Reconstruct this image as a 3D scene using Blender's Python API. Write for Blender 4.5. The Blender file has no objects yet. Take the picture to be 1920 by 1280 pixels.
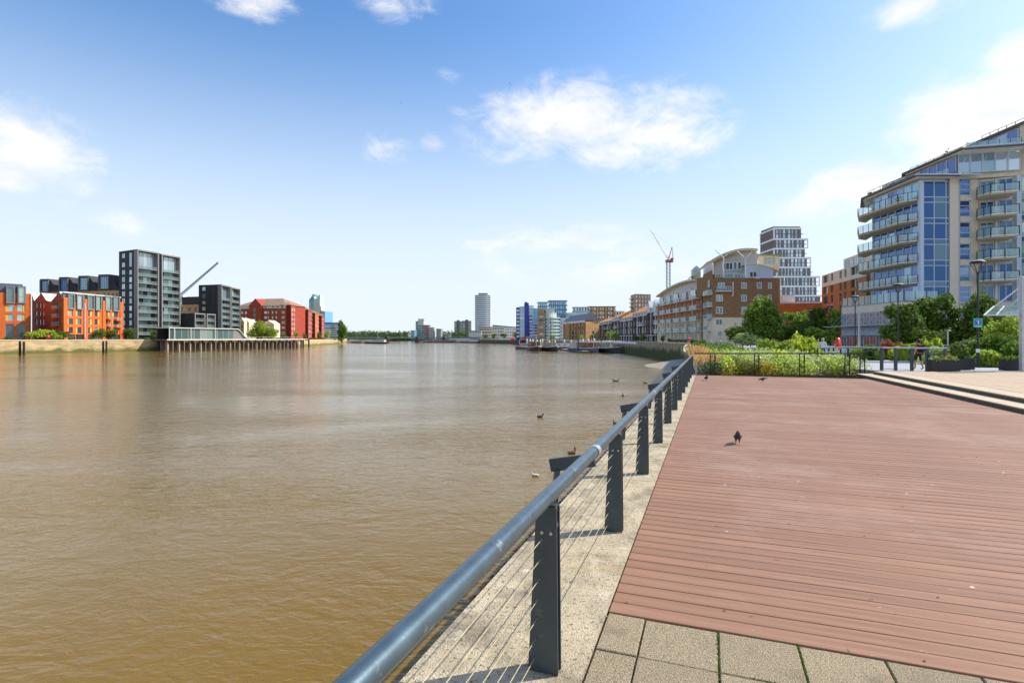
import bpy, bmesh, math, random
from mathutils import Vector, Matrix
R = math.radians
random.seed(7)
SC = bpy.context.scene
COL = SC.collection

# ---------------------------------------------------------------- camera
F, EYE, HOR = 1020.0, 2.15, 633.0            # focal length in photo pixels, eye height over the deck, horizon row
cam = bpy.data.cameras.new('camera'); camo = bpy.data.objects.new('camera', cam); COL.objects.link(camo)
camo.location = (0, 0, EYE); camo.rotation_euler = (R(90), 0, 0)
cam.sensor_width = 36; cam.lens = 36 * F / 1920
cam.shift_y = -(HOR - 640) / 1920 * -1
cam.clip_start = 0.1; cam.clip_end = 20000
SC.camera = camo

# ---------------------------------------------------------------- sky and sun
SUN_AZ, SUN_EL = 76.0, 43.0                   # azimuth from +Y towards +X
wd = bpy.data.worlds.new('World'); SC.world = wd; wd.use_nodes = True
nt = wd.node_tree; N = nt.nodes; L = nt.links; N.clear()
wout = N.new('ShaderNodeOutputWorld'); wbg = N.new('ShaderNodeBackground'); L.new(wbg.outputs[0], wout.inputs[0])
wbg.inputs['Strength'].default_value = 0.15
sky = N.new('ShaderNodeTexSky'); sky.sky_type = 'NISHITA'; sky.sun_disc = False
sky.sun_elevation = R(SUN_EL); sky.sun_rotation = R(SUN_AZ); sky.altitude = 0
sky.air_density = 1.0; sky.dust_density = 1.2; sky.ozone_density = 3.0
tc = N.new('ShaderNodeTexCoord'); sep = N.new('ShaderNodeSeparateXYZ'); L.new(tc.outputs['Generated'], sep.inputs[0])
def wmath(op, a, b=None, clamp=False):
    n = N.new('ShaderNodeMath'); n.operation = op; n.use_clamp = clamp
    for i, v in enumerate((a, b)):
        if v is None: continue
        if isinstance(v, (int, float)): n.inputs[i].default_value = v
        else: L.new(v, n.inputs[i])
    return n.outputs[0]
az = wmath('ARCTAN2', sep.outputs[0], sep.outputs[1]); el = wmath('ARCSINE', sep.outputs[2])
comb = N.new('ShaderNodeCombineXYZ'); L.new(az, comb.inputs[0]); L.new(el, comb.inputs[1])
def azel(px, py):
    dx, dz = (px - 960) / F, (HOR - py) / F
    return math.atan(dx), math.atan(dz / math.sqrt(1 + dx * dx))
# (photo x, y, half width, half height, density) of each cloud, then unseen clouds elsewhere round the sky, multiplied to raise the fill light (azimuth, elevation ...)
CLOUDS = [(60, 290, 150, 95, 1.0), (15, 240, 120, 70, .9), (20, 330, 110, 50, 1.0), (1080, 225, 225, 85, .95), (1230, 245, 150, 85, 1.0), (985, 250, 130, 80, .6), (1160, 285, 180, 45, .8), (1255, 220, 120, 75, .9), (955, 215, 60, 35, .5),
          (730, 275, 62, 40, .55), (815, 270, 40, 24, .5), (835, 140, 42, 24, .42), (470, 10, 110, 34, .75), (735, 12, 95, 36, .8), (1720, 10, 115, 40, .85), (860, 208, 34, 15, .4),
          (1900, 105, 120, 46, 1.1), (1850, 225, 200, 105, 1.7), (1760, 285, 100, 46, 1.1), (1640, 350, 140, 55, 1.1), (1900, 190, 120, 70, 1.6), (1560, 385, 160, 40, .5),
          (1040, 450, 170, 48, .62), (1130, 500, 260, 60, .55), (880, 455, 36, 18, .45), (215, 420, 105, 36, .4), (1340, 310, 70, 28, .4), (1285, 165, 90, 18, .4), (150, 345, 60, 26, .4), (1300, 500, 200, 70, .35)]
CL = []
for (px, py, hw, hh, d) in CLOUDS:
    a, e = azel(px, py); a1, _ = azel(px + hw, py); a0, _ = azel(px - hw, py); _, e1 = azel(px, py - hh); _, e0 = azel(px, py + hh)
    CL.append((a, e, (a1 - a0) / 2, (e1 - e0) / 2, d))
rc = random.Random(3)
for i in range(54):
    a = R(rc.uniform(58, 302)); a = a if a < math.pi else a - 2 * math.pi
    CL.append((a, R(rc.uniform(8, 55)), R(rc.uniform(7, 18)), R(rc.uniform(2.5, 6)), rc.uniform(.6, 1)))
for i in range(8):
    CL.append((R(rc.uniform(-50, 50)), R(rc.uniform(40, 75)), R(rc.uniform(10, 25)), R(rc.uniform(3, 6)), rc.uniform(.4, .9)))
acc = None
for (a, e, ra, re, d) in CL:
    mp = N.new('ShaderNodeMapping'); mp.vector_type = 'POINT'
    mp.inputs['Scale'].default_value = (1 / (ra * 1.25), 1 / (re * 1.3), 1); mp.inputs['Location'].default_value = (-a / (ra * 1.25), -e / (re * 1.3), 0)
    L.new(comb.outputs[0], mp.inputs['Vector'])
    g = N.new('ShaderNodeTexGradient'); g.gradient_type = 'SPHERICAL'; L.new(mp.outputs[0], g.inputs[0])
    v = wmath('MULTIPLY', g.outputs['Fac'], d)
    acc = v if acc is None else wmath('MAXIMUM', acc, v)
mpn = N.new('ShaderNodeMapping'); mpn.inputs['Scale'].default_value = (1, 1, 2.0); L.new(tc.outputs['Generated'], mpn.inputs[0])
nz = N.new('ShaderNodeTexNoise'); nz.inputs['Scale'].default_value = 7.5; nz.inputs['Detail'].default_value = 11; nz.inputs['Roughness'].default_value = .67; nz.inputs['Distortion'].default_value = .35
L.new(mpn.outputs[0], nz.inputs['Vector'])
nd = wmath('MULTIPLY', wmath('SUBTRACT', nz.outputs['Fac'], .5), 3.0)
gate = wmath('MULTIPLY', wmath('GREATER_THAN', acc, 0.0005), 1.0)
soft = wmath('MULTIPLY', acc, 4.0, True)
dens = wmath('ADD', wmath('MULTIPLY', acc, 1.35), wmath('MULTIPLY', nd, soft))
mr = N.new('ShaderNodeMapRange'); mr.interpolation_type = 'SMOOTHSTEP'; mr.inputs['From Min'].default_value = .16; mr.inputs['From Max'].default_value = 1.3
L.new(dens, mr.inputs['Value'])
cfac = wmath('MULTIPLY', mr.outputs[0], .97)
nz2 = N.new('ShaderNodeTexNoise'); nz2.inputs['Scale'].default_value = 11; nz2.inputs['Detail'].default_value = 5; L.new(mpn.outputs[0], nz2.inputs['Vector'])
cr = N.new('ShaderNodeValToRGB'); L.new(nz2.outputs['Fac'], cr.inputs[0])
cr.color_ramp.elements[0].position = .3; cr.color_ramp.elements[0].color = (.86, .88, .92, 1)
cr.color_ramp.elements[1].position = .62; cr.color_ramp.elements[1].color = (1.0, .99, .98, 1)
cmul = N.new('ShaderNodeMix'); cmul.data_type = 'RGBA'; cmul.blend_type = 'MULTIPLY'; cmul.inputs[0].default_value = 1
L.new(cr.outputs[0], cmul.inputs[6]); CLOUD_V = 4.2; cmul.inputs[7].default_value = (CLOUD_V, CLOUD_V, CLOUD_V, 1)
hs = N.new('ShaderNodeHueSaturation'); hs.inputs['Saturation'].default_value = 1.2; hs.inputs['Value'].default_value = .86; L.new(sky.outputs[0], hs.inputs['Color'])
smix = N.new('ShaderNodeMix'); smix.data_type = 'RGBA'; L.new(cfac, smix.inputs[0]); hz = N.new('ShaderNodeMix'); hz.data_type = 'RGBA'; hzr = N.new('ShaderNodeMapRange'); hzr.interpolation_type = 'SMOOTHSTEP'; hzr.inputs['From Min'].default_value = 0; hzr.inputs['From Max'].default_value = .545; hzr.inputs['To Min'].default_value = 1; hzr.inputs['To Max'].default_value = 0
L.new(el, hzr.inputs['Value']); L.new(hzr.outputs[0], hz.inputs[0]); L.new(hs.outputs[0], hz.inputs[6]); hz.inputs[7].default_value = (3.3, 3.65, 4.0, 1)      # summer haze whitening the low sky all round
L.new(hz.outputs[2], smix.inputs[6]); L.new(cmul.outputs[2], smix.inputs[7])
L.new(smix.outputs[2], wbg.inputs['Color'])

sl = bpy.data.lights.new('sun', 'SUN'); so = bpy.data.objects.new('sun', sl); COL.objects.link(so)
sl.energy = 3.3; sl.angle = R(.53); sl.color = (1, .95, .86)
sd = Vector((math.sin(R(SUN_AZ)) * math.cos(R(SUN_EL)), math.cos(R(SUN_AZ)) * math.cos(R(SUN_EL)), math.sin(R(SUN_EL))))
so.rotation_euler = sd.to_track_quat('Z', 'Y').to_euler(); so.location = sd * 50
vs = SC.view_settings; vs.view_transform = 'Standard'; vs.look = 'None'; vs.exposure = 0.80; vs.gamma = 1; vs.use_curve_mapping = False
SC.cycles.max_bounces = 6; SC.cycles.transparent_max_bounces = 10; SC.cycles.use_denoising = True

# ---------------------------------------------------------------- materials
def mat(name, col, rough=.7, metal=0.0, var=.12, scale=3.0, bump=0.0, bscale=30.0, spec=.5, col2=None, rnd=0.0, stretch=(1, 1, 1), detail=5, alpha=1.0, coat=0, islands=0.0):
    m = bpy.data.materials.new(name); m.use_nodes = True
    t = m.node_tree; b = t.nodes['Principled BSDF']; nn, ll = t.nodes, t.links
    b.inputs['Roughness'].default_value = rough; b.inputs['Metallic'].default_value = metal
    b.inputs['Specular IOR Level'].default_value = spec; b.inputs['Alpha'].default_value = alpha
    b.inputs['Coat Weight'].default_value = coat
    co = nn.new('ShaderNodeTexCoord'); mp = nn.new('ShaderNodeMapping'); mp.inputs['Scale'].default_value = stretch; ll.new(co.outputs['Object'], mp.inputs[0])
    no = nn.new('ShaderNodeTexNoise'); no.inputs['Scale'].default_value = scale; no.inputs['Detail'].default_value = detail; no.inputs['Roughness'].default_value = .65
    ll.new(mp.outputs[0], no.inputs['Vector'])
    mx = nn.new('ShaderNodeMix'); mx.data_type = 'RGBA'
    c2 = col2 or tuple(min(1, c * (1 + var)) for c in col); c1 = col if col2 else tuple(c * (1 - var) for c in col)
    mx.inputs[6].default_value = (*c1, 1); mx.inputs[7].default_value = (*c2, 1)
    rp = nn.new('ShaderNodeMapRange'); rp.inputs['From Min'].default_value = .33; rp.inputs['From Max'].default_value = .67; ll.new(no.outputs['Fac'], rp.inputs[0])
    ll.new(rp.outputs[0], mx.inputs[0]); out = mx.outputs[2]
    if rnd or islands:
        if rnd: oi = nn.new('ShaderNodeObjectInfo').outputs['Random']; amt = rnd
        else: oi = nn.new('ShaderNodeNewGeometry').outputs['Random Per Island']; amt = islands
        h = nn.new('ShaderNodeHueSaturation'); r2 = nn.new('ShaderNodeMapRange'); r2.inputs['To Min'].default_value = 1 - amt; r2.inputs['To Max'].default_value = 1 + amt
        ll.new(oi, r2.inputs[0]); ll.new(r2.outputs[0], h.inputs['Value']); ll.new(out, h.inputs['Color']); out = h.outputs[0]
    ll.new(out, b.inputs['Base Color'])
    if bump:
        n2 = nn.new('ShaderNodeTexNoise'); n2.inputs['Scale'].default_value = bscale; n2.inputs['Detail'].default_value = 4; ll.new(mp.outputs[0], n2.inputs['Vector'])
        bp = nn.new('ShaderNodeBump'); bp.inputs['Strength'].default_value = bump; bp.inputs['Distance'].default_value = .02
        ll.new(n2.outputs['Fac'], bp.inputs['Height']); ll.new(bp.outputs[0], b.inputs['Normal'])
    return m

def glassmat(name, dark, light, rough=.06, metal=.55, bias=.5):
    """window glass: each pane its own mixture of reflecting dark room and pale blind"""
    m = mat(name, dark, rough, metal, .1, .2)
    t = m.node_tree; b = t.nodes['Principled BSDF']
    oi = t.nodes.new('ShaderNodeObjectInfo'); r = t.nodes.new('ShaderNodeMapRange'); r.inputs['From Min'].default_value = bias; r.inputs['From Max'].default_value = 1; t.links.new(oi.outputs['Random'], r.inputs[0])
    mx = t.nodes.new('ShaderNodeMix'); mx.data_type = 'RGBA'; t.links.new(r.outputs[0], mx.inputs[0]); mx.inputs[6].default_value = (*dark, 1); mx.inputs[7].default_value = (*light, 1)
    t.links.new(mx.outputs[2], b.inputs['Base Color'])
    return m

def clearglass(name, col, mixv=.55):
    m = bpy.data.materials.new(name); m.use_nodes = True; t = m.node_tree; t.nodes.clear(); n = t.nodes.new
    o = n('ShaderNodeOutputMaterial'); mx = n('ShaderNodeMixShader'); mx.inputs[0].default_value = mixv
    tr = n('ShaderNodeBsdfTransparent'); tr.inputs[0].default_value = (*col, 1)
    p = n('ShaderNodeBsdfPrincipled'); p.inputs['Base Color'].default_value = (*[c * .75 for c in col], 1); p.inputs['Roughness'].default_value = .08; p.inputs['Metallic'].default_value = .35
    t.links.new(tr.outputs[0], mx.inputs[1]); t.links.new(p.outputs[0], mx.inputs[2]); t.links.new(mx.outputs[0], o.inputs[0])
    return m

def leafmat(name, col, var=.45, hue=.035, trans=.35):
    m = bpy.data.materials.new(name); m.use_nodes = True; t = m.node_tree; t.nodes.clear(); n = t.nodes.new; l = t.links.new
    o = n('ShaderNodeOutputMaterial'); g = n('ShaderNodeNewGeometry')
    h = n('ShaderNodeHueSaturation'); h.inputs['Color'].default_value = (*col, 1)
    r1 = n('ShaderNodeMapRange'); r1.inputs['To Min'].default_value = 1 - var; r1.inputs['To Max'].default_value = 1 + var; l(g.outputs['Random Per Island'], r1.inputs[0]); l(r1.outputs[0], h.inputs['Value'])
    wn = n('ShaderNodeTexWhiteNoise'); wn.noise_dimensions = '1D'; l(g.outputs['Random Per Island'], wn.inputs['W'])
    r2 = n('ShaderNodeMapRange'); r2.inputs['To Min'].default_value = .5 - hue; r2.inputs['To Max'].default_value = .5 + hue; l(wn.outputs['Value'], r2.inputs[0]); l(r2.outputs[0], h.inputs['Hue'])
    p = n('ShaderNodeBsdfPrincipled'); p.inputs['Roughness'].default_value = .6; p.inputs['Specular IOR Level'].default_value = .15; l(h.outputs[0], p.inputs['Base Color'])
    tr = n('ShaderNodeBsdfTranslucent'); l(h.outputs[0], tr.inputs[0])
    mx = n('ShaderNodeMixShader'); mx.inputs[0].default_value = trans; l(p.outputs[0], mx.inputs[1]); l(tr.outputs[0], mx.inputs[2]); l(mx.outputs[0], o.inputs[0])
    return m

M = {}
def dm(k, *a, **kw): M[k] = mat(k, *a, **kw)
dm('concrete', (.44, .39, .29), .9, var=.25, scale=2.5, bump=.5, bscale=60)
dm('stone', (.76, .66, .50), .85, var=.12, scale=1.5, bump=.2)
dm('grey_steel', (.058, .078, .088), .42, .3, var=.1, scale=4, bump=.03)
dm('rail_steel', (.095, .14, .165), .34, .6, var=.18, scale=6, bump=.03)
dm('galv', (.45, .47, .49), .4, .6)
dm('black', (.014, .015, .017), .4)
dm('black_planter', (.012, .014, .018), .5, var=.3, scale=8)
dm('bolt', (.5, .5, .5), .3, .8)
dm('cable', (.42, .36, .22), .5, .35, var=.3, scale=9)
dm('plaza', (.44, .32, .21), .85, var=.14, scale=2.2)
dm('plaza_grey', (.36, .36, .37), .85, var=.12, scale=1.2)
dm('riser_shaded', (.10, .085, .06), .9, var=.3, scale=6)  # tread stone darkened: the shade on the step fronts is in the colour
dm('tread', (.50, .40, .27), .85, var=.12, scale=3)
dm('earth', (.14, .10, .05), .95, var=.3, scale=4)
dm('grassland', (.12, .15, .05), .95, var=.3, scale=.2)
dm('mud', (.30, .25, .18), .6, var=.3, scale=.8)
dm('white', (.78, .78, .76), .6, var=.05)
dm('offwhite', (.62, .60, .55), .7, var=.08)
dm('cream', (.78, .66, .46), .8, var=.08, scale=.6)
dm('palestone', (.80, .69, .52), .8, var=.08, scale=.8)
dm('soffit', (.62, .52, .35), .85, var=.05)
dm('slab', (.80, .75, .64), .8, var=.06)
dm('orange_brick', (.62, .13, .022), .85, var=.15, scale=1.2)
dm('red_brick', (.38, .055, .025), .85, var=.2, scale=.8)
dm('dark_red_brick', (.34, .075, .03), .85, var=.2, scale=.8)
dm('brown_brick', (.30, .165, .075), .88, var=.3, scale=1.1, stretch=(1, 1, 2.5))
dm('rust_brick', (.50, .18, .05), .88, var=.2, scale=1.1)
dm('tan_brick', (.50, .28, .12), .88, var=.2, scale=.8)
dm('warm_brick', (.60, .34, .14), .88, var=.2, scale=.8)
dm('yellow_brick', (.62, .42, .15), .88, var=.15, scale=.8)
dm('dark_brick', (.10, .06, .05), .88, var=.25, scale=.8)
dm('black_brick', (.040, .038, .042), .8, var=.25, scale=.9)
dm('grey_frame', (.22, .21, .20), .6, var=.1)
dm('grey_brown', (.17, .15, .135), .85, var=.15, scale=.8)
dm('slate', (.10, .12, .16), .7, var=.2)
dm('brown_roof', (.32, .20, .12), .85, var=.2, scale=1)
dm('orange_roof', (.62, .28, .09), .85, var=.2, scale=1)
dm('pale_roof', (.60, .58, .56), .6, var=.08)
dm('roof_green', (.22, .27, .20), .5, var=.1)
dm('yellow_panel', (.75, .42, .07), .5, var=.05)
dm('pale_blue', (.56, .62, .70), .5, var=.05)
dm('blue_clad', (.035, .045, .30), .35, var=.2, scale=.4)
dm('light_blue_clad', (.16, .42, .66), .3, .2, var=.2, scale=.3)
dm('teal_clad', (.12, .28, .32), .25, .4, var=.3, scale=.4)
dm('pale_green_clad', (.52, .60, .54), .5, var=.15, scale=.4)
dm('red', (.62, .015, .012), .32, coat=.3, var=.05)
dm('wood_pile', (.14, .11, .08), .9, var=.4, scale=2, stretch=(1, 1, .2))
dm('pile_pale', (.36, .28, .19), .9, var=.35, scale=1.4, stretch=(1, 1, .3))
dm('pile_dark', (.035, .03, .026), .9, var=.3)
dm('bark', (.10, .075, .05), .95, var=.35, scale=6, stretch=(1, 1, .3))
dm('bridge_green', (.20, .34, .31), .7, var=.15)
dm('crane_white', (.75, .74, .72), .5)
dm('crane_red', (.28, .09, .08), .5)
dm('crane_blue', (.14, .17, .26), .5)
dm('hull_black', (.018, .02, .024), .45)
dm('hull_grey', (.10, .12, .17), .5)
dm('hull_red', (.30, .03, .02), .5)
dm('rust_wood', (.30, .12, .05), .7)
dm('tarp', (.45, .42, .34), .8)
dm('skin', (.52, .30, .20), .6, var=.04)
dm('cloth_red', (.60, .09, .10), .85)
dm('cloth_black', (.015, .016, .02), .85)
dm('cloth_navy', (.03, .05, .09), .85)
dm('cloth_white', (.65, .66, .68), .85)
dm('cloth_blue', (.20, .32, .50), .85)
dm('hair', (.02, .015, .012), .6)
dm('pigeon_body', (.035, .042, .055), .6, var=.4, scale=12)
dm('pigeon_pink', (.35, .05, .05), .6)
dm('duck_body', (.16, .095, .05), .75, var=.5, scale=12)
dm('duck_pale', (.62, .58, .50), .75)
dm('duck_dark', (.02, .025, .03), .6)
dm('beak', (.5, .30, .05), .5)
dm('poster', (.45, .30, .24), .5, var=.8, scale=1.8)
dm('poster_orange', (.55, .10, .03), .5, var=.6, scale=1.5)
dm('sign_green', (.05, .42, .24), .45, var=.02)
dm('sign_blue', (.03, .10, .60), .45, var=.02)
dm('sign_white', (.85, .87, .88), .5, var=.02)
M['glass_dark'] = glassmat('glass_dark', (.10, .14, .16), (.55, .55, .5), bias=.72)
M['glass_green'] = glassmat('glass_green', (.16, .26, .25), (.5, .62, .56), bias=.45)
M['glass_blue'] = glassmat('glass_blue', (.085, .16, .34), (.30, .44, .56), bias=.6, metal=.7)
M['glass_bay'] = glassmat('glass_bay', (.035, .095, .23), (.12, .20, .24), bias=.6, metal=.65)
M['glass_pale'] = glassmat('glass_pale', (.30, .42, .48), (.62, .70, .72), bias=.3)
M['glass_plain'] = glassmat('glass_plain', (.06, .08, .09), (.42, .44, .42), bias=.55)
M['clear'] = clearglass('clear', (.72, .90, .90), .42)
M['lens'] = clearglass('lens', (.95, .97, .97), .05)
M['clear_green'] = clearglass('clear_green', (.50, .68, .66), .3)
M['leaf_dark'] = leafmat('leaf_dark', (.12, .185, .030), trans=.42)
M['leaf_mid'] = leafmat('leaf_mid', (.135, .215, .030), trans=.42)
M['leaf_bright'] = leafmat('leaf_bright', (.31, .41, .05), trans=.45)
M['leaf_chartreuse'] = leafmat('leaf_chartreuse', (.50, .60, .09), trans=.5)
M['moss'] = leafmat('moss', (.13, .19, .03))
M['leaf_fresh'] = leafmat('leaf_fresh', (.20, .29, .04), var=.5, trans=.45)
M['leaf_lime'] = leafmat('leaf_lime', (.44, .53, .05), trans=.45)
M['leaf_far'] = leafmat('leaf_far', (.09, .14, .045), trans=.25)
M['leaf_pale'] = leafmat('leaf_pale', (.48, .56, .20), var=.4, trans=.4)
M['leaf_yellow'] = leafmat('leaf_yellow', (.50, .38, .03), var=.4, hue=.04)
M['leaf_orange'] = leafmat('leaf_orange', (.66, .42, .18), var=.4, hue=.03)
M['leaf_red'] = leafmat('leaf_red', (.42, .16, .07), var=.4, hue=.03)
M['leaf_white'] = leafmat('leaf_white', (.78, .78, .60), var=.3, hue=.02)
M['leaf_grey'] = leafmat('leaf_grey', (.14, .19, .13), var=.4, hue=.02)
M['litter'] = leafmat('litter', (.16, .10, .05), var=.7, hue=.04, trans=.1)

def nodes(m): return m.node_tree, m.node_tree.nodes['Principled BSDF']
def add_mask(m, colr, scale, lo, hi, kind='noise', stretch=(1, 1, 1), world=False):
    """lay stains of their own colour over a material's base colour"""
    t, b = nodes(m); l = t.links.new; src = b.inputs['Base Color'].links[0].from_socket
    co = t.nodes.new('ShaderNodeTexCoord'); g = t.nodes.new('ShaderNodeNewGeometry'); mp = t.nodes.new('ShaderNodeMapping'); mp.inputs['Scale'].default_value = stretch
    l(g.outputs['Position'] if world else co.outputs['Object'], mp.inputs[0])
    if kind == 'noise':
        n = t.nodes.new('ShaderNodeTexNoise'); n.inputs['Scale'].default_value = scale; n.inputs['Detail'].default_value = 6; n.inputs['Roughness'].default_value = .7; o = n.outputs['Fac']
    else:
        n = t.nodes.new('ShaderNodeTexVoronoi'); n.inputs['Scale'].default_value = scale; o = n.outputs['Distance']
    l(mp.outputs[0], n.inputs['Vector'])
    r = t.nodes.new('ShaderNodeMapRange'); r.inputs['From Min'].default_value = lo; r.inputs['From Max'].default_value = hi; l(o, r.inputs[0])
    mx = t.nodes.new('ShaderNodeMix'); mx.data_type = 'RGBA'; l(r.outputs[0], mx.inputs[0]); l(src, mx.inputs[6]); mx.inputs[7].default_value = (*colr, 1); l(mx.outputs[2], b.inputs['Base Color'])
M['ledge'] = mat('ledge', (.50, .41, .27), .92, var=.22, scale=1.6, bump=.7, bscale=70)
add_mask(M['ledge'], (.17, .14, .09), 1.7, .48, .70, world=True); add_mask(M['ledge'], (.12, .09, .05), 30, .55, .63, world=True); add_mask(M['ledge'], (.66, .58, .44), 3.1, .58, .70, world=True); add_mask(M['ledge'], (.20, .15, .09), 75, .58, .64, world=True); add_mask(M['ledge'], (.50, .33, .14), 1.1, .58, .75, world=True)
M['slab_pave'] = mat('slab_pave', (.37, .29, .175), .92, var=.42, scale=75, bump=.9, bscale=120, rnd=.07)
add_mask(M['slab_pave'], (.20, .16, .10), 1.4, .55, .75, world=True); add_mask(M['slab_pave'], (.14, .11, .07), 85, .55, .62, world=True); add_mask(M['slab_pave'], (.60, .53, .42), 110, .60, .66, world=True)
M['board'] = mat('board', (.285, .149, .089), .6, var=.22, scale=2.5, bump=.10, bscale=9, rnd=.10, stretch=(.25, 6, 6), spec=.28)
add_mask(M['board'], (.40, .26, .19), .35, .50, .80, world=True); add_mask(M['board'], (.66, .60, .55), 2.1, .045, .025, kind='vor', world=True); add_mask(M['board'], (.55, .44, .37), 5.2, .66, .74, world=True); add_mask(M['board'], (.15, .08, .06), 1.1, .66, .78, world=True)
M['quay_wall'] = mat('quay_wall', (.50, .37, .19), .9, var=.3, scale=.35, stretch=(1, 1, 3), bump=.3, bscale=3)
M['quay_green'] = mat('quay_green', (.34, .27, .18), .9, var=.35, scale=.5, stretch=(1, 1, .4), bump=.3, bscale=3)
add_mask(M['rail_steel'], (.34, .38, .40), 5.5, .60, .70, world=True); add_mask(M['rail_steel'], (.20, .15, .10), 21, .66, .72, world=True); add_mask(M['grey_steel'], (.13, .15, .155), 9, .60, .75)
def tide(m, colr, z0, z1):
    """weed below the tide line, by height"""
    t, b = nodes(m); l = t.links.new; src = b.inputs['Base Color'].links[0].from_socket
    g = t.nodes.new('ShaderNodeNewGeometry'); s = t.nodes.new('ShaderNodeSeparateXYZ'); l(g.outputs['Position'], s.inputs[0])
    n = t.nodes.new('ShaderNodeTexNoise'); n.inputs['Scale'].default_value = .35; n.inputs['Detail'].default_value = 6; l(g.outputs['Position'], n.inputs['Vector'])
    a = t.nodes.new('ShaderNodeMath'); a.operation = 'MULTIPLY_ADD'; l(n.outputs['Fac'], a.inputs[0]); a.inputs[1].default_value = 3.4; l(s.outputs[2], a.inputs[2])
    r = t.nodes.new('ShaderNodeMapRange'); r.inputs['From Min'].default_value = z1 + 1.7; r.inputs['From Max'].default_value = z0 + 1.7; l(a.outputs[0], r.inputs[0])
    mx = t.nodes.new('ShaderNodeMix'); mx.data_type = 'RGBA'; l(r.outputs[0], mx.inputs[0]); l(src, mx.inputs[6]); mx.inputs[7].default_value = (*colr, 1); l(mx.outputs[2], b.inputs['Base Color'])
tide(M['quay_wall'], (.13, .13, .035), -2.6, -1.3); tide(M['quay_green'], (.055, .075, .018), -1.2, -.1)

def watermat():
    m = bpy.data.materials.new('river_water'); m.use_nodes = True; t, b = nodes(m); n = t.nodes.new; l = t.links.new
    g = n('ShaderNodeNewGeometry')
    b.inputs['Roughness'].default_value = .07; b.inputs['IOR'].default_value = 1.41
    no = n('ShaderNodeTexNoise'); no.inputs['Scale'].default_value = .06; no.inputs['Detail'].default_value = 5; l(g.outputs['Position'], no.inputs['Vector'])
    mx = n('ShaderNodeMix'); mx.data_type = 'RGBA'; mx.inputs[6].default_value = (.170, .092, .003, 1); mx.inputs[7].default_value = (.215, .128, .012, 1); l(no.outputs['Fac'], mx.inputs[0]); l(mx.outputs[2], b.inputs['Base Color'])
    pm = n('ShaderNodeMapping'); pm.inputs['Scale'].default_value = (.35, 1, 1); pm.inputs['Rotation'].default_value = (0, 0, .25); l(g.outputs['Position'], pm.inputs[0])
    pn = n('ShaderNodeTexNoise'); pn.inputs['Scale'].default_value = .07; pn.inputs['Detail'].default_value = 6; pn.inputs['Distortion'].default_value = .8; l(pm.outputs[0], pn.inputs['Vector'])      # wind patches and current streaks
    pr = n('ShaderNodeMapRange'); pr.inputs['From Min'].default_value = .36; pr.inputs['From Max'].default_value = .64; pr.inputs['To Min'].default_value = .38; pr.inputs['To Max'].default_value = 1.3; l(pn.outputs['Fac'], pr.inputs[0])
    prev = None
    for (sc, st, dist, rot, det) in ((.09, .2, .14, .3, 3), (.45, .4, .15, -.25, 4), (1.3, .70, .12, .45, 5), (4.0, .85, .045, .1, 4), (12, .6, .010, -.4, 3)):
        mp = n('ShaderNodeMapping'); mp.inputs['Scale'].default_value = (.6, 1.0, 1); mp.inputs['Rotation'].default_value = (0, 0, rot); l(g.outputs['Position'], mp.inputs[0])
        w = n('ShaderNodeTexNoise'); w.inputs['Scale'].default_value = sc; w.inputs['Detail'].default_value = det; w.inputs['Distortion'].default_value = 1.1; l(mp.outputs[0], w.inputs['Vector'])
        bp = n('ShaderNodeBump'); bp.inputs['Distance'].default_value = dist; l(w.outputs['Fac'], bp.inputs['Height'])
        sm_ = n('ShaderNodeMath'); sm_.operation = 'MULTIPLY'; sm_.inputs[1].default_value = st; l(pr.outputs[0], sm_.inputs[0]); l(sm_.outputs[0], bp.inputs['Strength'])
        if prev: l(prev, bp.inputs['Normal'])
        prev = bp.outputs[0]
    l(prev, b.inputs['Normal'])
    return m
M['water'] = watermat()

# ---------------------------------------------------------------- geometry helpers
def PX(px, Y): return (px - 960) / F * Y
def PZ(py, Y): return EYE + (HOR - py) / F * Y
def XY(px, Y): return Vector((PX(px, Y), Y))

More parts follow.
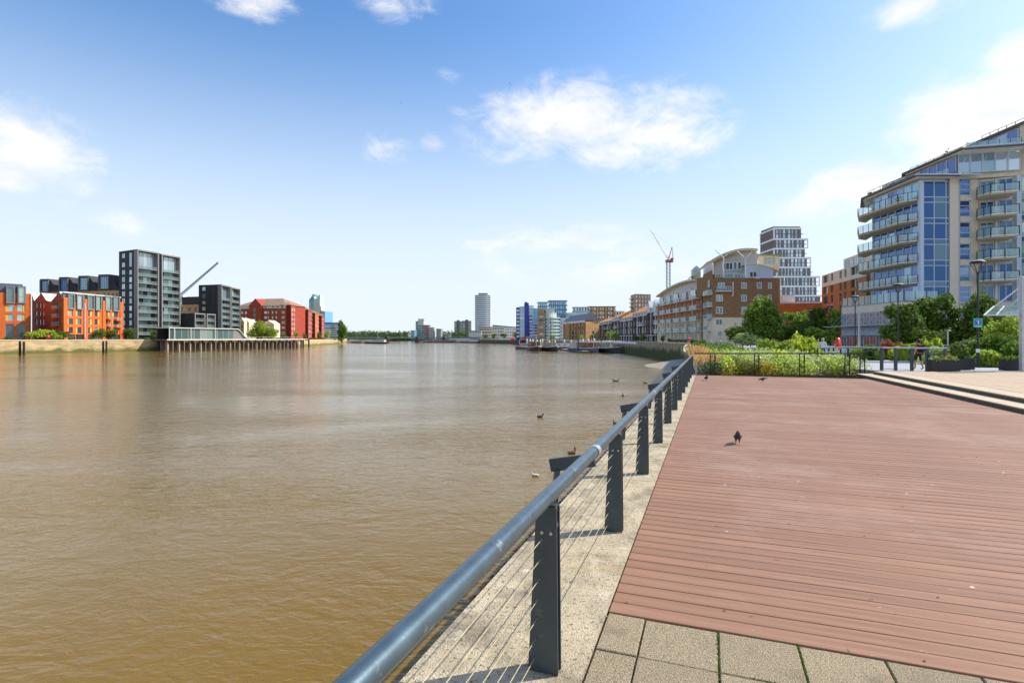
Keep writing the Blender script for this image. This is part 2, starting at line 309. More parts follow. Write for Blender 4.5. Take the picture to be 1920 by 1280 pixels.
class MB:
    """collects faces and links them as ONE mesh object"""
    def __init__(s): s.v, s.f, s.m, s.sm = [], [], [], []
    def add(s, vs, fs, mi=0, smooth=False):
        o = len(s.v); s.v.extend([tuple(v) for v in vs])
        for f in fs: s.f.append([o + i for i in f]); s.m.append(mi); s.sm.append(smooth)
    def quad(s, a, b, c, d, mi=0): s.add([a, b, c, d], [(0, 1, 2, 3)], mi)
    def box(s, x0, y0, z0, x1, y1, z1, mi=0, T=None):
        vs = [Vector(p) for p in ((x0, y0, z0), (x1, y0, z0), (x1, y1, z0), (x0, y1, z0), (x0, y0, z1), (x1, y0, z1), (x1, y1, z1), (x0, y1, z1))]
        if T: vs = [T @ v for v in vs]
        s.add(vs, [(3, 2, 1, 0), (4, 5, 6, 7), (0, 1, 5, 4), (1, 2, 6, 5), (2, 3, 7, 6), (3, 0, 4, 7)], mi)
    def prism(s, poly, z0, z1, mi=0, top=None, ztop=None):
        """vertical prism over a plan polygon (counter-clockwise from above); ztop(x,y) slopes its top"""
        n = len(poly); zt = [ztop(p) if ztop else z1 for p in poly]
        vs = [(p[0], p[1], z0) for p in poly] + [(p[0], p[1], z) for p, z in zip(poly, zt)]
        s.add(vs, [(i, (i + 1) % n, n + (i + 1) % n, n + i) for i in range(n)] + [tuple(range(n - 1, -1, -1))], mi)
        s.add(vs[n:], [tuple(range(n))], mi if top is None else top)
    def tube(s, p0, p1, r0, r1=None, n=8, mi=0, caps=True):
        p0, p1 = Vector(p0), Vector(p1); r1 = r0 if r1 is None else r1
        q = (p1 - p0).to_track_quat('Z', 'Y'); vs = []
        for p, r in ((p0, r0), (p1, r1)):
            for i in range(n):
                a = 2 * math.pi * i / n; vs.append(p + q @ Vector((math.cos(a) * r, math.sin(a) * r, 0)))
        s.add(vs, [(i, (i + 1) % n, n + (i + 1) % n, n + i) for i in range(n)], mi, n > 5)
        if caps: s.add(vs, [tuple(range(n - 1, -1, -1)), tuple(range(n, 2 * n))], mi)
    def bar(s, p0, p1, w, h, mi=0):
        """box-section bar between two points, w across and h upright"""
        p0, p1 = Vector(p0), Vector(p1); d = (p1 - p0); ln = d.length; d.normalize()
        up = Vector((0, 0, 1)) if abs(d.z) < .98 else Vector((0, 1, 0))
        sx = d.cross(up).normalized(); uz = sx.cross(d).normalized(); vs = []
        for p in (p0, p1):
            for (a, b) in ((-1, -1), (1, -1), (1, 1), (-1, 1)): vs.append(p + sx * a * w / 2 + uz * b * h / 2)
        s.add(vs, [(3, 2, 1, 0), (4, 5, 6, 7), (0, 1, 5, 4), (1, 2, 6, 5), (2, 3, 7, 6), (3, 0, 4, 7)], mi)
    def lathe(s, prof, n=16, mi=0, c=(0, 0, 0)):
        vs = []
        for (r, z) in prof:
            for i in range(n): a = 2 * math.pi * i / n; vs.append((c[0] + r * math.cos(a), c[1] + r * math.sin(a), c[2] + z))
        fs = [(j * n + i, j * n + (i + 1) % n, (j + 1) * n + (i + 1) % n, (j + 1) * n + i) for j in range(len(prof) - 1) for i in range(n)]
        s.add(vs, fs, mi, True)
    def mesh(s, name, mats):
        me = bpy.data.meshes.new(name); me.from_pydata(s.v, [], s.f)
        for k in (mats if isinstance(mats, (list, tuple)) else [mats]): me.materials.append(M[k] if isinstance(k, str) else k)
        me.polygons.foreach_set('material_index', s.m); me.polygons.foreach_set('use_smooth', s.sm); me.update()
        return me
    def build(s, name, mats, parent=None, shift=None):
        if parent is not None and shift is None: shift = parent_loc(parent)
        if shift is not None: s.v = [(v[0] - shift[0], v[1] - shift[1], v[2] - shift[2]) for v in s.v]
        return obj(name, s.mesh(name, mats), parent)

BASE = {}
def parent_loc(p):
    """world place of an unrotated thing or part"""
    v = Vector((0, 0, 0))
    while p is not None: v += p.location; p = p.parent
    return v
def obj(name, me, parent=None, loc=None, rz=0.0, scale=None):
    o = bpy.data.objects.new(name, me); COL.objects.link(o)
    if parent is not None:
        o.parent = parent
        if loc is not None: o.location = Vector(loc) - parent_loc(parent)
    elif loc is not None: o.location = loc
    if rz: o.rotation_euler.z = rz
    if scale is not None: o.scale = scale
    return o
def tag(o, label=None, cat=None, group=None, kind=None):
    for k, v in (('label', label), ('category', cat), ('group', group), ('kind', kind)):
        if v: o[k] = v
    return o
def thing(name, loc, label, cat, group=None):
    o = bpy.data.objects.new(name, None); COL.objects.link(o); o.location = loc; o.empty_display_size = .2
    return tag(o, label, cat, group)
def struct(name, mb, mats, parent=None):
    o = mb.build(name, mats, parent)
    if parent is None: o['kind'] = 'structure'
    return o
KIDS = {}
def copy_tree(o, parent=None):
    c = o.copy(); COL.objects.link(c); c.parent = parent
    for ch in list(o.children): copy_tree(ch, c)
    return c

# windows and walls -------------------------------------------------
WCACHE = {}
def window_mesh(w, h, nx, ny, glass, frame, t=.07, depth=.07, split=None):
    key = (round(w, 2), round(h, 2), nx, ny, glass, frame, t, depth, split)
    if key in WCACHE: return WCACHE[key]
    b = MB(); b.quad((-w / 2, 0, 0), (w / 2, 0, 0), (w / 2, 0, h), (-w / 2, 0, h), 0)
    d = -depth
    xs = [-w / 2 + w * i / nx for i in range(nx + 1)]; zs = [h * j / ny for j in range(ny + 1)] if split is None else [0, h * split, h]
    for i, x in enumerate(xs):
        a, c = (x, x + t) if i == 0 else ((x - t, x) if i == nx else (x - t / 2, x + t / 2)); b.box(a, d, 0, c, .01, h, 1)
    for j, z in enumerate(zs):
        a, c = (z, z + t) if j == 0 else ((z - t, z) if j == len(zs) - 1 else (z - t / 2, z + t / 2)); b.box(-w / 2, d + .004, a, w / 2, .012, c, 1)
    me = b.mesh('window', [glass, frame]); WCACHE[key] = me
    return me

class Bld:
    """a building: walls with real openings, and its windows, balconies, roof as parts"""
    def __init__(s, name, label, loc, cat='building', group=None):
        s.root = thing(name, loc, label, cat, group); s.loc = Vector(loc); s.walls = {}
    def mb(s, matn):
        return s.walls.setdefault(matn, MB())
    def facade(s, A, B, z0, z1, ops=(), matn='brick', reveal=.18, ztop=None):
        A, B = Vector(A[:2]), Vector(B[:2]); u = (B - A); Ln = u.length; u /= Ln; n = Vector((u.y, -u.x)); b = s.mb(matn)
        xs = sorted({0.0, Ln, *[round(o[0], 3) for o in ops], *[round(o[2], 3) for o in ops]}); zs = sorted({z0, z1, *[round(o[1], 3) for o in ops], *[round(o[3], 3) for o in ops]})
        def P(x, z, d=0): p = A + u * x - n * d; return (p.x, p.y, z)
        for i in range(len(xs) - 1):
            for j in range(len(zs) - 1):
                cx, cz = (xs[i] + xs[i + 1]) / 2, (zs[j] + zs[j + 1]) / 2
                if any(o[0] < cx < o[2] and o[1] < cz < o[3] for o in ops): continue
                b.quad(P(xs[i], zs[j]), P(xs[i + 1], zs[j]), P(xs[i + 1], zs[j + 1]), P(xs[i], zs[j + 1]))
        for o in ops:
            x0, a, x1, c = o[:4]; r = reveal
            b.quad(P(x0, a), P(x0, a, r), P(x0, c, r), P(x0, c)); b.quad(P(x1, a, r), P(x1, a), P(x1, c), P(x1, c, r))
            b.quad(P(x0, a), P(x1, a), P(x1, a, r), P(x0, a, r)); b.quad(P(x0, c, r), P(x1, c, r), P(x1, c), P(x0, c))
        return A, u, n, Ln
    def win(s, A, u, n, x, z, w, h, nx=2, ny=1, glass='glass_dark', frame='white', reveal=.18, name='window', t=.07, depth=.07, split=None):
        p = A + u * x - n * reveal; return obj(name, window_mesh(w, h, nx, ny, glass, frame, t, depth, split), s.root, (p.x, p.y, z), math.atan2(u.y, u.x))
    def grid(s, A, B, z0, z1, cols, rows, matn, reveal=.18, skip=(), name='window', **kw):
        """facade with a window at every column (centre, width) and row (sill, height)"""
        ops = [(c - w / 2, r, c + w / 2, r + h, w, h, c) for i, (c, w) in enumerate(cols) for j, (r, h) in enumerate(rows) if (i, j) not in skip]
        A, u, n, Ln = s.facade(A, B, z0, z1, ops, matn, reveal)
        for o in ops: s.win(A, u, n, o[6], o[1], o[4], o[5], reveal=reveal, name=name, **kw)
        return A, u, n, Ln
    def flat(s, poly, z, matn, name=None, thick=.3):
        b = MB(); b.prism(poly, z, z + thick); return b.build(name or 'roof', [matn], s.root)
    def part(s, name, mb, mats): return mb.build(name, mats, s.root)
    def balcony(s, A, u, n, x0, x1, z, depth=1.4, slab='slab', rail='glass', railmat='galv', h=1.05, th=.2, posts=3, glass='clear'):
        b = MB()
        def P(x, d, zz): p = A + u * x + n * d; return Vector((p.x, p.y, zz))
        q = [P(x0, 0.01, 0), P(x0, depth, 0), P(x1, depth, 0), P(x1, .01, 0)]; q = [(p.x, p.y) for p in q]
        b.prism(q, z - th, z); o = b.build('balcony', [slab], s.root)
        g = MB(); e = .06
        for k in range(posts + 1):
            xx = x0 + e + (x1 - x0 - 2 * e) * k / posts; g.bar(P(xx, depth - e, z), P(xx, depth - e, z + h), .05, .05, 0)
        for k in range(posts):
            xa = x0 + e + (x1 - x0 - 2 * e) * (k + .04) / posts; xb = x0 + e + (x1 - x0 - 2 * e) * (k + .96) / posts
            g.quad(P(xa, depth - e, z + .08), P(xb, depth - e, z + .08), P(xb, depth - e, z + h - .1), P(xa, depth - e, z + h - .1), 1)
        for xx in (x0 + e, x1 - e): g.quad(P(xx, .05, z + .08), P(xx, depth - e, z + .08), P(xx, depth - e, z + h - .1), P(xx, .05, z + h - .1), 1)
        pts = [P(x0 + e, 0.03, z + h), P(x0 + e, depth - e, z + h), P(x1 - e, depth - e, z + h), P(x1 - e, .03, z + h)]
        for a, c in zip(pts, pts[1:]): g.bar(a, c, .05, .05, 0)
        g.build('balustrade', [railmat, glass], o)
        return o
    def done(s):
        for k, b in s.walls.items():
            if b.f: b.build('wall', [k], s.root)

# foliage -----------------------------------------------------------
def leafcloud(lobes, n, size, seed, shell=.55, flat=0.0, mi=0, b=None, asp=.6):
    """n leaf faces spread through a crown made of uneven lobes (x,y,z,rx,ry,rz)"""
    rg = random.Random(seed); b = b or MB(); wts = [l[3] * l[4] + l[5] * l[3] for l in lobes]
    for _ in range(n):
        l = rg.choices(lobes, wts)[0]
        while True:
            v = Vector((rg.uniform(-1, 1), rg.uniform(-1, 1), rg.uniform(-1, 1)))
            if .05 < v.length < 1: break
        r = shell + (1 - shell) * rg.random() ** .7; v = v.normalized() * r * rg.uniform(.70, 1.24)
        p = Vector((l[0] + v.x * l[3], l[1] + v.y * l[4], l[2] + v.z * l[5]))
        nn = (v + Vector((rg.gauss(0, .6), rg.gauss(0, .6), rg.gauss(0, .6) + flat))).normalized()
        a = nn.orthogonal().normalized(); a = Matrix.Rotation(rg.uniform(0, 6.28), 3, nn) @ a; c = nn.cross(a); sz = size * rg.uniform(.6, 1.4)
        b.add([p - a * sz, p + c * sz * asp, p + a * sz, p - c * sz * asp], [(0, 1, 2, 3)], mi)
    return b
def lobes_round(seed, k=9, sp=.55, r=(.35, .6), zs=1.0):
    rg = random.Random(seed); out = [(0, 0, 0, .62, .62, .7 * zs)]
    for i in range(k):
        a = rg.uniform(0, 6.28); e = rg.uniform(-.8, 1); rr = rg.uniform(*r); d = sp * math.sqrt(max(.05, 1 - .6 * e * e))
        out.append((math.cos(a) * d, math.sin(a) * d, e * .62 * zs, rr, rr, rr * .85))
    return out
CROWN = {}
def crown_mesh(kind, leaf, n, size, seed):
    key = (kind, leaf, n, size, seed)
    if key in CROWN: return CROWN[key]
    if kind == 'round': lb = lobes_round(seed)
    elif kind == 'loose': lb = [(0, 0, -.1, .42, .42, .5)] + lobes_round(seed, 16, .56, (.22, .42))[1:]
    elif kind == 'tall':
        lb = [(random.Random(seed + i).uniform(-.22, .22), random.Random(seed + 50 + i).uniform(-.22, .22), -.9 + 1.8 * i / 9, .62 * math.sin(.5 + 2.5 * i / 10) + .12, .62 * math.sin(.5 + 2.5 * i / 10) + .12, .28) for i in range(10)]
        lb += [(l[0] * .8, l[1] * .8, l[2], l[3], l[4], l[5]) for l in lobes_round(seed, 8, .6, (.2, .36))[1:]]
    elif kind == 'mound':
        rg = random.Random(seed); lb = [(0, 0, .15, .7, .7, .5)] + [(rg.uniform(-.62, .62), rg.uniform(-.62, .62), rg.uniform(.1, .5), rg.uniform(.25, .42), rg.uniform(.25, .42), rg.uniform(.22, .4)) for _ in range(9)]
    me = leafcloud(lb, n, size, seed).mesh('crown', [leaf]); CROWN[key] = me
    return me
TRUNK = {}
def trunk_mesh(seed):
    if seed in TRUNK: return TRUNK[seed]
    rg = random.Random(seed); b = MB(); pts = [Vector((0, 0, -.3)), Vector((rg.uniform(-.03, .03), rg.uniform(-.03, .03), .35)), Vector((rg.uniform(-.05, .05), rg.uniform(-.05, .05), .7)), Vector((0, 0, 1.05))]
    rad = [.05, .036, .026, .012]
    for i in range(3): b.tube(pts[i], pts[i + 1], rad[i], rad[i + 1], 8, 0, False)
    for k in range(7):
        z = rg.uniform(.42, .85); a = rg.uniform(0, 6.28); p = Vector((0, 0, z)); q = p + Vector((math.cos(a) * .2, math.sin(a) * .2, rg.uniform(.12, .25))); b.tube(p, q, .016, .006, 5, 0, False)
    me = b.mesh('trunk', ['bark']); TRUNK[seed] = me
    return me
def tree(name, label, x, y, z, h, cw, ch, kind='round', leaf='leaf_mid', n=3000, size=.075, seed=1, group=None, cat='tree', rz=None, trunk=.14):
    """h total height, cw crown radius, ch half the crown's height"""
    r = thing(name, (x, y, z), label, cat, group)
    t = obj('trunk', trunk_mesh(seed % 5), r, scale=(h * trunk * 6, h * trunk * 6, max(.3, h - ch * .9)))
    obj('crown', crown_mesh(kind, leaf, n, size, seed), r, (x, y, z + h - ch * 1.05), rz if rz is not None else seed * 1.7, (cw, cw, ch))
    return r
def bush(name, label, x, y, z, r, h, leaf='leaf_mid', n=1500, size=.08, seed=1, group=None, cat='bush', ry=None):
    o = obj(name, crown_mesh('mound', leaf, n, size, seed), None, (x, y, z), seed * 1.3, (r, ry or r, h))
    return tag(o, label, cat, group)
# ================================================================ large setting: water, land, quays
WZ = -3.05
b = MB(); b.add([(-4000, -400, WZ), (4000, -400, WZ), (4000, 9000, WZ), (-4000, 9000, WZ)], [(0, 1, 2, 3)]); struct('river_water', b, ['water'])
b = MB(); b.add([(-9000, -400, -8), (9000, -400, -8), (9000, 9000, -8), (-9000, 9000, -8)], [(0, 1, 2, 3)]); struct('river_bed', b, ['mud'])
TH = R(20.0); D = Vector((math.sin(TH), math.cos(TH))); NL = Vector((-math.cos(TH), math.sin(TH))); P0 = Vector((.76, 4.28))
def LP(t, s, z=0.0): p = P0 + D * t + NL * s; return Vector((p.x, p.y, z))
SD = Vector((math.sin(R(17.7)), math.cos(R(17.7)))); SN = Vector((SD.y, -SD.x)); S0 = Vector((18.9, 29.2))
def SP(t, w, z=0.0): p = S0 + SD * t + SN * w; return Vector((p.x, p.y, z))
bank_r = [(10.4, 31.75), (17.9, 55), (36.6, 113), (37.6, 140), (38.2, 165)]
# right-hand land: the plaza and riverside walk, to the horizon
a0, a1 = SP(-36, 1.4), SP(1.9, 1.4)
poly = [(a0.x, a0.y), (60, -60), (3000, -200), (3000, 8000), (-600, 8000), (-150, 900), (-38, 610), (-30, 530), (9, 442), (20, 380), (36, 300), (40, 240), (38.2, 165), (37.6, 140), (36.6, 113), (17.9, 55), (20.6, 34), (a1.x, a1.y)]
b = MB(); b.prism(poly, -7, .28, 0); struct('ground', b, ['plaza_grey'])
b = MB(); b.prism([(10.4, 31.75), (21.3, 31.75), (20.6, 34), (17.9, 55)], -7, -.02, 0); struct('garden_ground', b, ['earth'])
bl = [(-330, 20), (-215, 110), (-170, 172), (-143, 220), (-133, 290), (-131, 347), (-153, 482), (-185, 610), (-330, 800), (-600, 1000)]
b = MB(); b.prism(bl + [(-600, 8000), (-4000, 8000), (-4000, -200), (-500, -200)], -7, .9, 0); struct('left_bank_ground', b, ['grassland'])
b = MB(); b.prism([(-700, 960), (300, 900), (3000, 1500), (3000, 8000), (-3500, 8000), (-3500, 1500)], -7, 1.2, 0); struct('far_ground', b, ['grassland'])
def quay(pts, name, label, z0, z1, thick, matn, cap='palestone', caph=.35, capm=None, group=None):
    """river wall following a bank line, its coping a part"""
    r = thing(name, (pts[0][0], pts[0][1], 0), label, 'river wall', group)
    for nm, za, zb, tk, mm in (('wall_face', z0, z1, thick, matn), ('coping', z1, z1 + caph, thick + .25, cap)):
        w = MB()
        for p, q in zip(pts, pts[1:]):
            p, q = Vector(p), Vector(q); u = (q - p).normalized(); n = Vector((-u.y, u.x)); e = u * .05
            w.prism([tuple(p - e - n * tk / 2), tuple(q + e - n * tk / 2), tuple(q + e + n * tk / 2), tuple(p - e + n * tk / 2)], za, zb)
        w.build(nm, [mm], r)
    return r
quay([(-330, 20), (-215, 110), (-170, 172), (-143, 220), (-133, 290), (-131, 347)], 'river_wall', 'long ochre river wall with a weedy tide line below the orange and black flats', -6, 1.25, .9, 'quay_wall', cap='palestone', caph=.22)
quay([(-131, 347), (-153, 482), (-185, 610)], 'river_wall', 'low yellow river wall past the jetty below the red apartments', -6, .6, .9, 'quay_wall', cap='palestone', caph=.3)
quay([(17.9, 55), (27, 84), (36.6, 113)], 'river_wall', 'near stretch of river wall behind the garden with young weeds', -6, .45, .8, 'quay_green', cap='concrete', caph=.3)
quay([(36.6, 113), (37.6, 140), (38.2, 165)], 'river_wall', 'tall weedy river wall with a pale coping beside the mud bank', -6, .75, .8, 'quay_green', cap='concrete', caph=.35)
quay([(38.2, 165), (40, 240), (36, 300), (20, 380)], 'river_wall', 'dark green river wall topped by a white parapet behind the moored boats', -6, .2, .8, 'quay_green', cap='white', caph=.75)
quay([(20, 380), (9, 442), (-30, 530), (-38, 610)], 'river_wall', 'dark distant quay wall below the striped tower', -6, .2, .8, 'wood_pile', cap='concrete', caph=.3)
# mud bank at the foot of the near wall
b = MB(); nb = 22; mp_ = []
for i in range(nb + 1):
    for j in range(9):
        t = i / nb; y = 84 + 46 * t; bx = 27 + (36.6 - 27) * min(1, (y - 84) / 29) + max(0, y - 113) * .037
        wdt = 13 * math.sin(math.pi * min(1, t * 1.02) ** .8) + .3; f = j / 8; mp_.append((bx + .6 - wdt * f, y, WZ - .3 + (1.15 * math.sin(math.pi * t) + .25) * (1 - f) ** 1.4 + random.uniform(-.02, .02)))
b.add(mp_, [(i * 9 + j, i * 9 + j + 1, (i + 1) * 9 + j + 1, (i + 1) * 9 + j) for i in range(nb) for j in range(8)], 0, True); struct('mud_bank', b, ['mud'])

# ================================================================ the deck, its ledge and paving
BW = .18; NBOARD = 160
def right_edge(t):
    # where the perpendicular from the deck's left edge meets the lower step
    p = P0 + D * t; m = -NL; det = m.x * (-SD.y) - m.y * (-SD.x); q = S0 - p
    return (q.x * (-SD.y) - q.y * (-SD.x)) / det
sub = MB(); c = [LP(0, 0), LP(NBOARD * BW, 0), LP(NBOARD * BW, -right_edge(NBOARD * BW) - .3), LP(0, -right_edge(0) - .3)]; c = [(p.x, p.y) for p in c][::-1]
sub.prism(c, -.6, -.045); deck = struct('deck', sub, ['black'])
for i in range(NBOARD):
    wide = (i % 24 == 23); g = .014 if wide else .009; w = BW - g; Lr = max(right_edge(i * BW), right_edge((i + 1) * BW)) + .08
    pr = [(0, -.03), (w, -.03), (w, -.004), (w - .004, 0), (.004, 0), (0, -.004)]; m = MB(); dz = random.uniform(-.0012, .0012)
    vs = [(0.004, y, z + dz) for y, z in pr] + [(Lr, y, z + dz) for y, z in pr]; n = 6
    m.add(vs, [(k, (k + 1) % n, n + (k + 1) % n, n + k)[::-1] for k in range(n)] + [tuple(range(n)), tuple(range(2 * n - 1, n - 1, -1))])
    o = obj('board', m.mesh('board', ['board']), deck, LP(i * BW, 0), -TH)
# concrete ledge outside the railing, in slabs
lb = MB(); q = [LP(-9, .02), LP(28.9, .02), LP(28.9, 1.08), LP(-9, 1.08)]; lb.prism([(p.x, p.y) for p in q][::1], -3.6, -.12); ledge = struct('ledge', lb, ['concrete'])
SPC = 2.71
for k in range(-3, 12):
    t0, t1 = -1.32 + SPC * (k), -1.32 + SPC * (k + 1); t0 = max(t0, -8.9); t1 = min(t1, 28.9)
    if t1 - t0 < .2: continue
    m = MB(); g = .008; z = random.uniform(-.003, .002); m.box(g / 2, .012, -.12, t1 - t0 - g / 2, 1.08, z - .004)
    obj('slab', m.mesh('slab', ['ledge']), ledge, LP(t0, 0), math.pi / 2 - TH)
# flag paving in front of the deck
pv = MB(); q = [LP(-9, .02), LP(-9, -14), LP(-.004, -14), LP(-.004, .02)]; pv.prism([(p.x, p.y) for p in q], -.6, -.03); paving = struct('paving', pv, ['earth'])
for r in range(10):
    for cix in range(22):
        x0 = .006 if cix == 0 else .285 + .52 * (cix - 1) + .006; x1 = .285 + .52 * cix - .006
        m = MB(); z = random.uniform(-.004, .002); e = .006
        x1_, y1_ = x1 - x0, .508; vs = [(0, 0, -.05), (x1_, 0, -.05), (x1_, y1_, -.05), (0, y1_, -.05), (0, 0, z - e), (x1_, 0, z - e), (x1_, y1_, z - e), (0, y1_, z - e), (e, e, z), (x1_ - e, e, z), (x1_ - e, y1_ - e, z), (e, y1_ - e, z)]
        m.add(vs, [(0, 1, 5, 4), (1, 2, 6, 5), (2, 3, 7, 6), (3, 0, 4, 7), (4, 5, 9, 8), (5, 6, 10, 9), (6, 7, 11, 10), (7, 4, 8, 11), (8, 9, 10, 11)])
        obj('paving_slab', m.mesh('paving_slab', ['slab_pave']), paving, LP(-.012 - .52 * (r + 1), -x0), -TH)
# moss and weeds in the joints
mg = MB(); rg = random.Random(5)
for _ in range(3600):
    if rg.random() < .45:
        t = -rg.uniform(0, 2.2); col = rg.choice([1, 2, 2, 2, 3, 3, 3, 4]); s = -(.285 + .52 * (col - 1)) + rg.gauss(0, .006)
        if col == 1 and rg.random() < .75: continue
    else:
        row = rg.choice([1, 1, 2, 3]); t = -.012 - .52 * row + rg.gauss(0, .006); s = -rg.uniform(.9, 3.2)
        if math.sin(s * 9) < -.1 and rg.random() < .8: continue
    p = LP(t, s, -.006); h = rg.uniform(.003, .016); a = rg.uniform(0, 6.28); w = rg.uniform(.004, .010); dx, dy = math.cos(a) * w, math.sin(a) * w
    mg.add([p + Vector((-dx, -dy, -.006)), p + Vector((dx, dy, -.006)), p + Vector((dx * .4 + rg.gauss(0, .006), dy * .4 + rg.gauss(0, .006), h))], [(0, 1, 2)])
o = mg.build('moss', ['moss']); o['kind'] = 'stuff'
# fallen twigs and leaf scraps on the boards and slabs
lt = MB()
for _ in range(420):
    t = rg.uniform(-1.2, 27) if rg.random() < .7 else rg.uniform(-1, 8); s = -rg.uniform(.1, 12 - .1 * t); p = LP(t, s, .004); a = rg.uniform(0, 6.28)
    if rg.random() < .45:
        l, w = rg.uniform(.015, .05), .0022; d = Vector((math.cos(a), math.sin(a), 0)); lt.bar(p, p + d * l + Vector((0, 0, .002)), w, w)
    else:
        r = rg.uniform(.006, .017); d = Vector((math.cos(a) * r, math.sin(a) * r, 0)); e = Vector((-d.y, d.x, 0)) * .55
        lt.add([p - d, p + e + Vector((0, 0, .006)), p + d, p - e + Vector((0, 0, .003))], [(0, 1, 2, 3)])
o = lt.build('fallen_leaves', ['litter']); o['kind'] = 'stuff'
# rubble with leaf litter along the foot of the ledge
rb = MB(); rg = random.Random(9)
sl_ = MB(); q = [LP(-.2, 1.07), LP(29, 1.07), LP(29, 1.9), LP(-.2, 1.45)]; zz = [-.28, -.28, -1.0, -.62]
sl_.add([(p.x, p.y, z) for p, z in zip(q, zz)] + [(p.x, p.y, -4) for p in q], [(0, 1, 2, 3), (0, 3, 7, 4), (3, 2, 6, 7), (2, 1, 5, 6), (1, 0, 4, 5)]); struct('revetment', sl_, ['earth'])
for _ in range(5200):
    t = -.6 + 29 * rg.random() ** 1.8; s = 1.09 + rg.random() * (.05 + min(1, max(0, t + .6) / 1.8) * .74); z = -.22 - (s - 1.07) * .88; p = LP(t + .3, s, z + rg.uniform(-.01, .03)); r = rg.uniform(.012, .035)
    vs = [p + Vector((rg.uniform(.6, 1) * r * x, rg.uniform(.6, 1) * r * y, rg.uniform(.6, 1) * r * zq)) for x, y, zq in ((1, 0, 0), (-1, 0, 0), (0, 1, 0), (0, -1, 0), (0, 0, 1), (0, 0, -1))]
    rb.add(vs, [(0, 2, 4), (2, 1, 4), (1, 3, 4), (3, 0, 4), (2, 0, 5), (1, 2, 5), (3, 1, 5), (0, 3, 5)])
M['rubble'] = mat('rubble', (.24, .095, .04), .9, var=.3, scale=4, islands=.7)
o = rb.build('rubble', ['rubble']); o['kind'] = 'stuff'

# ================================================================ the river railing
rail = thing('railing', LP(0, .21), 'long dark steel railing with a fat tubular handrail and wires along the water', 'railing')
m = MB(); m.tube(LP(-9, .245, 1.12), LP(28.95, .225, 1.12), .050, n=20); m.build('handrail', ['rail_steel'], rail)
for jx in range(-1, 6):
    m = MB(); t = -.886 + SPC * 2 * jx - 1.25 + 2.71; m.tube(LP(t, .235, 1.12), LP(t + .10, .235, 1.12), .0535, n=20); m.build('rail_sleeve', ['galv'], rail)
def post_mesh():
    p = MB()   # two tapered plates with a gap, local x = along the rail, y = towards the river
    for x in (-.042, .030):
        prof = [(.0, 0), (.20, 0), (.145, 1.06), (.01, 1.06)]
        vs = [(x, y, z) for y, z in prof] + [(x + .014, y, z) for y, z in prof]
        p.add(vs, [(3, 2, 1, 0), (4, 5, 6, 7), (0, 1, 5, 4), (1, 2, 6, 5), (2, 3, 7, 6), (3, 0, 4, 7)])
    p.box(-.026, .015, .93, .028, .10, .955); p.box(-.026, .03, .05, .028, .16, .07)
    p.box(-.026, .02, 1.03, .028, .11, 1.075)
    return p.mesh('post', ['grey_steel'])
PM = post_mesh()
bm_ = MB(); bm_.tube((-.050, 0, 0), (-.040, 0, 0), .011, n=8); BOLT = bm_.mesh('bolt', ['bolt'])
for k in range(-3, 12):
    t = -.886 + SPC * k; po = obj('post', PM, rail, LP(t, .16), math.pi / 2 - TH)
    for (y, z) in ((.045, .90), (.105, .90)):
        if k < 6:
            bo = obj('bolt', BOLT, None); bo.parent = po; bo.location = (0, y, z)
    if k in (1, 3, 5, 7, 9):    # outrigger frame standing on the ledge's outer edge
        br = MB(); br.bar(LP(t + .12, .50, .745), LP(t + .12, 1.03, .64), .06, .15); br.bar(LP(t + .12, .95, .60), LP(t + .12, .99, -.004), .06, .17); br.build('outrigger', ['grey_steel'], rail)
for i in range(7):
    m = MB(); z = .085 + .129 * i; s = .16 + .19 - .066 * z
    m.tube(LP(-9, s - .03, z), LP(28.9, s - .03, z), .0036, n=6); m.build('cable', ['cable'], rail)

# ================================================================ steps and plaza
st = MB(); q = [SP(-36, .01), SP(-36, 1.6), SP(1.7, 1.6), SP(1.7, .01)]; st.prism([(p.x, p.y) for p in q], -.5, -.06); steps = struct('steps', st, ['earth'])
for row in range(2):
    for k in range(18):
        t0, t1 = -34.6 + 2.0 * k, -34.6 + 2.0 * (k + 1); t1 = min(t1, 1.4 - .3 * row); m = MB(); g = .006; ln = t1 - t0 - g; w0 = .77 * row; w1 = w0 + .765; zt = .15 * (row + 1) + random.uniform(-.002, .002)
        # local x along the steps, y to the right-hand plaza (negative local y because x points forward)
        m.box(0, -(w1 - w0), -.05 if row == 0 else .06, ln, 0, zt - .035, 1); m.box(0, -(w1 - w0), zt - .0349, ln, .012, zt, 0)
        obj('step_block', m.mesh('step_block', ['tread', 'riser_shaded']), steps, SP(t0, w0), math.pi / 2 - R(17.7))
b = MB(); q = [SP(-36, 1.54), SP(-36, 24), (36, 27.6), (33, 29.1), (23.4, 29.6), SP(1.2, 1.54)]; b.prism([(p[0], p[1]) for p in q], .1, .3); pz = struct('brick_paving', b, ['plaza'])
rowc = 0
for k in range(18):
    for j in range(12):
        t0 = -1.0 - 1.2 * k; w0 = 1.56 + 1.2 * j; p = SP(t0, w0, .3)
        if p.y > 28.4 or p.y < 6 or p.x > 33: continue
        m = MB(); z = random.uniform(.003, .007); m.box(.004, -1.194, -.02, 1.194, 0, z); obj('paver', m.mesh('paver', ['plaza']), pz, SP(t0, w0, .3), math.pi / 2 - R(17.7))
M['plaza_kerb'] = mat('plaza_kerb', (.62, .64, .68), .85, var=.08)
b = MB(); b.box(23.5, 40.5, .28, 33, 40.9, .42); struct('kerb', b, ['plaza_kerb'])
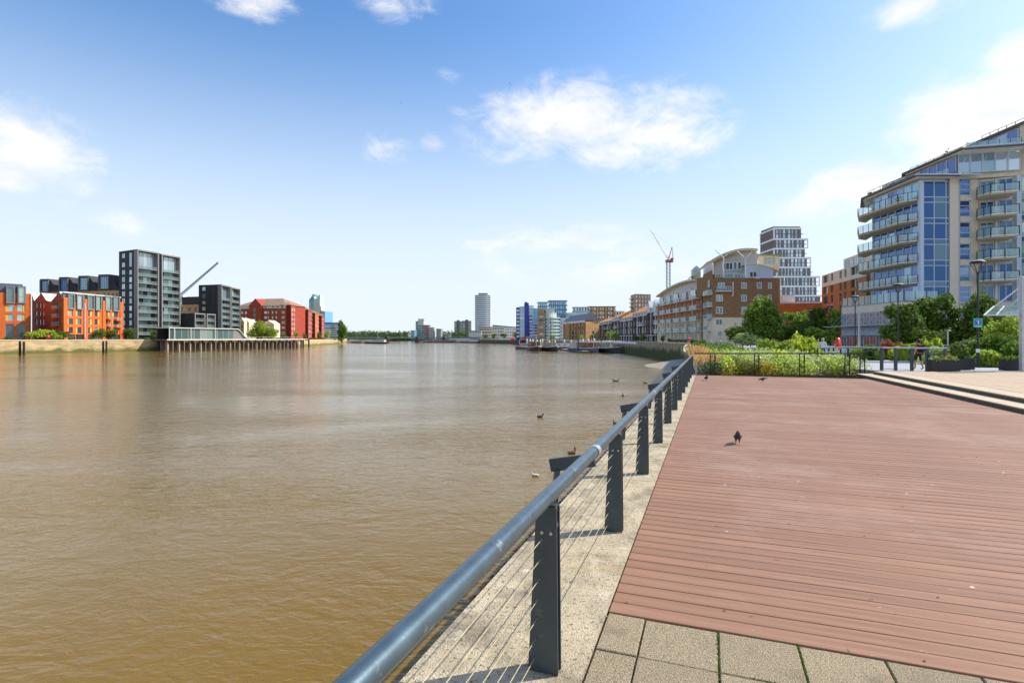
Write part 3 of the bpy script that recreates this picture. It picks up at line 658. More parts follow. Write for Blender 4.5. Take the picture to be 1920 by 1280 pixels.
# ================================================================ left bank
def along(A, B, px):
    """distance along the plan line A-B at which the photo column px meets it"""
    A, B = Vector(A[:2]), Vector(B[:2]); d = B - A; k = (px - 960) / F
    return (k * A.y - A.x) / (d.x - k * d.y) * d.length
def rect(A, B, x0, y0, x1, y1):
    A, B = Vector(A[:2]), Vector(B[:2]); u0, u1 = along(A, B, x0), along(A, B, x1); p = A + (B - A).normalized() * (u0 + u1) / 2
    return u0, PZ(y1, p.y), u1, PZ(y0, p.y)
def frame_of(A, B):
    A, B = Vector(A[:2]), Vector(B[:2]); u = (B - A).normalized(); return A, u, Vector((u.y, -u.x)), (B - A).length
def back(poly_front, depth):
    """plan polygon of a block behind a front line given left to right as seen"""
    A, B = Vector(poly_front[0]), Vector(poly_front[1]); u = (B - A).normalized(); n = Vector((u.y, -u.x))
    return [tuple(A), tuple(B), tuple(B - n * depth), tuple(A - n * depth)]
def loggia(b, A, B, u0, u1, slabs, ztop, zbot, depth, n, glass, frame, fw=.6, back_mat='black_brick', furn=True):
    """portal frame with recessed glazing, a slab and a glass balustrade on every storey"""
    A, u, nn, Ln = frame_of(A, B)
    def P(x, d, z): p = A + u * x - nn * d; return Vector((p.x, p.y, z))
    def bx(m, xa, xb, da, db, za, zb, mi=0):
        q = [P(xa, da, 0), P(xb, da, 0), P(xb, db, 0), P(xa, db, 0)]; m.prism([(p.x, p.y) for p in q], za, zb, mi)
    f = MB(); bx(f, u0, u0 + fw, -.15, depth, zbot, ztop); bx(f, u1 - fw, u1, -.15, depth, zbot, ztop); bx(f, u0 + fw, u1 - fw, -.15, depth, ztop - fw * 1.3, ztop); f.build('frame', [frame], b.root)
    zs = sorted(slabs) + [ztop - fw * 1.3]
    for i, z in enumerate(sorted(slabs)):
        m = MB(); bx(m, u0 + fw, u1 - fw, .05, depth, z - .28, z); o = m.build('floor_slab', [frame], b.root)
        g = MB(); xa, xb = u0 + fw, u1 - fw; g.quad(P(xa, .12, z + .05), P(xb, .12, z + .05), P(xb, .12, z + 1.0), P(xa, .12, z + 1.0), 1); g.bar(P(xa, .12, z + 1.05), P(xb, .12, z + 1.05), .06, .06, 0); g.build('balustrade', ['galv', 'clear_green'], o)
        hgt = zs[i + 1] - z - .32; w = (xb - xa) / n
        for k in range(n):
            x = xa + w * (k + .5); p = P(x, depth - .05, z + .02)
            if (k * 7 + i * 3) % 5 == 4 and i < len(slabs) - 1: continue
            obj('window', window_mesh(w * .97, hgt, 2, 1, 'glass_pale' if hgt > 4 else glass, 'grey_frame', .09, .06), b.root, p, math.atan2(u.y, u.x))

# --- orange brick flats at the far left
A, B = XY(-75, 186), XY(58, 199)
b = Bld('brick_flats', 'bright orange brick flats at the left edge with two glazed dormer boxes', (A.x, A.y, .9), group='brick flats on the left bank')
_, u, n, Ln = frame_of(A, B); zt = PZ(550, 197)
ops, wins = [], []
for (x0, x1, pan) in ((10.5, 26, 'l'), (32, 47.5, 'r'), (-30, -14, 'l'), (-55, -40, 'r')):
    for (y0, y1) in ((571, 584), (589, 601.5), (607, 637)):
        r = rect(A, B, x0, y0, x1, y1); r = (r[0], max(r[1], 1.3), r[2], r[3]); ops.append(r); wins.append((r, pan, y0))
for (x0, x1) in ((10.5, 27), (31.5, 48), (-31, -13), (-56, -39)):
    r = rect(A, B, x0, 549, x1, 568); ops.append((r[0], r[1], r[2], zt))
b.facade(A, B, .9, zt, ops, 'orange_brick', .35)
for r, pan, y0 in wins:
    w, h = r[2] - r[0], r[3] - r[1]
    if y0 < 600:
        pw = w * .33; xc = r[0] + (pw / 2 if pan == 'l' else w - pw / 2); m = MB(); q = A + u * (xc - pw / 2) - n * .2; q2 = A + u * (xc + pw / 2) - n * .2
        m.bar((q.x, q.y, r[1] + h / 2), (q2.x, q2.y, r[1] + h / 2), .08, h); m.build('shutter_panel', ['yellow_panel'], b.root)
        b.win(A, u, n, r[0] + (pw + (w - pw) / 2 if pan == 'l' else (w - pw) / 2), r[1], w - pw, h, 1, 1, 'glass_pale', 'grey_frame', .3)
    else: b.win(A, u, n, (r[0] + r[2]) / 2, r[1], w, h, 2, 2, 'glass_dark', 'grey_frame', .3)
def dormer(b, A, B, x0, y0, x1, y1, proud=.5, glass='glass_green'):
    A2, u, n, Ln = frame_of(A, B); r = rect(A, B, x0, y0, x1, y1); m = MB(); w, h, t = r[2] - r[0], r[3] - r[1], .32
    def P(x, d, z): p = A2 + u * x + n * d; return (p.x, p.y, z)
    for xa, xb, za, zb in ((r[0], r[0] + t, r[1], r[3]), (r[2] - t, r[2], r[1], r[3]), (r[0] + t, r[2] - t, r[1], r[1] + t * 1.4), (r[0] + t, r[2] - t, r[3] - t, r[3])):
        q = [P(xa, proud, 0), P(xb, proud, 0), P(xb, -3, 0), P(xa, -3, 0)]; m.prism([(p[0], p[1]) for p in q], za, zb)
    d = m.build('dormer', ['grey_frame'], b.root)
    p = A2 + u * (r[0] + r[2]) / 2 + n * (proud - .35); obj('window', window_mesh(w - 2 * t, h - 2.4 * t, 1, 1, glass, 'grey_frame', .08, .05, split=.36), d, (p.x, p.y, r[1] + 1.4 * t), math.atan2(u.y, u.x))
for (x0, x1) in ((11.5, 28), (33, 48.5), (-30, -14), (-55, -39)): dormer(b, A, B, x0, 536.5, x1, 569)
pl = back((A - u * .01, B), 16); m = MB(); m.prism([tuple(Vector(p) - n * .9) for p in pl], .9, zt - .3); b.part('core', m, ['dark_red_brick'])
m = MB(); rz = PZ(532.5, 197)      # slate mansard
m.prism([tuple(A - n * .6), tuple(B - n * .6 - u * 2.2), tuple(B - n * 15 - u * 2.2), tuple(A - n * 15)], zt - .3, rz, ztop=lambda p: rz); b.part('roof', m, ['slate'])
b.done(); m = MB(); m.prism(pl[1:3] + [tuple(Vector(pl[2]) - u * .5), tuple(Vector(pl[1]) - u * .5)], .9, zt - .05); b.part('end_wall', m, ['orange_brick'])

# --- second brick flats: gabled side to the camera, its shade put into a darker brick, lit front to the river
G0, G1, G2 = XY(60, 216), XY(118, 197), XY(226, 223)
b = Bld('brick_flats', 'long orange brick flats with six glazed dormer boxes and a dark gabled end', (G1.x, G1.y, .9), group='brick flats on the left bank')
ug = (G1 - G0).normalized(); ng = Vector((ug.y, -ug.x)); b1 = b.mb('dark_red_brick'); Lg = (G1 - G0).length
def gz(px, py): t = along(G0, G1, px); p = G0 + ug * t; return t, PZ(py, p.y)
prof = [gz(60, 551), gz(64, 564), gz(77.5, 549), gz(86.5, 563), gz(95, 566), gz(111, 546.5), gz(118, 560)]
ops = []
for x0, x1 in ((66, 69.5), (73, 76.5), (79, 82.5), (101, 104), (106, 109), (111, 113.5)):
    for y0, y1 in ((568, 577), (584, 592), (599, 609)): ops.append(rect(G0, G1, x0, y0, x1, y1))
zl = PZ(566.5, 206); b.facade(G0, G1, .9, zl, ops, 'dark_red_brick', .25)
for r in ops: b.win(G0, ug, ng, (r[0] + r[2]) / 2, r[1], r[2] - r[0], r[3] - r[1], 1, 1, 'glass_dark', 'grey_frame', .2)
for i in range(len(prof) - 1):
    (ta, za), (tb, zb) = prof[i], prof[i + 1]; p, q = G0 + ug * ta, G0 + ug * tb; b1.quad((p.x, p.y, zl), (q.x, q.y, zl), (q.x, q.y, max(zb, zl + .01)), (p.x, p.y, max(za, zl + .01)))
m = MB(); ur = (G2 - G1).normalized()
for i in range(len(prof) - 1):
    (ta, za), (tb, zb) = prof[i], prof[i + 1]; p, q = G0 + ug * ta, G0 + ug * tb; e = ur * (25.5 if i > 3 else 12); m.quad((p.x, p.y, za), (q.x, q.y, zb), (q.x + e.x, q.y + e.y, zb), (p.x + e.x, p.y + e.y, za))
b.part('roof', m, ['pale_roof'])
for y in (578, 593.5, 609): b.balcony(G0, ug, ng, along(G0, G1, 103.5), along(G0, G1, 112), PZ(y, 199), 1.2, 'orange_brick', th=.5, posts=2)
A, B = G1, G2; _, u, n, Ln = frame_of(A, B); zt = PZ(560, 197)
ops, wins = [], []
dx = ((126, 138.5), (142.5, 154.5), (162.5, 175), (178, 189), (196, 208), (211, 223))
for k, (x0, x1) in enumerate(dx):
    for j, (y0, y1) in enumerate(((581, 592.5), (597, 608), (613, 624.5))):
        o_ = .3 * k; r = rect(A, B, x0 - .5, y0 + o_, x1 - 2, y1 + o_)
        ops.append(r); wins.append((r, 'l' if k in (0, 1, 5) else 'r'))
gr = [rect(A, B, x0 - .5, 627, x1 + 2, 636) for x0, x1 in dx]; ops += [(r[0], 1.2, r[2], r[3]) for r in gr]
b.facade(A, B, .9, zt - .9, ops, 'orange_brick', .3)
for r, pan in wins:
    w, h = r[2] - r[0], r[3] - r[1]; pw = w * .33; xc = r[0] + (pw / 2 if pan == 'l' else w - pw / 2); m = MB(); q = A + u * (xc - pw / 2) - n * .16; q2 = A + u * (xc + pw / 2) - n * .16
    m.bar((q.x, q.y, r[1] + h / 2), (q2.x, q2.y, r[1] + h / 2), .08, h); m.build('shutter_panel', ['yellow_panel'], b.root)
    b.win(A, u, n, r[0] + (pw + (w - pw) / 2 if pan == 'l' else (w - pw) / 2), r[1], w - pw, h, 1, 1, 'glass_dark', 'grey_frame', .25)
for r in gr: b.win(A, u, n, (r[0] + r[2]) / 2, 1.2, r[2] - r[0], r[3] - 1.2, 3, 1, 'glass_plain', 'black', .28)
for k, (x0, x1) in enumerate(dx): dormer(b, A, B, x0, 551.5 + .85 * k, x1, 579.5 + .85 * k)
for y, xa, xb in ((597.5, 198, 208), (611.5, 199, 208), (599, 213.5, 224.5), (612, 213.5, 224.5)): b.balcony(A, u, n, along(A, B, xa), along(A, B, xb), PZ(y, 218), 1.3, 'orange_brick', th=.45, posts=2, railmat='black')
for px in (118.3, 157, 191.5, 224.5):      # brick fins between the bays
    t = along(A, B, px); m = MB(); q = A + u * t; q2 = A + u * (t + 1.6); m.bar((q.x + n.x * .05, q.y + n.y * .05, (zt + 2) / 2), (q2.x + n.x * .05, q2.y + n.y * .05, (zt + 2) / 2), .5, zt - 1.0); b.part('pier', m, ['orange_brick'])
m = MB(); p = A + u * along(A, B, 157.5) + n * .35; m.tube((p.x, p.y, 2), (p.x, p.y, zt - 1), .12); b.part('drainpipe', m, ['white'])
m = MB(); m.prism([tuple(A - n * .7 - ng * .9), tuple(B - n * .7), tuple(B - n * 22), tuple(G0 - ng * .9)], .9, zt - 1); b.part('core', m, ['dark_red_brick'])
m = MB(); rz = PZ(547, 197); q = [tuple(A - n * .35 + u * .4), tuple(B - n * .35), tuple(B - n * 7), tuple(A - n * 5 + u * 5)]; m.prism(q, zt - 1, rz - .3); b.part('mansard', m, ['slate'])
m = MB(); q = [tuple(A + n * .1 + u * .1), tuple(B + n * .1 + u * .2), tuple(B - n * 7), tuple(A - n * 5 + u * 5)]; m.prism(q, rz - .3, rz + .15); b.part('parapet', m, ['pale_roof'])
b.done()

# --- four dark mansard houses behind
names = ['leftmost', 'second from the left', 'third from the left', 'rightmost']
for k, (x0, x1, xs, yt, wy0, wy1) in enumerate(((75, 92, 112, 523, 527, 546), (110.8, 128.5, 149, 519.5, 524, 544.5), (147, 166, 186, 517, 521.5, 543), (184.5, 205, 223.5, 514.5, 519, 541))):
    Y = 256 - 2 * k; A, B = XY(x0, Y), XY(xs, Y - 1.5)
    b = Bld('town_house', 'dark mansard house, %s of four behind the long orange flats' % names[k], (A.x, A.y, .9), group='dark mansard houses')
    zb = PZ(548 - k, Y); _, u, n, Ln = frame_of(A, B); cols = [(Ln * (i + .5) / 5, 1.1) for i in range(5)]
    b.grid(A, B, .9, zb, cols, [(zb - 3.6, 2.4), (zb - 7, 2.4)], 'warm_brick', .2, nx=1, glass='glass_dark', frame='grey_frame')
    m = MB(); zt = PZ(yt, Y); l1 = along(A, B, x1)
    for (za, zb2, xr0, xr1) in ((zb, zt, Ln, l1),):
        f = [A, A + u * Ln, A + u * l1, A]; dd = -n * 11
        vs = [(A.x, A.y, zb), (B.x, B.y, zb), ((A + u * l1).x, (A + u * l1).y, zt), (A.x, A.y, zt)]; vb = [(v[0] + dd.x, v[1] + dd.y, v[2]) for v in vs]
        m.add(vs + vb, [(0, 1, 2, 3), (7, 6, 5, 4), (1, 5, 6, 2), (2, 6, 7, 3), (3, 7, 4, 0), (0, 4, 5, 1)])
    b.part('mansard', m, ['black_brick'])
    r = rect(A, B, x0 + 3, wy0, x1 - 1, wy1); m = MB(); t = .5; pr = .6
    def P(x, d, z): p = A + u * x + n * d; return (p.x, p.y, z)
    for xa, xb, za, zb2 in ((r[0] - t, r[0], r[1] - t, r[3] + t), (r[2], r[2] + t, r[1] - t, r[3] + t), (r[0], r[2], r[1] - t, r[1]), (r[0], r[2], r[3], r[3] + t)):
        q = [P(xa, pr, 0), P(xb, pr, 0), P(xb, -.2, 0), P(xa, -.2, 0)]; m.prism([(p[0], p[1]) for p in q], za, zb2)
    d = m.build('window_box', ['grey_brown'], b.root); p = P((r[0] + r[2]) / 2, .1, 0); obj('window', window_mesh(r[2] - r[0], r[3] - r[1], 4, 5, 'glass_blue', 'black', .1, .06), d, (p[0], p[1], r[1]), math.atan2(u.y, u.x))
    pl = back((A, B), 11); m = MB(); m.prism([tuple(Vector(q) - n * .4) for q in pl], .9, zb - .05); b.part('core', m, ['warm_brick']); b.done()

# --- black tower
T0, T1, T2 = XY(223, 247), XY(257.5, 240), XY(338, 261)
b = Bld('apartment_tower', 'tall black brick apartment tower with two framed stacks of balconies', (T1.x, T1.y, .9), group='black brick blocks on the left bank')
_, u, n, Ln = frame_of(T0, T1); zt = PZ(467, 240)
ops = []
rows = [(475, 484), (492, 501), (506, 515), (519, 529), (532, 542), (546, 556), (559, 569), (573, 582.5), (587, 596), (600, 610), (614, 623)]
for i, (y0, y1) in enumerate(rows):
    for j, (x0, x1) in enumerate(((227.5, 234), (241, 247), (251.5, 254.5))):
        r = rect(T0, T1, x0, y0, x1, y1)
        if j == 1 and i == 0: r = rect(T0, T1, x0, 473.5, x1, 500)
        if j == 1 and i == 1: continue
        ops.append((*r, 2 if j == 0 else 1))
b.facade(T0, T1, .9, zt, ops, 'black_brick', .25)
for r in ops: b.win(T0, u, n, (r[0] + r[2]) / 2, r[1], r[2] - r[0], r[3] - r[1], r[4], 1, 'glass_pale', 'grey_frame', .2)
_, u2, n2, L2 = frame_of(T1, T2); dep = 1.9
m = MB(); q = [tuple(T0), tuple(T1 - n2 * 0 + u2 * .02), tuple(T1 - n2 * dep + u2 * .02), tuple(T2 - n2 * dep), tuple(T2 - n2 * 20), tuple(T0 - n2 * 3)]
m.prism([tuple(T0 - n * .6), tuple(T1 - n2 * dep + u2 * .6), tuple(T2 - n2 * dep), tuple(T2 - n2 * 14), tuple(T0 - n * 16)], .9, zt - .4); b.part('core', m, ['black_brick'])
slabs = [PZ(501.5, 240) - 3.27 * k for k in range(10)]
loggia(b, T1, T2, 0, along(T1, T2, 297.5), slabs, zt, .9, dep, 5, 'glass_green', 'grey_frame', .45)
loggia(b, T1, T2, along(T1, T2, 303), L2, [s - .15 for s in slabs], zt - .35, .9, dep, 4, 'glass_green', 'grey_frame', .45)
m = MB(); m.bar(tuple(T1 + u2 * along(T1, T2, 298) - n2 * 1.2) + ((zt + .9) / 2,), tuple(T1 + u2 * along(T1, T2, 302.8) - n2 * 1.2) + ((zt + .9) / 2,), 1.2, zt - 1.2); b.part('recess_wall', m, ['black_brick']); b.done()

# --- smaller dark blocks to its right
T0, T1, T2 = XY(372.5, 287), XY(415, 283), XY(450, 306)
b = Bld('apartment_block', 'black brick block of eight storeys with two framed balcony stacks, left of the red apartments', (T1.x, T1.y, .9), group='black brick blocks on the left bank')
_, u, n, Ln = frame_of(T0, T1); zt = PZ(533, 283); ops = []
for x0, x1 in ((378.5, 385), (395.5, 401.5)):
    for y0, y1 in ((538, 545), (551, 559), (563.5, 570), (575, 582), (587, 594), (599, 606), (611, 618)): ops.append(rect(T0, T1, x0, y0, x1, y1))
b.facade(T0, T1, .9, zt, ops, 'black_brick', .25)
for r in ops: b.win(T0, u, n, (r[0] + r[2]) / 2, r[1], r[2] - r[0], r[3] - r[1], 2, 1, 'glass_green', 'grey_frame', .2)
_, u2, n2, L2 = frame_of(T1, T2); m = MB(); m.prism([tuple(T0 - n * .6), tuple(T1 - n2 * 1.8 + u2 * .6), tuple(T2 - n2 * 1.8), tuple(T2 - n2 * 14), tuple(T0 - n * 16)], .9, zt - .4); b.part('core', m, ['black_brick'])
slabs = [PZ(561, 283) - 3.2 * k for k in range(6)]
loggia(b, T1, T2, 0, along(T1, T2, 432), slabs, zt, .9, 1.8, 3, 'glass_green', 'grey_frame', .5)
loggia(b, T1, T2, along(T1, T2, 433.5), L2, [s - .5 for s in slabs] + [slabs[0] + 2.7], zt - .3, .9, 1.8, 3, 'glass_green', 'grey_frame', .5); b.done()
T1, T2 = XY(363, 262), XY(405, 276); b = Bld('apartment_block', 'low black block with two pale frames in front of the eight storey block', (T1.x, T1.y, .9), group='black brick blocks on the left bank')
_, u2, n2, L2 = frame_of(T1, T2); zt = PZ(587, 265); T0 = XY(336, 266); _, u, n, Ln = frame_of(T0, T1); b.facade(T0, T1, .9, zt - .2, [], 'black_brick')
m = MB(); m.prism([tuple(T0 - n * .5), tuple(T1 - n2 * 1.6 + u2 * .3), tuple(T2 - n2 * 1.6), tuple(T2 - n2 * 6), tuple(T0 - n * 9)], .9, zt - .6); b.part('core', m, ['black_brick'])
for xa, xb in ((365, 384.5), (387.5, 404)): loggia(b, T1, T2, along(T1, T2, xa), along(T1, T2, xb), [PZ(601, 267), PZ(613, 267), PZ(625, 267)], zt, .9, 1.6, 2, 'glass_plain', 'grey_frame', .45)
b.done()
A, B = XY(338, 322), XY(374, 318); b = Bld('apartment_block', 'brown flats with a dark set-back roof storey behind the low black block', (A.x, A.y, .9), group='black brick blocks on the left bank')
_, u, n, Ln = frame_of(A, B); zt = PZ(571, 320); b.grid(A, B, .9, zt, [(Ln * (k + .5) / 3, 2.0) for k in range(3)], [(zt - 4, 2.4), (zt - 7.4, 2.4), (zt - 10.8, 2.4)], 'warm_brick', .3, nx=2, glass='glass_dark', frame='grey_frame')
m = MB(); m.prism([tuple(Vector(q) - n * .6) for q in back((A, B), 14)], .9, zt - .05); b.part('core', m, ['warm_brick']); m = MB(); m.prism([tuple(Vector(q) - n * 1.0) for q in back((A, B), 12)], zt - .04, PZ(556, 320)); b.part('roof_storey', m, ['black_brick']); b.done()

# --- leaning jib of a crane behind the tower
r = thing('crane', (*XY(338, 345), .9), 'grey luffing crane jib slanting up behind the black tower', 'crane')
p0 = Vector((*XY(330, 345), PZ(560, 345))); p1 = Vector((*XY(409, 345), PZ(492, 345))); m = MB()
for o_ in ((0, 0, .7), (0, .9, -.5), (0, -.9, -.5)): m.tube(p0 + Vector(o_), p1 + Vector(o_) * .6, .22, .18, 5)
nb = 22
for i in range(nb):
    a, c = p0.lerp(p1, i / nb), p0.lerp(p1, (i + .5) / nb); m.tube(a + Vector((0, .8, -.5)), c + Vector((0, 0, .7)), .1, n=4); m.tube(c + Vector((0, 0, .7)), a + (p1 - p0) / nb + Vector((0, -.8, -.5)), .1, n=4)
m.build('jib', ['crane_blue'], r)
m = MB(); q = Vector((*XY(336, 345), 0)); m.bar(q + Vector((0, 0, .9)), q + Vector((0, 0, PZ(558, 345))), 1.8, 1.8); m.build('mast', ['crane_blue'], r)
m = MB(); m.box(q.x - 2.5, q.y - 2, PZ(560, 345), q.x + 3.5, q.y + 2, PZ(554, 345)); m.build('cab', ['crane_white'], r)

# --- red brick riverside apartments
R0, R1 = XY(536, 362), XY(604, 442)
b = Bld('brick_apartments', 'red brick riverside apartments with brown hipped roofs and projecting bays beyond the jetty', (R0.x, R0.y, .6))
A = XY(446, 372); _, u, n, Ln = frame_of(A, R0); ze = PZ(572.5, 364); ops = []
for x, wv in ((454, 1.6), (461, 1.6), (473.5, 1.3), (497.5, 2.2), (503, .9), (511, 1.0), (518, 1.0), (531, 2.4)):
    for y in (588, 597.5, 607, 616.5, 626): t = along(A, R0, x); ops.append((t - wv / 2, PZ(y, 366), t + wv / 2, PZ(y - 4.5, 366)))
b.facade(A, R0, .6, ze - 1.9, ops, 'dark_red_brick', .2)
for r in ops: b.win(A, u, n, (r[0] + r[2]) / 2, r[1], r[2] - r[0], r[3] - r[1], 1 if r[2] - r[0] < 1.5 else 2, 1, 'glass_pale', 'white', .12, t=.2)
ops = [(along(A, R0, x) - .9, ze - 1.6, along(A, R0, x) + .9, ze - .3) for x in (498, 505, 512, 520, 529)]
b.facade(A, R0, ze - 1.9, ze, ops, 'offwhite', .15)
for r in ops: b.win(A, u, n, (r[0] + r[2]) / 2, r[1], 1.8, 1.3, 2, 1, 'glass_dark', 'white', .1)
m = MB(); m.prism([tuple(Vector(q) - n * .5) for q in back((A, R0), 20)], .6, ze - .05); b.part('core', m, ['red_brick'])
def hip(m, A, B, depth, z0, z1, ov=.6, inset=None):
    A, u, n, L_ = frame_of(A, B); ins = depth * .5 if inset is None else inset
    q = [A - u * ov + n * ov, B + u * ov + n * ov, B + u * ov - n * (depth + ov), A - u * ov - n * (depth + ov)]; r0, r1 = A + u * ins - n * depth / 2, B - u * ins - n * depth / 2
    v = [(p.x, p.y, z0) for p in q] + [(r0.x, r0.y, z1), (r1.x, r1.y, z1)]; m.add(v, [(0, 1, 5, 4), (1, 2, 5), (2, 3, 4, 5), (3, 0, 4), (3, 2, 1, 0)])
m = MB(); hip(m, A, R0, 20, ze, PZ(558.5, 370)); b.part('roof', m, ['brown_roof'])
t0, t1 = along(A, R0, 470), along(A, R0, 493); m = MB(); q0, q1 = A + u * t0 + n * 1.5, A + u * t1 + n * 1.5; qm = (q0 + q1) / 2; zk = PZ(572, 366); zp = PZ(559.5, 366)     # gabled centre bay
e = -n * 12; vs = [(q0.x, q0.y, .6), (q1.x, q1.y, .6), (q1.x, q1.y, zk), (qm.x, qm.y, zp), (q0.x, q0.y, zk)]; vb = [(v[0] + e.x, v[1] + e.y, v[2]) for v in vs]
m.add(vs + vb, [(0, 1, 2, 3, 4), (1, 6, 7, 2), (2, 7, 8, 3), (3, 8, 9, 4), (4, 9, 5, 0)]); b.part('gable_bay', m, ['red_brick'])
for k in range(6): p = A + u * (t0 + (t1 - t0) * .45) + n * 1.56; obj('window', window_mesh(2.0, 2.6, 2, 1, 'glass_dark', 'grey_frame'), b.root, (p.x, p.y, 2 + 3.5 * k), math.atan2(u.y, u.x))
A, B = R0, R1; _, u, n, Ln = frame_of(A, B)
secs = [(536, 553, 575, 565), (553, 569, 579, 569), (569, 582.5, 583.5, 575), (582.5, 595, 589.5, 580), (595, 604.8, 594, 585)]
for k, (xa, xb, ye, yr) in enumerate(secs):
    ta, tb = along(A, B, xa), along(A, B, xb); pa, pb = A + u * ta, A + u * tb; z = PZ(ye, (pa.y + pb.y) / 2); rz = PZ(yr, (pa.y + pb.y) / 2); L_ = tb - ta
    bay0, bay1 = ta + L_ * .04, ta + L_ * .55; c0, c1 = A + u * bay0 + n * 3.2, A + u * bay1 + n * 3.2
    rows = [(z - 3.1 - 3.2 * j, 2.0) for j in range(6) if z - 3.1 - 3.2 * j > 1.2]
    wl = (bay1 - bay0); b.grid(c0, c1, .6, z + .8, [(wl * .28, wl * .26), (wl * .72, wl * .26)], rows, 'orange_brick' if k % 2 else 'red_brick', .15, nx=2, glass='glass_pale', frame='white')
    s0 = A + u * bay0; b.facade(s0, c0, .6, z + .8, [], 'red_brick'); b.facade(c1, A + u * bay1, .6, z + .8, [], 'red_brick')
    m = MB(); m.prism([tuple(c0 - n * .4), tuple(c1 - n * .4), tuple(A + u * bay1 - n * 2), tuple(A + u * bay0 - n * 2)], .6, z + .75); b.part('bay_core', m, ['red_brick'])
    m = MB(); hip(m, c0, c1, 7, z + .8, z + 3.0, .4); b.part('bay_roof', m, ['brown_roof'])
    r0, r1 = A + u * bay1, A + u * tb; L3 = tb - bay1; b.grid(r0, r1, .6, z, [(L3 * .5, L3 * .5)], rows, 'tan_brick' if k % 2 == 0 else 'red_brick', .3, nx=2, glass='glass_plain', frame='white')
    for (zz, hh) in rows[:-1]: b.balcony(r0, u, n, L3 * .1, L3 * .9, zz - .1, 1.5, 'offwhite', posts=2, railmat='white')
    b.facade(A + u * ta, A + u * bay0, .6, z, [], 'red_brick'); px_ = pa + u * (10 if k == 0 else 0); m = MB(); m.prism([tuple(pa - n * .5 + u * (1.2 if k == 0 else 0)), tuple(pb - n * .5), tuple(pb - n * 18), tuple(px_ - n * 18)], .6, z - .1); b.part('core', m, ['red_brick'])
    m = MB(); hip(m, pa + u * (6 if k == 0 else 0), pb, 18, z, rz, .5, inset=3); b.part('roof', m, ['brown_roof']); b.done(); b.walls = {}
b.done()
# --- low yellow houses in front of it
for k, (x0, x1, yt, ye, Y, wh) in enumerate(((449, 457, 596, 602, 318, 'left of the two big trees'), (459, 466.5, 598, 604, 322, 'with white balconies beside the big trees'), (493, 513.5, 600, 607, 335, 'half hidden behind the big trees'))):
    A, B = XY(x0, Y), XY(x1, Y); b = Bld('yellow_house', 'small yellow brick house with a pale gable, ' + wh, (A.x, A.y, .6), 'house', 'yellow houses by the jetty'); _, u, n, Ln = frame_of(A, B); ze = PZ(ye, Y); zp = PZ(yt, Y)
    b.grid(A, B, .6, ze, [(Ln * .5, Ln * .45)], [(2, 1.8), (5, 1.8), (7.6, 1.6)][:3 if ze > 9.4 else 2], 'yellow_brick', .15, nx=2, frame='white')
    m = MB(); q0, q1 = A, B; qm = (A + B) / 2; e = Vector((0, 9)); vs = [(A.x, A.y, ze), (B.x, B.y, ze), (qm.x, qm.y, zp)]; vb = [(v[0], v[1] + 9, v[2]) for v in vs]; m.add(vs + vb, [(0, 1, 2), (0, 2, 5, 3), (2, 1, 4, 5)]); b.part('roof', m, ['cream'])
    m = MB(); m.prism([(A.x, A.y + .4), (B.x, B.y + .4), (B.x, B.y + 9), (A.x, A.y + 9)], .6, ze - .05); b.part('core', m, ['cream'])
    if k == 1:
        for zz in (2.0, 5.0): b.balcony(A, u, n, .1, Ln - .1, zz, 1.3, 'white', posts=2, railmat='white')
    b.done()

# --- jetty with its glass pavilion
J0, J1 = XY(313, 213), XY(568, 281); _, u, n, Ln = frame_of(J0, J1)
r = thing('jetty', (J0.x, J0.y, WZ), 'long timber jetty on many piles with a white edge beam by the left bank', 'jetty')
def JP(x, d, z): p = J0 + u * x - n * d; return Vector((p.x, p.y, z))
m = MB(); q = [JP(0, .2, 0), JP(Ln, .2, 0), JP(Ln, 9, 0), JP(0, 9, 0)]; m.prism([(p.x, p.y) for p in q], 1.0, 1.45); m.build('deck_slab', ['wood_pile'], r)
m = MB(); m.bar(JP(0, 0, 1.35), JP(Ln, 0, 1.35), .3, .5); m.build('edge_beam', ['offwhite'], r)
m = MB(); m.bar(JP(0, .5, -.2 + .9), JP(Ln, .5, .7), .35, .4); m.build('waler', ['pile_dark'], r)
NJ = 30
for k in range(NJ + 1):
    x = .3 + (Ln - .6) * k / NJ; m = MB(); m.tube(JP(x, .35, -4.5), JP(x, .35, 1.0), .17, n=6); m.build('pile', ['pile_pale' if k % 2 else 'wood_pile'], r)
    if k % 2 == 0:
        m = MB(); m.tube(JP(x + .9, 1.6, -4.5), JP(x + .9, 1.6, 1.0), .55, n=10); m.build('pile', ['pile_pale'], r)
        m = MB(); m.tube(JP(x + .9, 6.5, -4.5), JP(x + .9, 6.5, 1.0), .6, n=8); m.build('pile', ['pile_dark'], r)
    if k % 2 and k > 3:
        m = MB(); m.tube(JP(x, .7, -.9), JP(x + 1.9, .7, .6), .07, n=5); m.build('brace', ['wood_pile'], r)
m = MB(); q = [JP(0, 3.4, 0), JP(Ln, 3.4, 0), JP(Ln, 3.9, 0), JP(0, 3.9, 0)]; m.prism([(p.x, p.y) for p in q], -4.5, .4); m.build('rear_wall', ['wood_pile'], r)
r = thing('pavilion', JP(2, 0, 1.5), 'long low glass pavilion with a curving white roof edge standing on the jetty', 'pavilion')
x0, x1, x2 = along(J0, J1, 318), along(J0, J1, 446), along(J0, J1, 466); zr = 5.9
edge = [(x0, zr), (x1, zr)] + [(x1 + (x2 - x1) * s_, zr - (zr - 1.75) * (3 * s_ ** 2 - 2 * s_ ** 3)) for s_ in [i / 10 for i in range(1, 11)]]
m = MB()
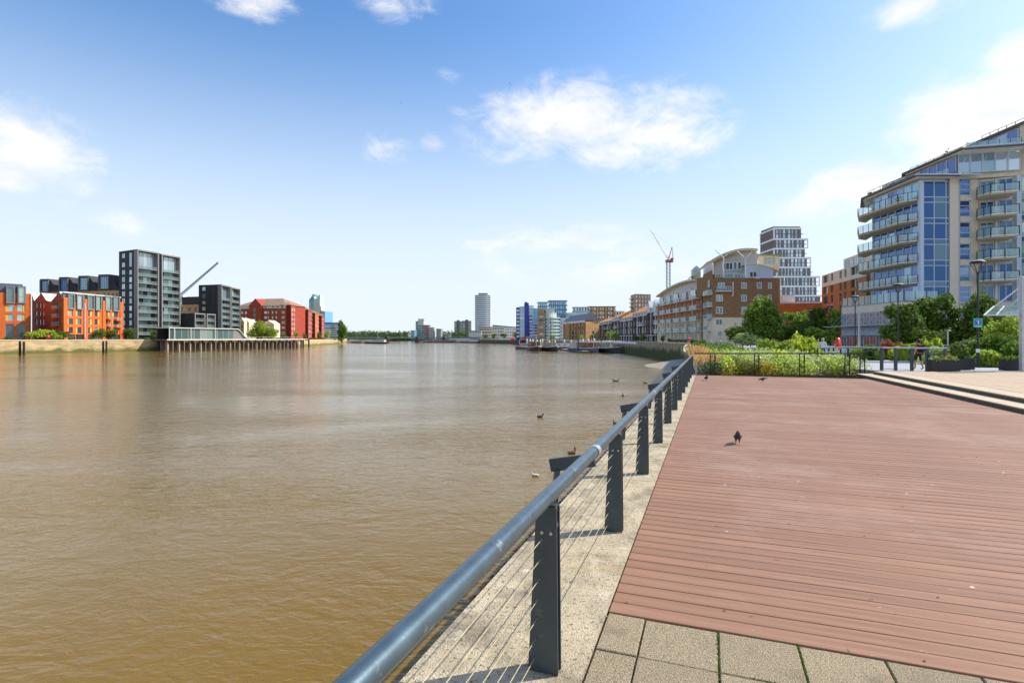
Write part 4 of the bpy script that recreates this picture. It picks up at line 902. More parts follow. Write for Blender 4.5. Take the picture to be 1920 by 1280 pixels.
for (xa, za), (xb, zb) in zip(edge, edge[1:]): m.add([JP(xa, .3, za), JP(xb, .3, zb), JP(xb, 7.5, zb), JP(xa, 7.5, za), JP(xa, .3, za + .35), JP(xb, .3, zb + .35), JP(xb, 7.5, zb + .35), JP(xa, 7.5, za + .35)], [(3, 2, 1, 0), (4, 5, 6, 7), (0, 1, 5, 4), (1, 2, 6, 5), (2, 3, 7, 6), (3, 0, 4, 7)])
m.build('roof', ['offwhite'], r)
xe = along(J0, J1, 440); npn = 11
for k in range(npn):
    xa, xb = x0 + .3 + (xe - x0) * k / npn, x0 + .3 + (xe - x0) * (k + 1) / npn - .12; m = MB(); m.quad(JP(xa, .9, 1.5), JP(xb, .9, 1.5), JP(xb, .9, zr), JP(xa, .9, zr)); m.bar(JP(xb + .06, .9, 1.5), JP(xb + .06, .9, zr), .1, .1, 1); m.build('pane', ['glass_green', 'offwhite'], r)
m = MB(); vs = [JP(xe + .1, .9, 1.5)] + [JP(min(a, x2), .9, z) for a, z in edge[1:]]; m.add(vs, [tuple(range(len(vs)))]); m.add([JP(xe + .1, .9, 1.5), JP(x1, .9, zr), JP(xe + .1, .9, zr)], [(0, 1, 2)]); m.build('end_panel', ['grey_frame'], r)
for px in (318.5, 328, 359, 405):
    x = along(J0, J1, px); m = MB(); m.bar(JP(x, .35, 1.5), JP(x, .35, zr), .25, .25); m.build('column', ['offwhite'], r)
m = MB(); q = [JP(x0, 7, 0), JP(xe, 7, 0), JP(xe, 7.4, 0), JP(x0, 7.4, 0)]; m.prism([(p.x, p.y) for p in q], 1.5, zr); m.build('rear_wall', ['black_brick'], r)
m = MB()
for k in range(18):
    x = x2 + .5 + (Ln - x2 - 1) * k / 17; m.bar(JP(x, .1, 1.6), JP(x, .1, 2.5), .06, .06)
m.bar(JP(x2, .1, 2.5), JP(Ln, .1, 2.5), .07, .07); o = m.build('jetty_railing', ['offwhite'], None); tag(o, 'thin white railing along the open end of the jetty', 'railing')
# --- mooring piles in the stream
for k, (px, y1, Y, lab) in enumerate(((37.5, 640, 167, 'left one of the pair'), (45, 641, 167, 'right one of the pair'), (193.5, 640, 190, 'left one of the pair'), (199.5, 640, 190, 'right one of the pair'))):
    p = XY(px, Y); m = MB(); m.tube((p.x, p.y, -6), (p.x, p.y, PZ(y1, Y)), .36, .30, 9); m.tube((p.x, p.y, PZ(y1, Y)), (p.x, p.y, PZ(y1, Y) + .15), .33, .2, 9); o = m.build('mooring_pile', ['pile_dark']); tag(o, 'dark timber pile in the water, %s before the %s' % (lab, 'left orange flats' if k < 2 else 'long orange flats'), 'mooring pile', 'mooring piles along the left bank')
for k, (px, Y) in enumerate(((568.5, 300), (579, 322))):
    p = XY(px, Y); m = MB(); m.bar((p.x, p.y, -5), (p.x, p.y, .9), .7, .7); m.bar((p.x - 2.2, p.y, .7), (p.x + .3, p.y, .7), .5, .5); o = m.build('mooring_pile', ['pile_dark']); tag(o, ['dark bracketed pile at the very end of the jetty', 'dark bracketed pile standing alone past the jetty'][k], 'mooring pile', 'mooring piles along the left bank')
# --- planting on the left bank
for k, (px, py, Y, w, hh, leaf, lab) in enumerate(((78, 612, 190, 22, 24, 'leaf_lime', 'spreading lime green tree between the two orange flats'), (98, 617, 192, 16, 19, 'leaf_bright', 'small bright green tree right of the lime green one'), (119, 617, 196, 11, 19, 'leaf_mid', 'slim mid green tree before the gabled end'),
        (185, 612, 203, 12, 24, 'leaf_dark', 'dark tree before the fourth dormer of the long orange flats'), (208, 614, 209, 13, 22, 'leaf_dark', 'dark tree before the last dormer of the long orange flats'), (239, 612, 226, 14, 24, 'leaf_dark', 'dark tree at the left foot of the black tower'), (293, 616, 234, 11, 19, 'leaf_mid', 'small tree below the left balconies of the black tower'), (312, 617, 236, 12, 18, 'leaf_mid', 'small tree below the right balconies of the black tower'))):
    p = XY(px, Y); s_ = Y / F; tree('riverside_tree', lab, p.x, p.y, .9, (637 - py) * s_, w * s_, (637 - py) * s_ * .42, 'round', leaf, 1500, .085, 20 + k, 'trees on the left bank')
for k, (px, py, Y, w, lab) in enumerate(((481, 597, 300, 17, 'left one of the two big trees above the jetty'), (505, 606, 305, 17, 'right one of the two big trees above the jetty'), (533, 619, 345, 6, 'small dark tree at the corner of the red apartments'), (554, 618, 362, 5.5, 'small tree before the second bay of the red apartments'), (571, 622, 375, 5, 'small dark tree before the third bay of the red apartments'), (598, 620, 410, 5, 'tree before the last bay of the red apartments'), (613, 618, 440, 9, 'rounded lime tree beside the white office'))):
    p = XY(px, Y); s_ = Y / F; tree('riverside_tree', lab, p.x, p.y, .5, (636 - py) * s_, w * s_, (636 - py) * s_ * .46, 'round', 'leaf_lime' if k == 6 else ('leaf_bright' if k < 2 or k == 3 else 'leaf_mid'), 3200 if k < 2 else 1200, .075, 40 + k, 'trees on the left bank')
p = XY(641, 478); tree('willow_tree', 'tall rounded dark green tree at the end of the left bank', p.x, p.y, .5, 16.5, 5.3, 8.2, 'tall', 'leaf_mid', 2600, .085, 61)
hb = MB(); rgh = random.Random(4)
for (px, Y, w) in [(20, 186, 5), (62, 187, 4), (135, 200, 5), (150, 205, 6), (160, 207, 5), (172, 209, 4), (262, 232, 5), (275, 236, 6), (520, 325, 8), (540, 352, 6), (585, 395, 6), (592, 410, 7), (606, 430, 5), (624, 450, 8), (634, 470, 6)]:
    p = XY(px, Y); s_ = Y / F * w; leafcloud([(p.x, p.y, 1.2, s_, 1.2, 1.0)], 260, .35, int(px), b=hb)
o = hb.build('bank_shrubs', ['leaf_dark']); o['kind'] = 'stuff'
p = XY(90, 183); m = MB(); m.tube((p.x, p.y, .9), (p.x, p.y, 2.2), .1, n=6); o = thing('lifebuoy_post', (p.x, p.y, .9), 'red lifebuoy housing on the far left bank before the lime green tree', 'lifebuoy', 'red lifebuoy housings'); m.build('post', ['galv'], o); m = MB(); m.lathe([(0, -.62), (.3, -.6), (.5, -.4), (.55, 0), (.5, .4), (.3, .6), (0, .62)], 12, c=(p.x, p.y, 2.4)); m.build('housing', ['red'], o)
# --- towers far beyond the left bank
A = XY(579.5, 700); b = Bld('glass_tower', 'pale green glass tower with a slanted spiked top beyond the red apartments', (A.x, A.y, .9)); s_ = 700 / F
def slope_block(x0, x1, ya, yb, yb0, mat_, nm, d=14):
    q = [XY(x0, 700), XY(x1, 700)]; m = MB(); za, zb = PZ(ya, 700), PZ(yb, 700); v = [(q[0].x, 700, .9), (q[1].x, 700, .9), (q[1].x, 700, zb), (q[0].x, 700, za)]; w = [(a, 700 + d, c) for a, _, c in v]; m.add(v + w, [(0, 1, 2, 3), (7, 6, 5, 4), (1, 5, 6, 2), (2, 6, 7, 3), (3, 7, 4, 0)]); b.part(nm, m, [mat_])
slope_block(579.5, 586, 562, 553, 0, 'teal_clad', 'west_wing'); slope_block(586, 588.2, 551, 551.5, 0, 'teal_clad', 'core'); slope_block(588.2, 591, 556, 561, 0, 'pale_green_clad', 'notch'); slope_block(591, 600, 561, 551, 0, 'pale_green_clad', 'spike'); slope_block(600, 602.5, 571, 576, 0, 'cream', 'glass_slope'); slope_block(600.5, 609.5, 582, 583, 0, 'light_blue_clad', 'annex', 30)
for k in range(17):
    m = MB(); y = 567 + 3.6 * k; q0, q1 = XY(579.3, 699.6), XY(600.2 if k < 5 else 609.6, 699.6); m.bar((q0.x, 699.6, PZ(y, 700)), (q1.x, 699.6, PZ(y, 700)), .5, .7); b.part('floor_band', m, ['offwhite'])
b.done()
A, B = XY(604, 560), XY(637, 566); b = Bld('office_building', 'white banded office block with a flat oversailing roof beside the willow', (A.x, A.y, .5)); _, u, n, Ln = frame_of(A, B)
for k in range(7):
    z = PZ(634, 560) + 2.2 * k; m = MB(); m.prism(back((tuple(A), tuple(B)), 14), z, z + .9); b.part('floor_band', m, ['offwhite']); m = MB(); m.prism([tuple(Vector(q) - n * .4) for q in back((tuple(A + u * .3), tuple(B - u * .3)), 13)], z + .9, z + 2.2); b.part('glazing', m, ['glass_blue'])
m = MB(); m.prism([tuple(Vector(q) + n * 1.2) for q in back((tuple(A), tuple(B + u)), 16)], z + 2.3, z + 3.1); b.part('roof', m, ['slate']); b.done()
# ================================================================ right bank
# --- curved white-balconied glass apartments at the right
GB = thing('glass_apartments', (61, 81, .3), 'large glass and pale stone apartment block with curving balconies at the right edge', 'building')
b = Bld.__new__(Bld); b.root = GB; b.loc = Vector(GB.location); b.walls = {}
FL = [10.45, 13.6, 16.7, 19.75, 22.85]
Pa, Pb, Pc, Pd = Vector((60.8, 81)), Vector((61.0, 91.6)), Vector((65, 98)), Vector((78, 112))
def glazed(A, B, z, h, nw, glass='glass_blue', frame='pale_blue', inset=.05, t=.09):
    A, u, n, Ln = frame_of(A, B); w = Ln / nw
    for k in range(nw): p = A + u * w * (k + .5) + n * inset; obj('window', window_mesh(w * .985, h, 1, 1, glass, frame, t, .07), GB, (p.x, p.y, z), math.atan2(u.y, u.x))
m = MB(); m.prism([(60.95, 81.2), (69.3, 81.2), (73.6, 79.3), (80, 72), (120, 72), (120, 112), (78.2, 112), (65.2, 98), (61.15, 91.6)], .3, 25.7); b.part('core', m, ['slab'])
for i, z in enumerate([7.35] + FL):
    glazed(Pb, Pa, z, 2.62, 6); glazed(Pc, Pb, z, 2.62, 4)
def balcony_poly(outer, wall, z, th=.36, panes=(), hand=True):
    """balcony with its own plan: outer edge points from one wall end to the other, glass panes between black posts"""
    m = MB(); pts = [tuple(p) for p in outer] + [tuple(p) for p in wall]; a = sum(pts[i][0] * pts[(i + 1) % len(pts)][1] - pts[(i + 1) % len(pts)][0] * pts[i][1] for i in range(len(pts)))
    if a < 0: pts = pts[::-1]
    c = Vector((sum(p[0] for p in pts) / len(pts), sum(p[1] for p in pts) / len(pts)))
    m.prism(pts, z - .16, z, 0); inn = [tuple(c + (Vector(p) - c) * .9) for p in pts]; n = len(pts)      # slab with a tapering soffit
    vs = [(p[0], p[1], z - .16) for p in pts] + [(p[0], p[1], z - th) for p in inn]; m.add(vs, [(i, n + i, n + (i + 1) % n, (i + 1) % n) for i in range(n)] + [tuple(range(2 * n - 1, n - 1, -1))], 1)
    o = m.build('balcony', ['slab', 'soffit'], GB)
    rl = MB()
    for (p, q), npn in zip(zip(outer, outer[1:]), panes):
        p, q = Vector(p), Vector(q)
        if npn == 0: continue
        for k in range(npn + 1):
            s_ = p.lerp(q, k / npn); rl.bar((s_.x, s_.y, z - .22), (s_.x, s_.y, z + 1.12), .07, .07)
            if k < npn:
                e = p.lerp(q, (k + 1) / npn); g = MB(); sa, ea = s_.lerp(e, .07), s_.lerp(e, .93); d = (e - s_).normalized(); nn_ = Vector((d.y, -d.x)) * .015
                g.add([(sa.x - nn_.x, sa.y - nn_.y, z + .08), (ea.x - nn_.x, ea.y - nn_.y, z + .08), (ea.x - nn_.x, ea.y - nn_.y, z + 1.02), (sa.x - nn_.x, sa.y - nn_.y, z + 1.02)], [(0, 1, 2, 3)]); g.build('pane', ['clear'], o)
        rl.bar((p.x, p.y, z + 1.12), (q.x, q.y, z + 1.12), .06, .05)
    rl.build('balustrade', ['black'], o)
    return o
for z in FL: balcony_poly([(60.5, 81.05), (58.8, 82.9), (58.8, 92.5), (61.6, 96.6)], [(62.9, 97.2), (61.0, 91.6), (60.9, 81.3)], z, panes=(2, 7, 3))
# front: glass bay
A, B = Vector((60.8, 80.9)), Vector((65.0, 80.9))
for px in (1722, 1775.5): pass
m = MB(); m.bar((60.75, 80.85, .3), (60.75, 80.85, 25.5), .5, .0001) if False else m.box(60.5, 80.55, .3, 61.0, 81.15, 25.5); b.part('column', m, ['pale_blue'])
cols = [(.2, 1.95), (1.95, 3.72), (3.72, 4.2)]
for k in range(7):
    z1 = 25.4 - 3.13 * k
    for (xa, xb) in cols:
        for (za, zb, g) in ((z1 - 2.35, z1, 'glass_bay'), (z1 - 3.13, z1 - 2.35, 'glass_bay')):
            obj('window', window_mesh((xb - xa) * .99, (zb - za) * .99, 1, 1, g, 'pale_blue', .06, .06), GB, (60.8 + (xa + xb) / 2, 80.92, za))
# stone strip with its windows and cladding panels
A, B = Vector((65.0, 80.8)), Vector((69.2, 80.8)); rows = [(335, 366), (375.5, 406), (416, 446.5), (456.5, 487), (497, 527.5), (537, 567.5), (577, 606)]
ops = [rect(A, B, 1798, y0, 1820.5, y1) for y0, y1 in rows]; b.facade(A, B, .3, 25.6, ops, 'stone', .22)
for r in ops: b.win(A, Vector((1, 0)), Vector((0, -1)), (r[0] + r[2]) / 2, r[1], r[2] - r[0], r[3] - r[1], 1, 3, 'glass_blue', 'pale_blue', .18, t=.12)
PC = {}
for (xa, xb) in ((.03, 1.52), (3.46, 4.17)):
    for k in range(40):
        z = .5 + .63 * k
        if z > 25: break
        key = round(xb - xa, 2)
        if key not in PC: m = MB(); m.box(0, -.04, 0, xb - xa, .02, .605); PC[key] = m.mesh('stone_panel', ['palestone'])
        obj('stone_panel', PC[key], GB, (65 + xa, 80.8, z))
for r in ops[:-1]:
    m = MB(); m.box(0, -.04, 0, 1.86, .02, .74); p = obj('stone_panel', PC.setdefault('band', m.mesh('stone_panel', ['palestone'])), GB, (66.56, 80.8, r[1] - .78))
m = MB(); m.tube((66.4, 80.7, .3), (66.4, 80.7, 25.5), .07); b.part('drainpipe', m, ['galv'])
# recessed right part with balconies
W0, W1 = Vector((69.25, 80.95)), Vector((73.4, 79.1)); _, u, n, Ln = frame_of(W0, W1); b.facade(W0, W1, .3, 25.6, [], 'stone')
for i, z in enumerate([7.35] + FL):
    for (xa, xb, hh) in ((.25, 1.9, 2.45), (2.45, 4.1, 2.55)): p = W0 + u * (xa + xb) / 2 + n * .06; obj('window', window_mesh(xb - xa, hh, 2, 1, 'glass_bay', 'offwhite', .1, .07), GB, (p.x, p.y, z + .02), math.atan2(u.y, u.x))
    p = W0 + u * 2.17 + n * .1; m = MB(); m.bar((p.x, p.y, z), (p.x, p.y, z + 2.6), .4, .12); b.part('pilaster', m, ['pale_blue'])
    if i: balcony_poly([(69.0, 80.7), (67.7, 79.2), (67.95, 77.2), (70.9, 76.0), (72.5, 79.3)], [(70.5, 80.3)], z, panes=(1, 2, 2, 1))
p = W1 + n * .2; m = MB(); m.box(p.x - .35, p.y - .3, .3, p.x + .35, p.y + .5, 25.6); b.part('column', m, ['pale_blue'])
A, B = W1 + n * .1 + u * .4, Vector((80, 71.9)); _, u, n, Ln = frame_of(A, B)
for k in range(8):
    z1 = 25.4 - 3.13 * k
    for j in range(5):
        for (za, zb, g) in ((z1 - 2.35, z1, 'glass_green'), (z1 - 3.13, z1 - 2.35, 'glass_dark')): p = A + u * Ln * (j + .5) / 5; obj('window', window_mesh(Ln / 5 * .98, (zb - za) * .98, 1, 1, g, 'pale_blue', .06, .06), GB, (p.x, p.y, za), math.atan2(u.y, u.x))
# roofs stepping back, with eaves, awnings and guard rails
def roofslab(poly, z, th=.3): m = MB(); m.prism(poly, z, z + th, 0, top=0); return m.build('roof', ['grey_brown'], GB)
def fascia(poly, z): m = MB(); m.prism(poly, z - .22, z - .005); return m.build('eave', ['slab'], GB)
E1 = [(59.5, 80.2), (66.2, 80.2), (66.2, 100), (64, 100), (60.3, 94.0)]; roofslab(E1, 26.0, .28); fascia([(59.9, 80.5), (66, 80.5), (66, 99), (64.2, 99), (60.6, 93.6)], 26.0)
for k in range(3):
    xa = 59.4 + 2.95 * k; m = MB(); v = [(xa, 78.7, 25.9), (xa + 2.8, 78.7, 25.9), (xa + 2.8, 80.25, 26.25), (xa, 80.25, 26.25)]; m.add(v + [(a, c, d - .16) for a, c, d in v], [(0, 1, 2, 3), (7, 6, 5, 4), (0, 4, 5, 1), (1, 5, 6, 2), (2, 6, 7, 3), (3, 7, 4, 0)]); b.part('sunshade', m, ['pale_blue'])
m = MB(); m.prism([(66, 80.9), (73.5, 79.1), (80, 71.9), (119, 72), (119, 111), (80, 111), (66, 97)], 25.7, 29.3); b.part('penthouse_core', m, ['stone'])
glazed(Vector((65.9, 95)), Vector((65.9, 80.6)), 26.35, 2.6, 8, 'glass_blue', 'pale_blue'); glazed(Vector((65.9, 80.5)), Vector((73.4, 78.6)), 26.35, 2.9, 5, 'glass_pale', 'pale_blue', .12)
m = MB(); A2, u2, n2, L2 = frame_of(Vector((65.5, 80.1)), Vector((76.5, 76.4)))
for k in range(9):
    p = Vector((61.5, 81.6)).lerp(Vector((61.5, 94)), k / 8); m.bar((p.x, p.y, 26.3), (p.x, p.y, 27.4), .05, .05)
m.bar((61.5, 81.6, 27.4), (61.5, 94, 27.4), .05, .05); m.bar((61.5, 81.6, 26.9), (61.5, 94, 26.9), .025, .025); b.part('roof_railing', m, ['black'])
E2 = [(64.9, 78.5), (73.2, 76.5), (73.2, 98), (70, 98), (65.2, 91)]; roofslab(E2, 29.35, .28); fascia([(65.3, 78.9), (73, 77), (73, 97), (70, 97), (65.5, 90.6)], 29.35)
for k in range(4):
    xa = 64.9 + 2.6 * k; ya = 78.3 - .62 * k; m = MB(); v = [(xa, ya - 1.7, 29.2), (xa + 2.45, ya - 2.3, 29.2), (xa + 2.45, ya - .6, 29.55), (xa, ya, 29.55)]; m.add(v + [(a, c, d - .16) for a, c, d in v], [(0, 1, 2, 3), (7, 6, 5, 4), (0, 4, 5, 1), (1, 5, 6, 2), (2, 6, 7, 3), (3, 7, 4, 0)]); b.part('sunshade', m, ['pale_blue'])
m = MB(); m.prism([(73, 78.2), (80, 73), (118, 73), (118, 110), (82, 110), (73, 95)], 29.3, 32.5); b.part('penthouse_core', m, ['stone'])
glazed(Vector((72.9, 93)), Vector((72.9, 78.2)), 29.7, 2.6, 8, 'glass_blue', 'pale_blue')
roofslab([(72.6, 75), (82, 68), (119, 70), (119, 112), (78, 112), (72.7, 86)], 32.6, .3); fascia([(73, 75.5), (82, 69), (118, 71), (118, 111), (78, 111), (73, 86)], 32.6)
for (x, y0, y1, z) in ((67.3, 80, 92, 29.63), (74.3, 76, 86, 32.9)):
    m = MB()
    for k in range(8): y = y0 + (y1 - y0) * k / 7; m.bar((x, y, z), (x, y, z + 1.1), .06, .06)
    m.bar((x, y0, z + 1.1), (x, y1, z + 1.1), .05, .05); m.bar((x, y0, z + .6), (x, y1, z + .6), .025, .025); b.part('roof_railing', m, ['black'])
for (xa, ya, xb, yb, z, nm) in ((64.6, 80.4, 64.6, 88, 26.3, 6), (66.3, 79.3, 72.4, 77.3, 29.65, 5)):
    o = MB(); A2, B2 = Vector((xa, ya)), Vector((xb, yb))
    for k in range(nm + 1): p = A2.lerp(B2, k / nm); o.bar((p.x, p.y, z), (p.x, p.y, z + 1.0), .05, .05, 0)
    o.add([(xa, ya, z + .1), (xb, yb, z + .1), (xb, yb, z + .95), (xa, ya, z + .95)], [(0, 1, 2, 3)], 1); o.build('terrace_glass', ['black', 'clear'], GB)
m = MB()      # open timber brackets below the tip of the first eave
for k in range(4): m.bar((60.4 + .4 * k, 93.6, 25.8), (60.9 + .3 * k, 93.2, 24.7), .07, .07)
for k in range(3): m.bar((60.5, 93.6, 25.5 - .35 * k), (62.0, 93.4, 25.5 - .35 * k), .07, .07)
b.part('eave_bracket', m, ['slab'])
# podium with posters, canopy and a glass guard rail
Q0, Q1, Q2 = Vector((55.75, 92)), Vector((55.5, 77)), Vector((60.4, 77.0)); m = MB(); m.prism([(56.2, 77.6), (60.3, 77.6), (60.3, 92), (56.3, 92)], .3, 6.9); b.part('podium_core', m, ['grey_frame'])
_, u, n, Ln = frame_of(Q0, Q1); b.facade(Q0, Q1, 6.1, 7.3, [], 'palestone'); b.facade(Q1, Q2, 6.1, 7.3, [], 'palestone')
m = MB(); m.prism([(55.75, 92), (55.5, 77), (60.4, 77), (60.4, 92)], 7.2, 7.34); b.part('podium_roof', m, ['slab'])
for (A, B, nn_) in ((Q0, Q1, 10), (Q1, Q2, 3)):
    A, u, n, Ln = frame_of(A, B); w = Ln / nn_
    for k in range(nn_):
        p = A + u * w * (k + .5); rz_ = math.atan2(u.y, u.x)
        obj('window', window_mesh(w * .97, 1.9, 2, 1, 'poster' if 1 <= k < nn_ - 2 and nn_ == 10 else 'glass_dark', 'pale_blue', .07, .06), GB, (p.x, p.y, 4.15), rz_)
        obj('window', window_mesh(w * .97, 1.9, 2, 1, 'poster_orange' if k % 3 else 'glass_dark', 'pale_blue', .07, .06), GB, (p.x, p.y, .5), rz_)
        m = MB(); m.bar((p.x - u.x * w * .48, p.y - u.y * w * .48, 3.2), (p.x + u.x * w * .48, p.y + u.y * w * .48, 3.2), .1, 1.35); b.part('panel', m, ['pale_blue'])
    m = MB(); q = [A + n * 2.0 - u * 2, B + n * 2.0, B, A - u * 2]; m.prism([(p.x, p.y) for p in q], 3.95, 4.05); b.part('canopy', m, ['galv'])
    m = MB()
    for k in range(nn_): p = A + u * w * k; m.bar((p.x + n.x * 1.9, p.y + n.y * 1.9, 4.0), (p.x, p.y, 5.8), .05, .05)
    b.part('canopy_rod', m, ['galv'])
    m = MB(); p, q = A - n * .1, B - n * .1; m.bar((p.x, p.y, 7.37), (q.x, q.y, 7.37), .08, .06); pb = m.build('balustrade', ['black'], GB)
    for k in range(nn_ + 1): m = MB(); p = A + u * w * k - n * .1; m.bar((p.x, p.y, 7.34), (p.x, p.y, 8.75), .06, .06); m.build('balustrade_post', ['black'], pb)
    for k in range(nn_): p, q = A + u * w * (k + .05) - n * .1, A + u * w * (k + .95) - n * .1; g = MB(); g.quad((p.x, p.y, 7.4), (q.x, q.y, 7.4), (q.x, q.y, 8.75), (p.x, p.y, 8.75)); g.build('pane', ['clear'], pb)
for k, (x, y, z, r_) in enumerate(((67.6, 84.5, 29.6, .9), (61.7, 93.8, 26.3, .5))): m = leafcloud([(x, y, z + r_, r_ * .6, r_ * .6, r_)], 60, .14, k); o = m.build('potted_tree', ['leaf_dark']); tag(o, ['small potted tree on the upper roof terrace', 'tiny potted plant at the tip of the lower roof'][k], 'plant')
b.done()
rgp = random.Random(8)
for i, z in enumerate(FL):      # plants on the balconies
    m = MB(); yb_ = rgp.uniform(83.3, 86)
    leafcloud([(59.5, yb_, z + .6, .4, .9, .5)], 140, .13, i, b=m); o = m.build('balcony_plant', ['leaf_dark']); tag(o, 'dark leafy plant on the %s curved balcony' % ['lowest', 'second lowest', 'middle', 'second highest', 'highest'][i], 'plant', 'plants on the curved balconies')

# --- brown brick block with curved roofs
C0, C1 = XY(1336, 137), XY(1458, 137); b = Bld('curved_roof_apartments', 'brown brick apartments with arched green roofs and rows of river balconies', (C0.x, C0.y, .3))
A, B = C0, C1; _, u, n, Ln = frame_of(A, B); zc, zt = PZ(595, 137), PZ(549, 137)
ops, wi = [], []
for y0, y1 in ((529.5, 541), (552.5, 565), (575, 588)):
    for (x0, x1, nx) in ((1342.5, 1355.5, 2), (1390, 1400.5, 2), (1419, 1428.5, 1), (1440, 1447, 1)):
        if y0 < 540 and x0 < 1380: x0, x1 = 1346, 1359.5
        ops.append((*rect(A, B, x0, y0, x1, y1), nx))
up = [o for o in ops]
b.facade(A, B, zc, zt, [o for o in ops if o[1] > zc and o[3] < zt], 'brown_brick', .18)
zt2 = PZ(521.5, 137); b.facade(A, B, zt, zt2, [o for o in ops if o[1] > zt - .0], 'brown_brick', .18)
for o in ops: b.win(A, u, n, (o[0] + o[2]) / 2, o[1], o[2] - o[0], o[3] - o[1], o[4], 1, 'glass_pale', 'white', .1, t=.16)
low = []
for (x0, y0, x1, y1) in ((1342, 598, 1355, 609), (1346, 620.5, 1354, 631), (1390, 598, 1400, 609), (1390, 620.5, 1400, 631)): low.append(rect(A, B, x0, y0, x1, y1))
b.facade(A, B, .3, zc, low, 'cream', .18)
for o in low: b.win(A, u, n, (o[0] + o[2]) / 2, o[1], o[2] - o[0], o[3] - o[1], 2, 1, 'glass_pale', 'white', .1, t=.12)
S0_, S1_ = XY(1318, 149), C0      # corner strip then the river front, receding
V0, V1 = XY(1233, 192), XY(1318, 149)
_, us, ns, Ls = frame_of(S0_, S1_); rws = [(1.2 + 3.05 * k, 1.6) for k in range(7)]
b.grid(S0_, S1_, .3, 7.0, [(Ls * .5, 1.3)], rws[:2], 'cream', .15, nx=1, glass='glass_pale', frame='white'); b.grid(S0_, S1_, 7.0, PZ(508, 140), [(Ls * .5, 1.3)], [r for r in rws[2:] if r[0] < 17], 'brown_brick', .15, nx=1, glass='glass_pale', frame='white')
for k in range(1, 5): b.balcony(S0_, us, ns, Ls * .52, Ls - .15, 1.0 + 3.05 * k, 1.3, 'slab', posts=2)
_, uv, nv, Lv = frame_of(V0, V1); cl = [(Lv * (k + .5) / 12, 1.7) for k in range(12)]
b.grid(V0, V1, .3, 7.0, cl, [(1.1, 2.2), (4.1, 2.2)], 'cream', .3, nx=2, glass='glass_pale', frame='white'); b.grid(V0, V1, 7.0, 13.9, cl, [(7.2, 2.2), (10.3, 2.2)], 'rust_brick', .3, nx=2, glass='glass_pale', frame='white')
for j in range(6):
    for k in range(1, 5): b.balcony(V0, uv, nv, Lv * (2 * j + .22) / 12, Lv * (2 * j + (1.78 if j % 2 else 1.5)) / 12, 1.0 + 3.05 * k, 1.7, 'slab', posts=3, railmat='white', th=.25)
for j in (0, 2, 4, 5): p = V0 + uv * Lv * (2 * j + 1.95) / 12; m = MB(); m.tube((p.x + nv.x * .2, p.y + nv.y * .2, .3), (p.x + nv.x * .2, p.y + nv.y * .2, 13.9), .16); b.part('drainpipe', m, ['brown_brick' if j % 2 else 'cream'])
pw0 = V0 - nv * .6; m = MB(); m.prism([tuple(V0 - nv * .7), tuple(V1 - nv * .7), tuple(V1 - nv * 16), tuple(V0 - nv * 16)], .3, 13.8); b.part('core', m, ['brown_brick']); m = MB(); m.prism([tuple(V1 - nv * .7), tuple(C0 - n * .7 + Vector((.5, 0))), tuple(C1 - n * .7 - Vector((.3, 0))), tuple(C1 + Vector((0, 12))), tuple(V1 - nv * 14)], .3, 16.8); b.part('core', m, ['brown_brick'])
m = MB(); m.prism([(C1.x - .02, C1.y + .01), (C1.x + .6, C1.y + .01), (C1.x + .6, C1.y + 20), (C1.x - .02, C1.y + 20)], .3, PZ(521, 137)); b.part('end_wall', m, ['rust_brick'])
def arch_roof(pts, depth_vec, th, mats, name, wallmat=None, zbase=None):
    """thin arched roof: profile points (x,y,z) swept back by depth_vec"""
    m = MB(); d = Vector(depth_vec)
    for p, q in zip(pts, pts[1:]):
        p, q = Vector(p), Vector(q); t = Vector((0, 0, th)); m.add([p, q, q + d, p + d, p + t, q + t, q + d + t, p + d + t], [(3, 2, 1, 0), (4, 5, 6, 7), (0, 1, 5, 4), (1, 2, 6, 5), (2, 3, 7, 6), (3, 0, 4, 7)])
    o = m.build(name, mats, b.root)
    return o
def arc3(x0, y0, xm, ym, x1, y1, Y0, Y1, k=14):
    """image arc through three points in the plan line Y0..Y1, as world points"""
    out = []
    for i in range(k + 1):
        t = i / k; Y = Y0 + (Y1 - Y0) * t; x = x0 + (x1 - x0) * t; tm = (xm - x0) / (x1 - x0)
        y = y0 * (t - tm) * (t - 1) / (tm) + ym * t * (t - 1) / (tm * (tm - 1)) + y1 * t * (t - tm) / (1 - tm); p = XY(x, Y); out.append((p.x, p.y, PZ(y, Y)))
    return out
big = arc3(1303, 514, 1372, 473, 1421, 470, 150, 134); arch_roof(big, (3.0, 15, 0), .35, ['cream'], 'roof'); arch_roof([(x, y, z + .355) for x, y, z in big], (3.0, 15, 0), .12, ['roof_green'], 'roof_skin')
m = MB(); q = XY(1321, 143); e_ = XY(1351, 138.5); m.prism([(q.x, 143.5), (C0.x + .3, 137.8), (e_.x + .6, 138.0), (e_.x + .6, 146), (q.x, 149)], PZ(549, 137) - .1, PZ(514, 138)); b.part('stair_tower', m, ['brown_brick'])
for x_, y_ in ((1330, 520), (1341, 518)): p = XY(x_, 137.6 + (1336 - min(x_, 1336)) * .36); obj('window', window_mesh(1.1, 1.9, 1, 1, 'glass_pale', 'white', .14, .3), b.root, (p.x, p.y - .05, PZ(538, 138)), math.atan2(us.y, us.x) if x_ < 1336 else 0)
m = MB(); zb = zt2 + .01; inner = [(p[0] + .9, p[1] + 2.2, p[2] - .05) for p in big if PX(1334, p[1]) - .5 < p[0]]; inner = [p for p in inner]
poly = [(inner[0][0], inner[0][1], zb)] + inner + [(inner[-1][0], inner[-1][1], zb)]; m.add(poly, [tuple(range(len(poly)))[::-1]]); b.part('gable_wall', m, ['offwhite'])
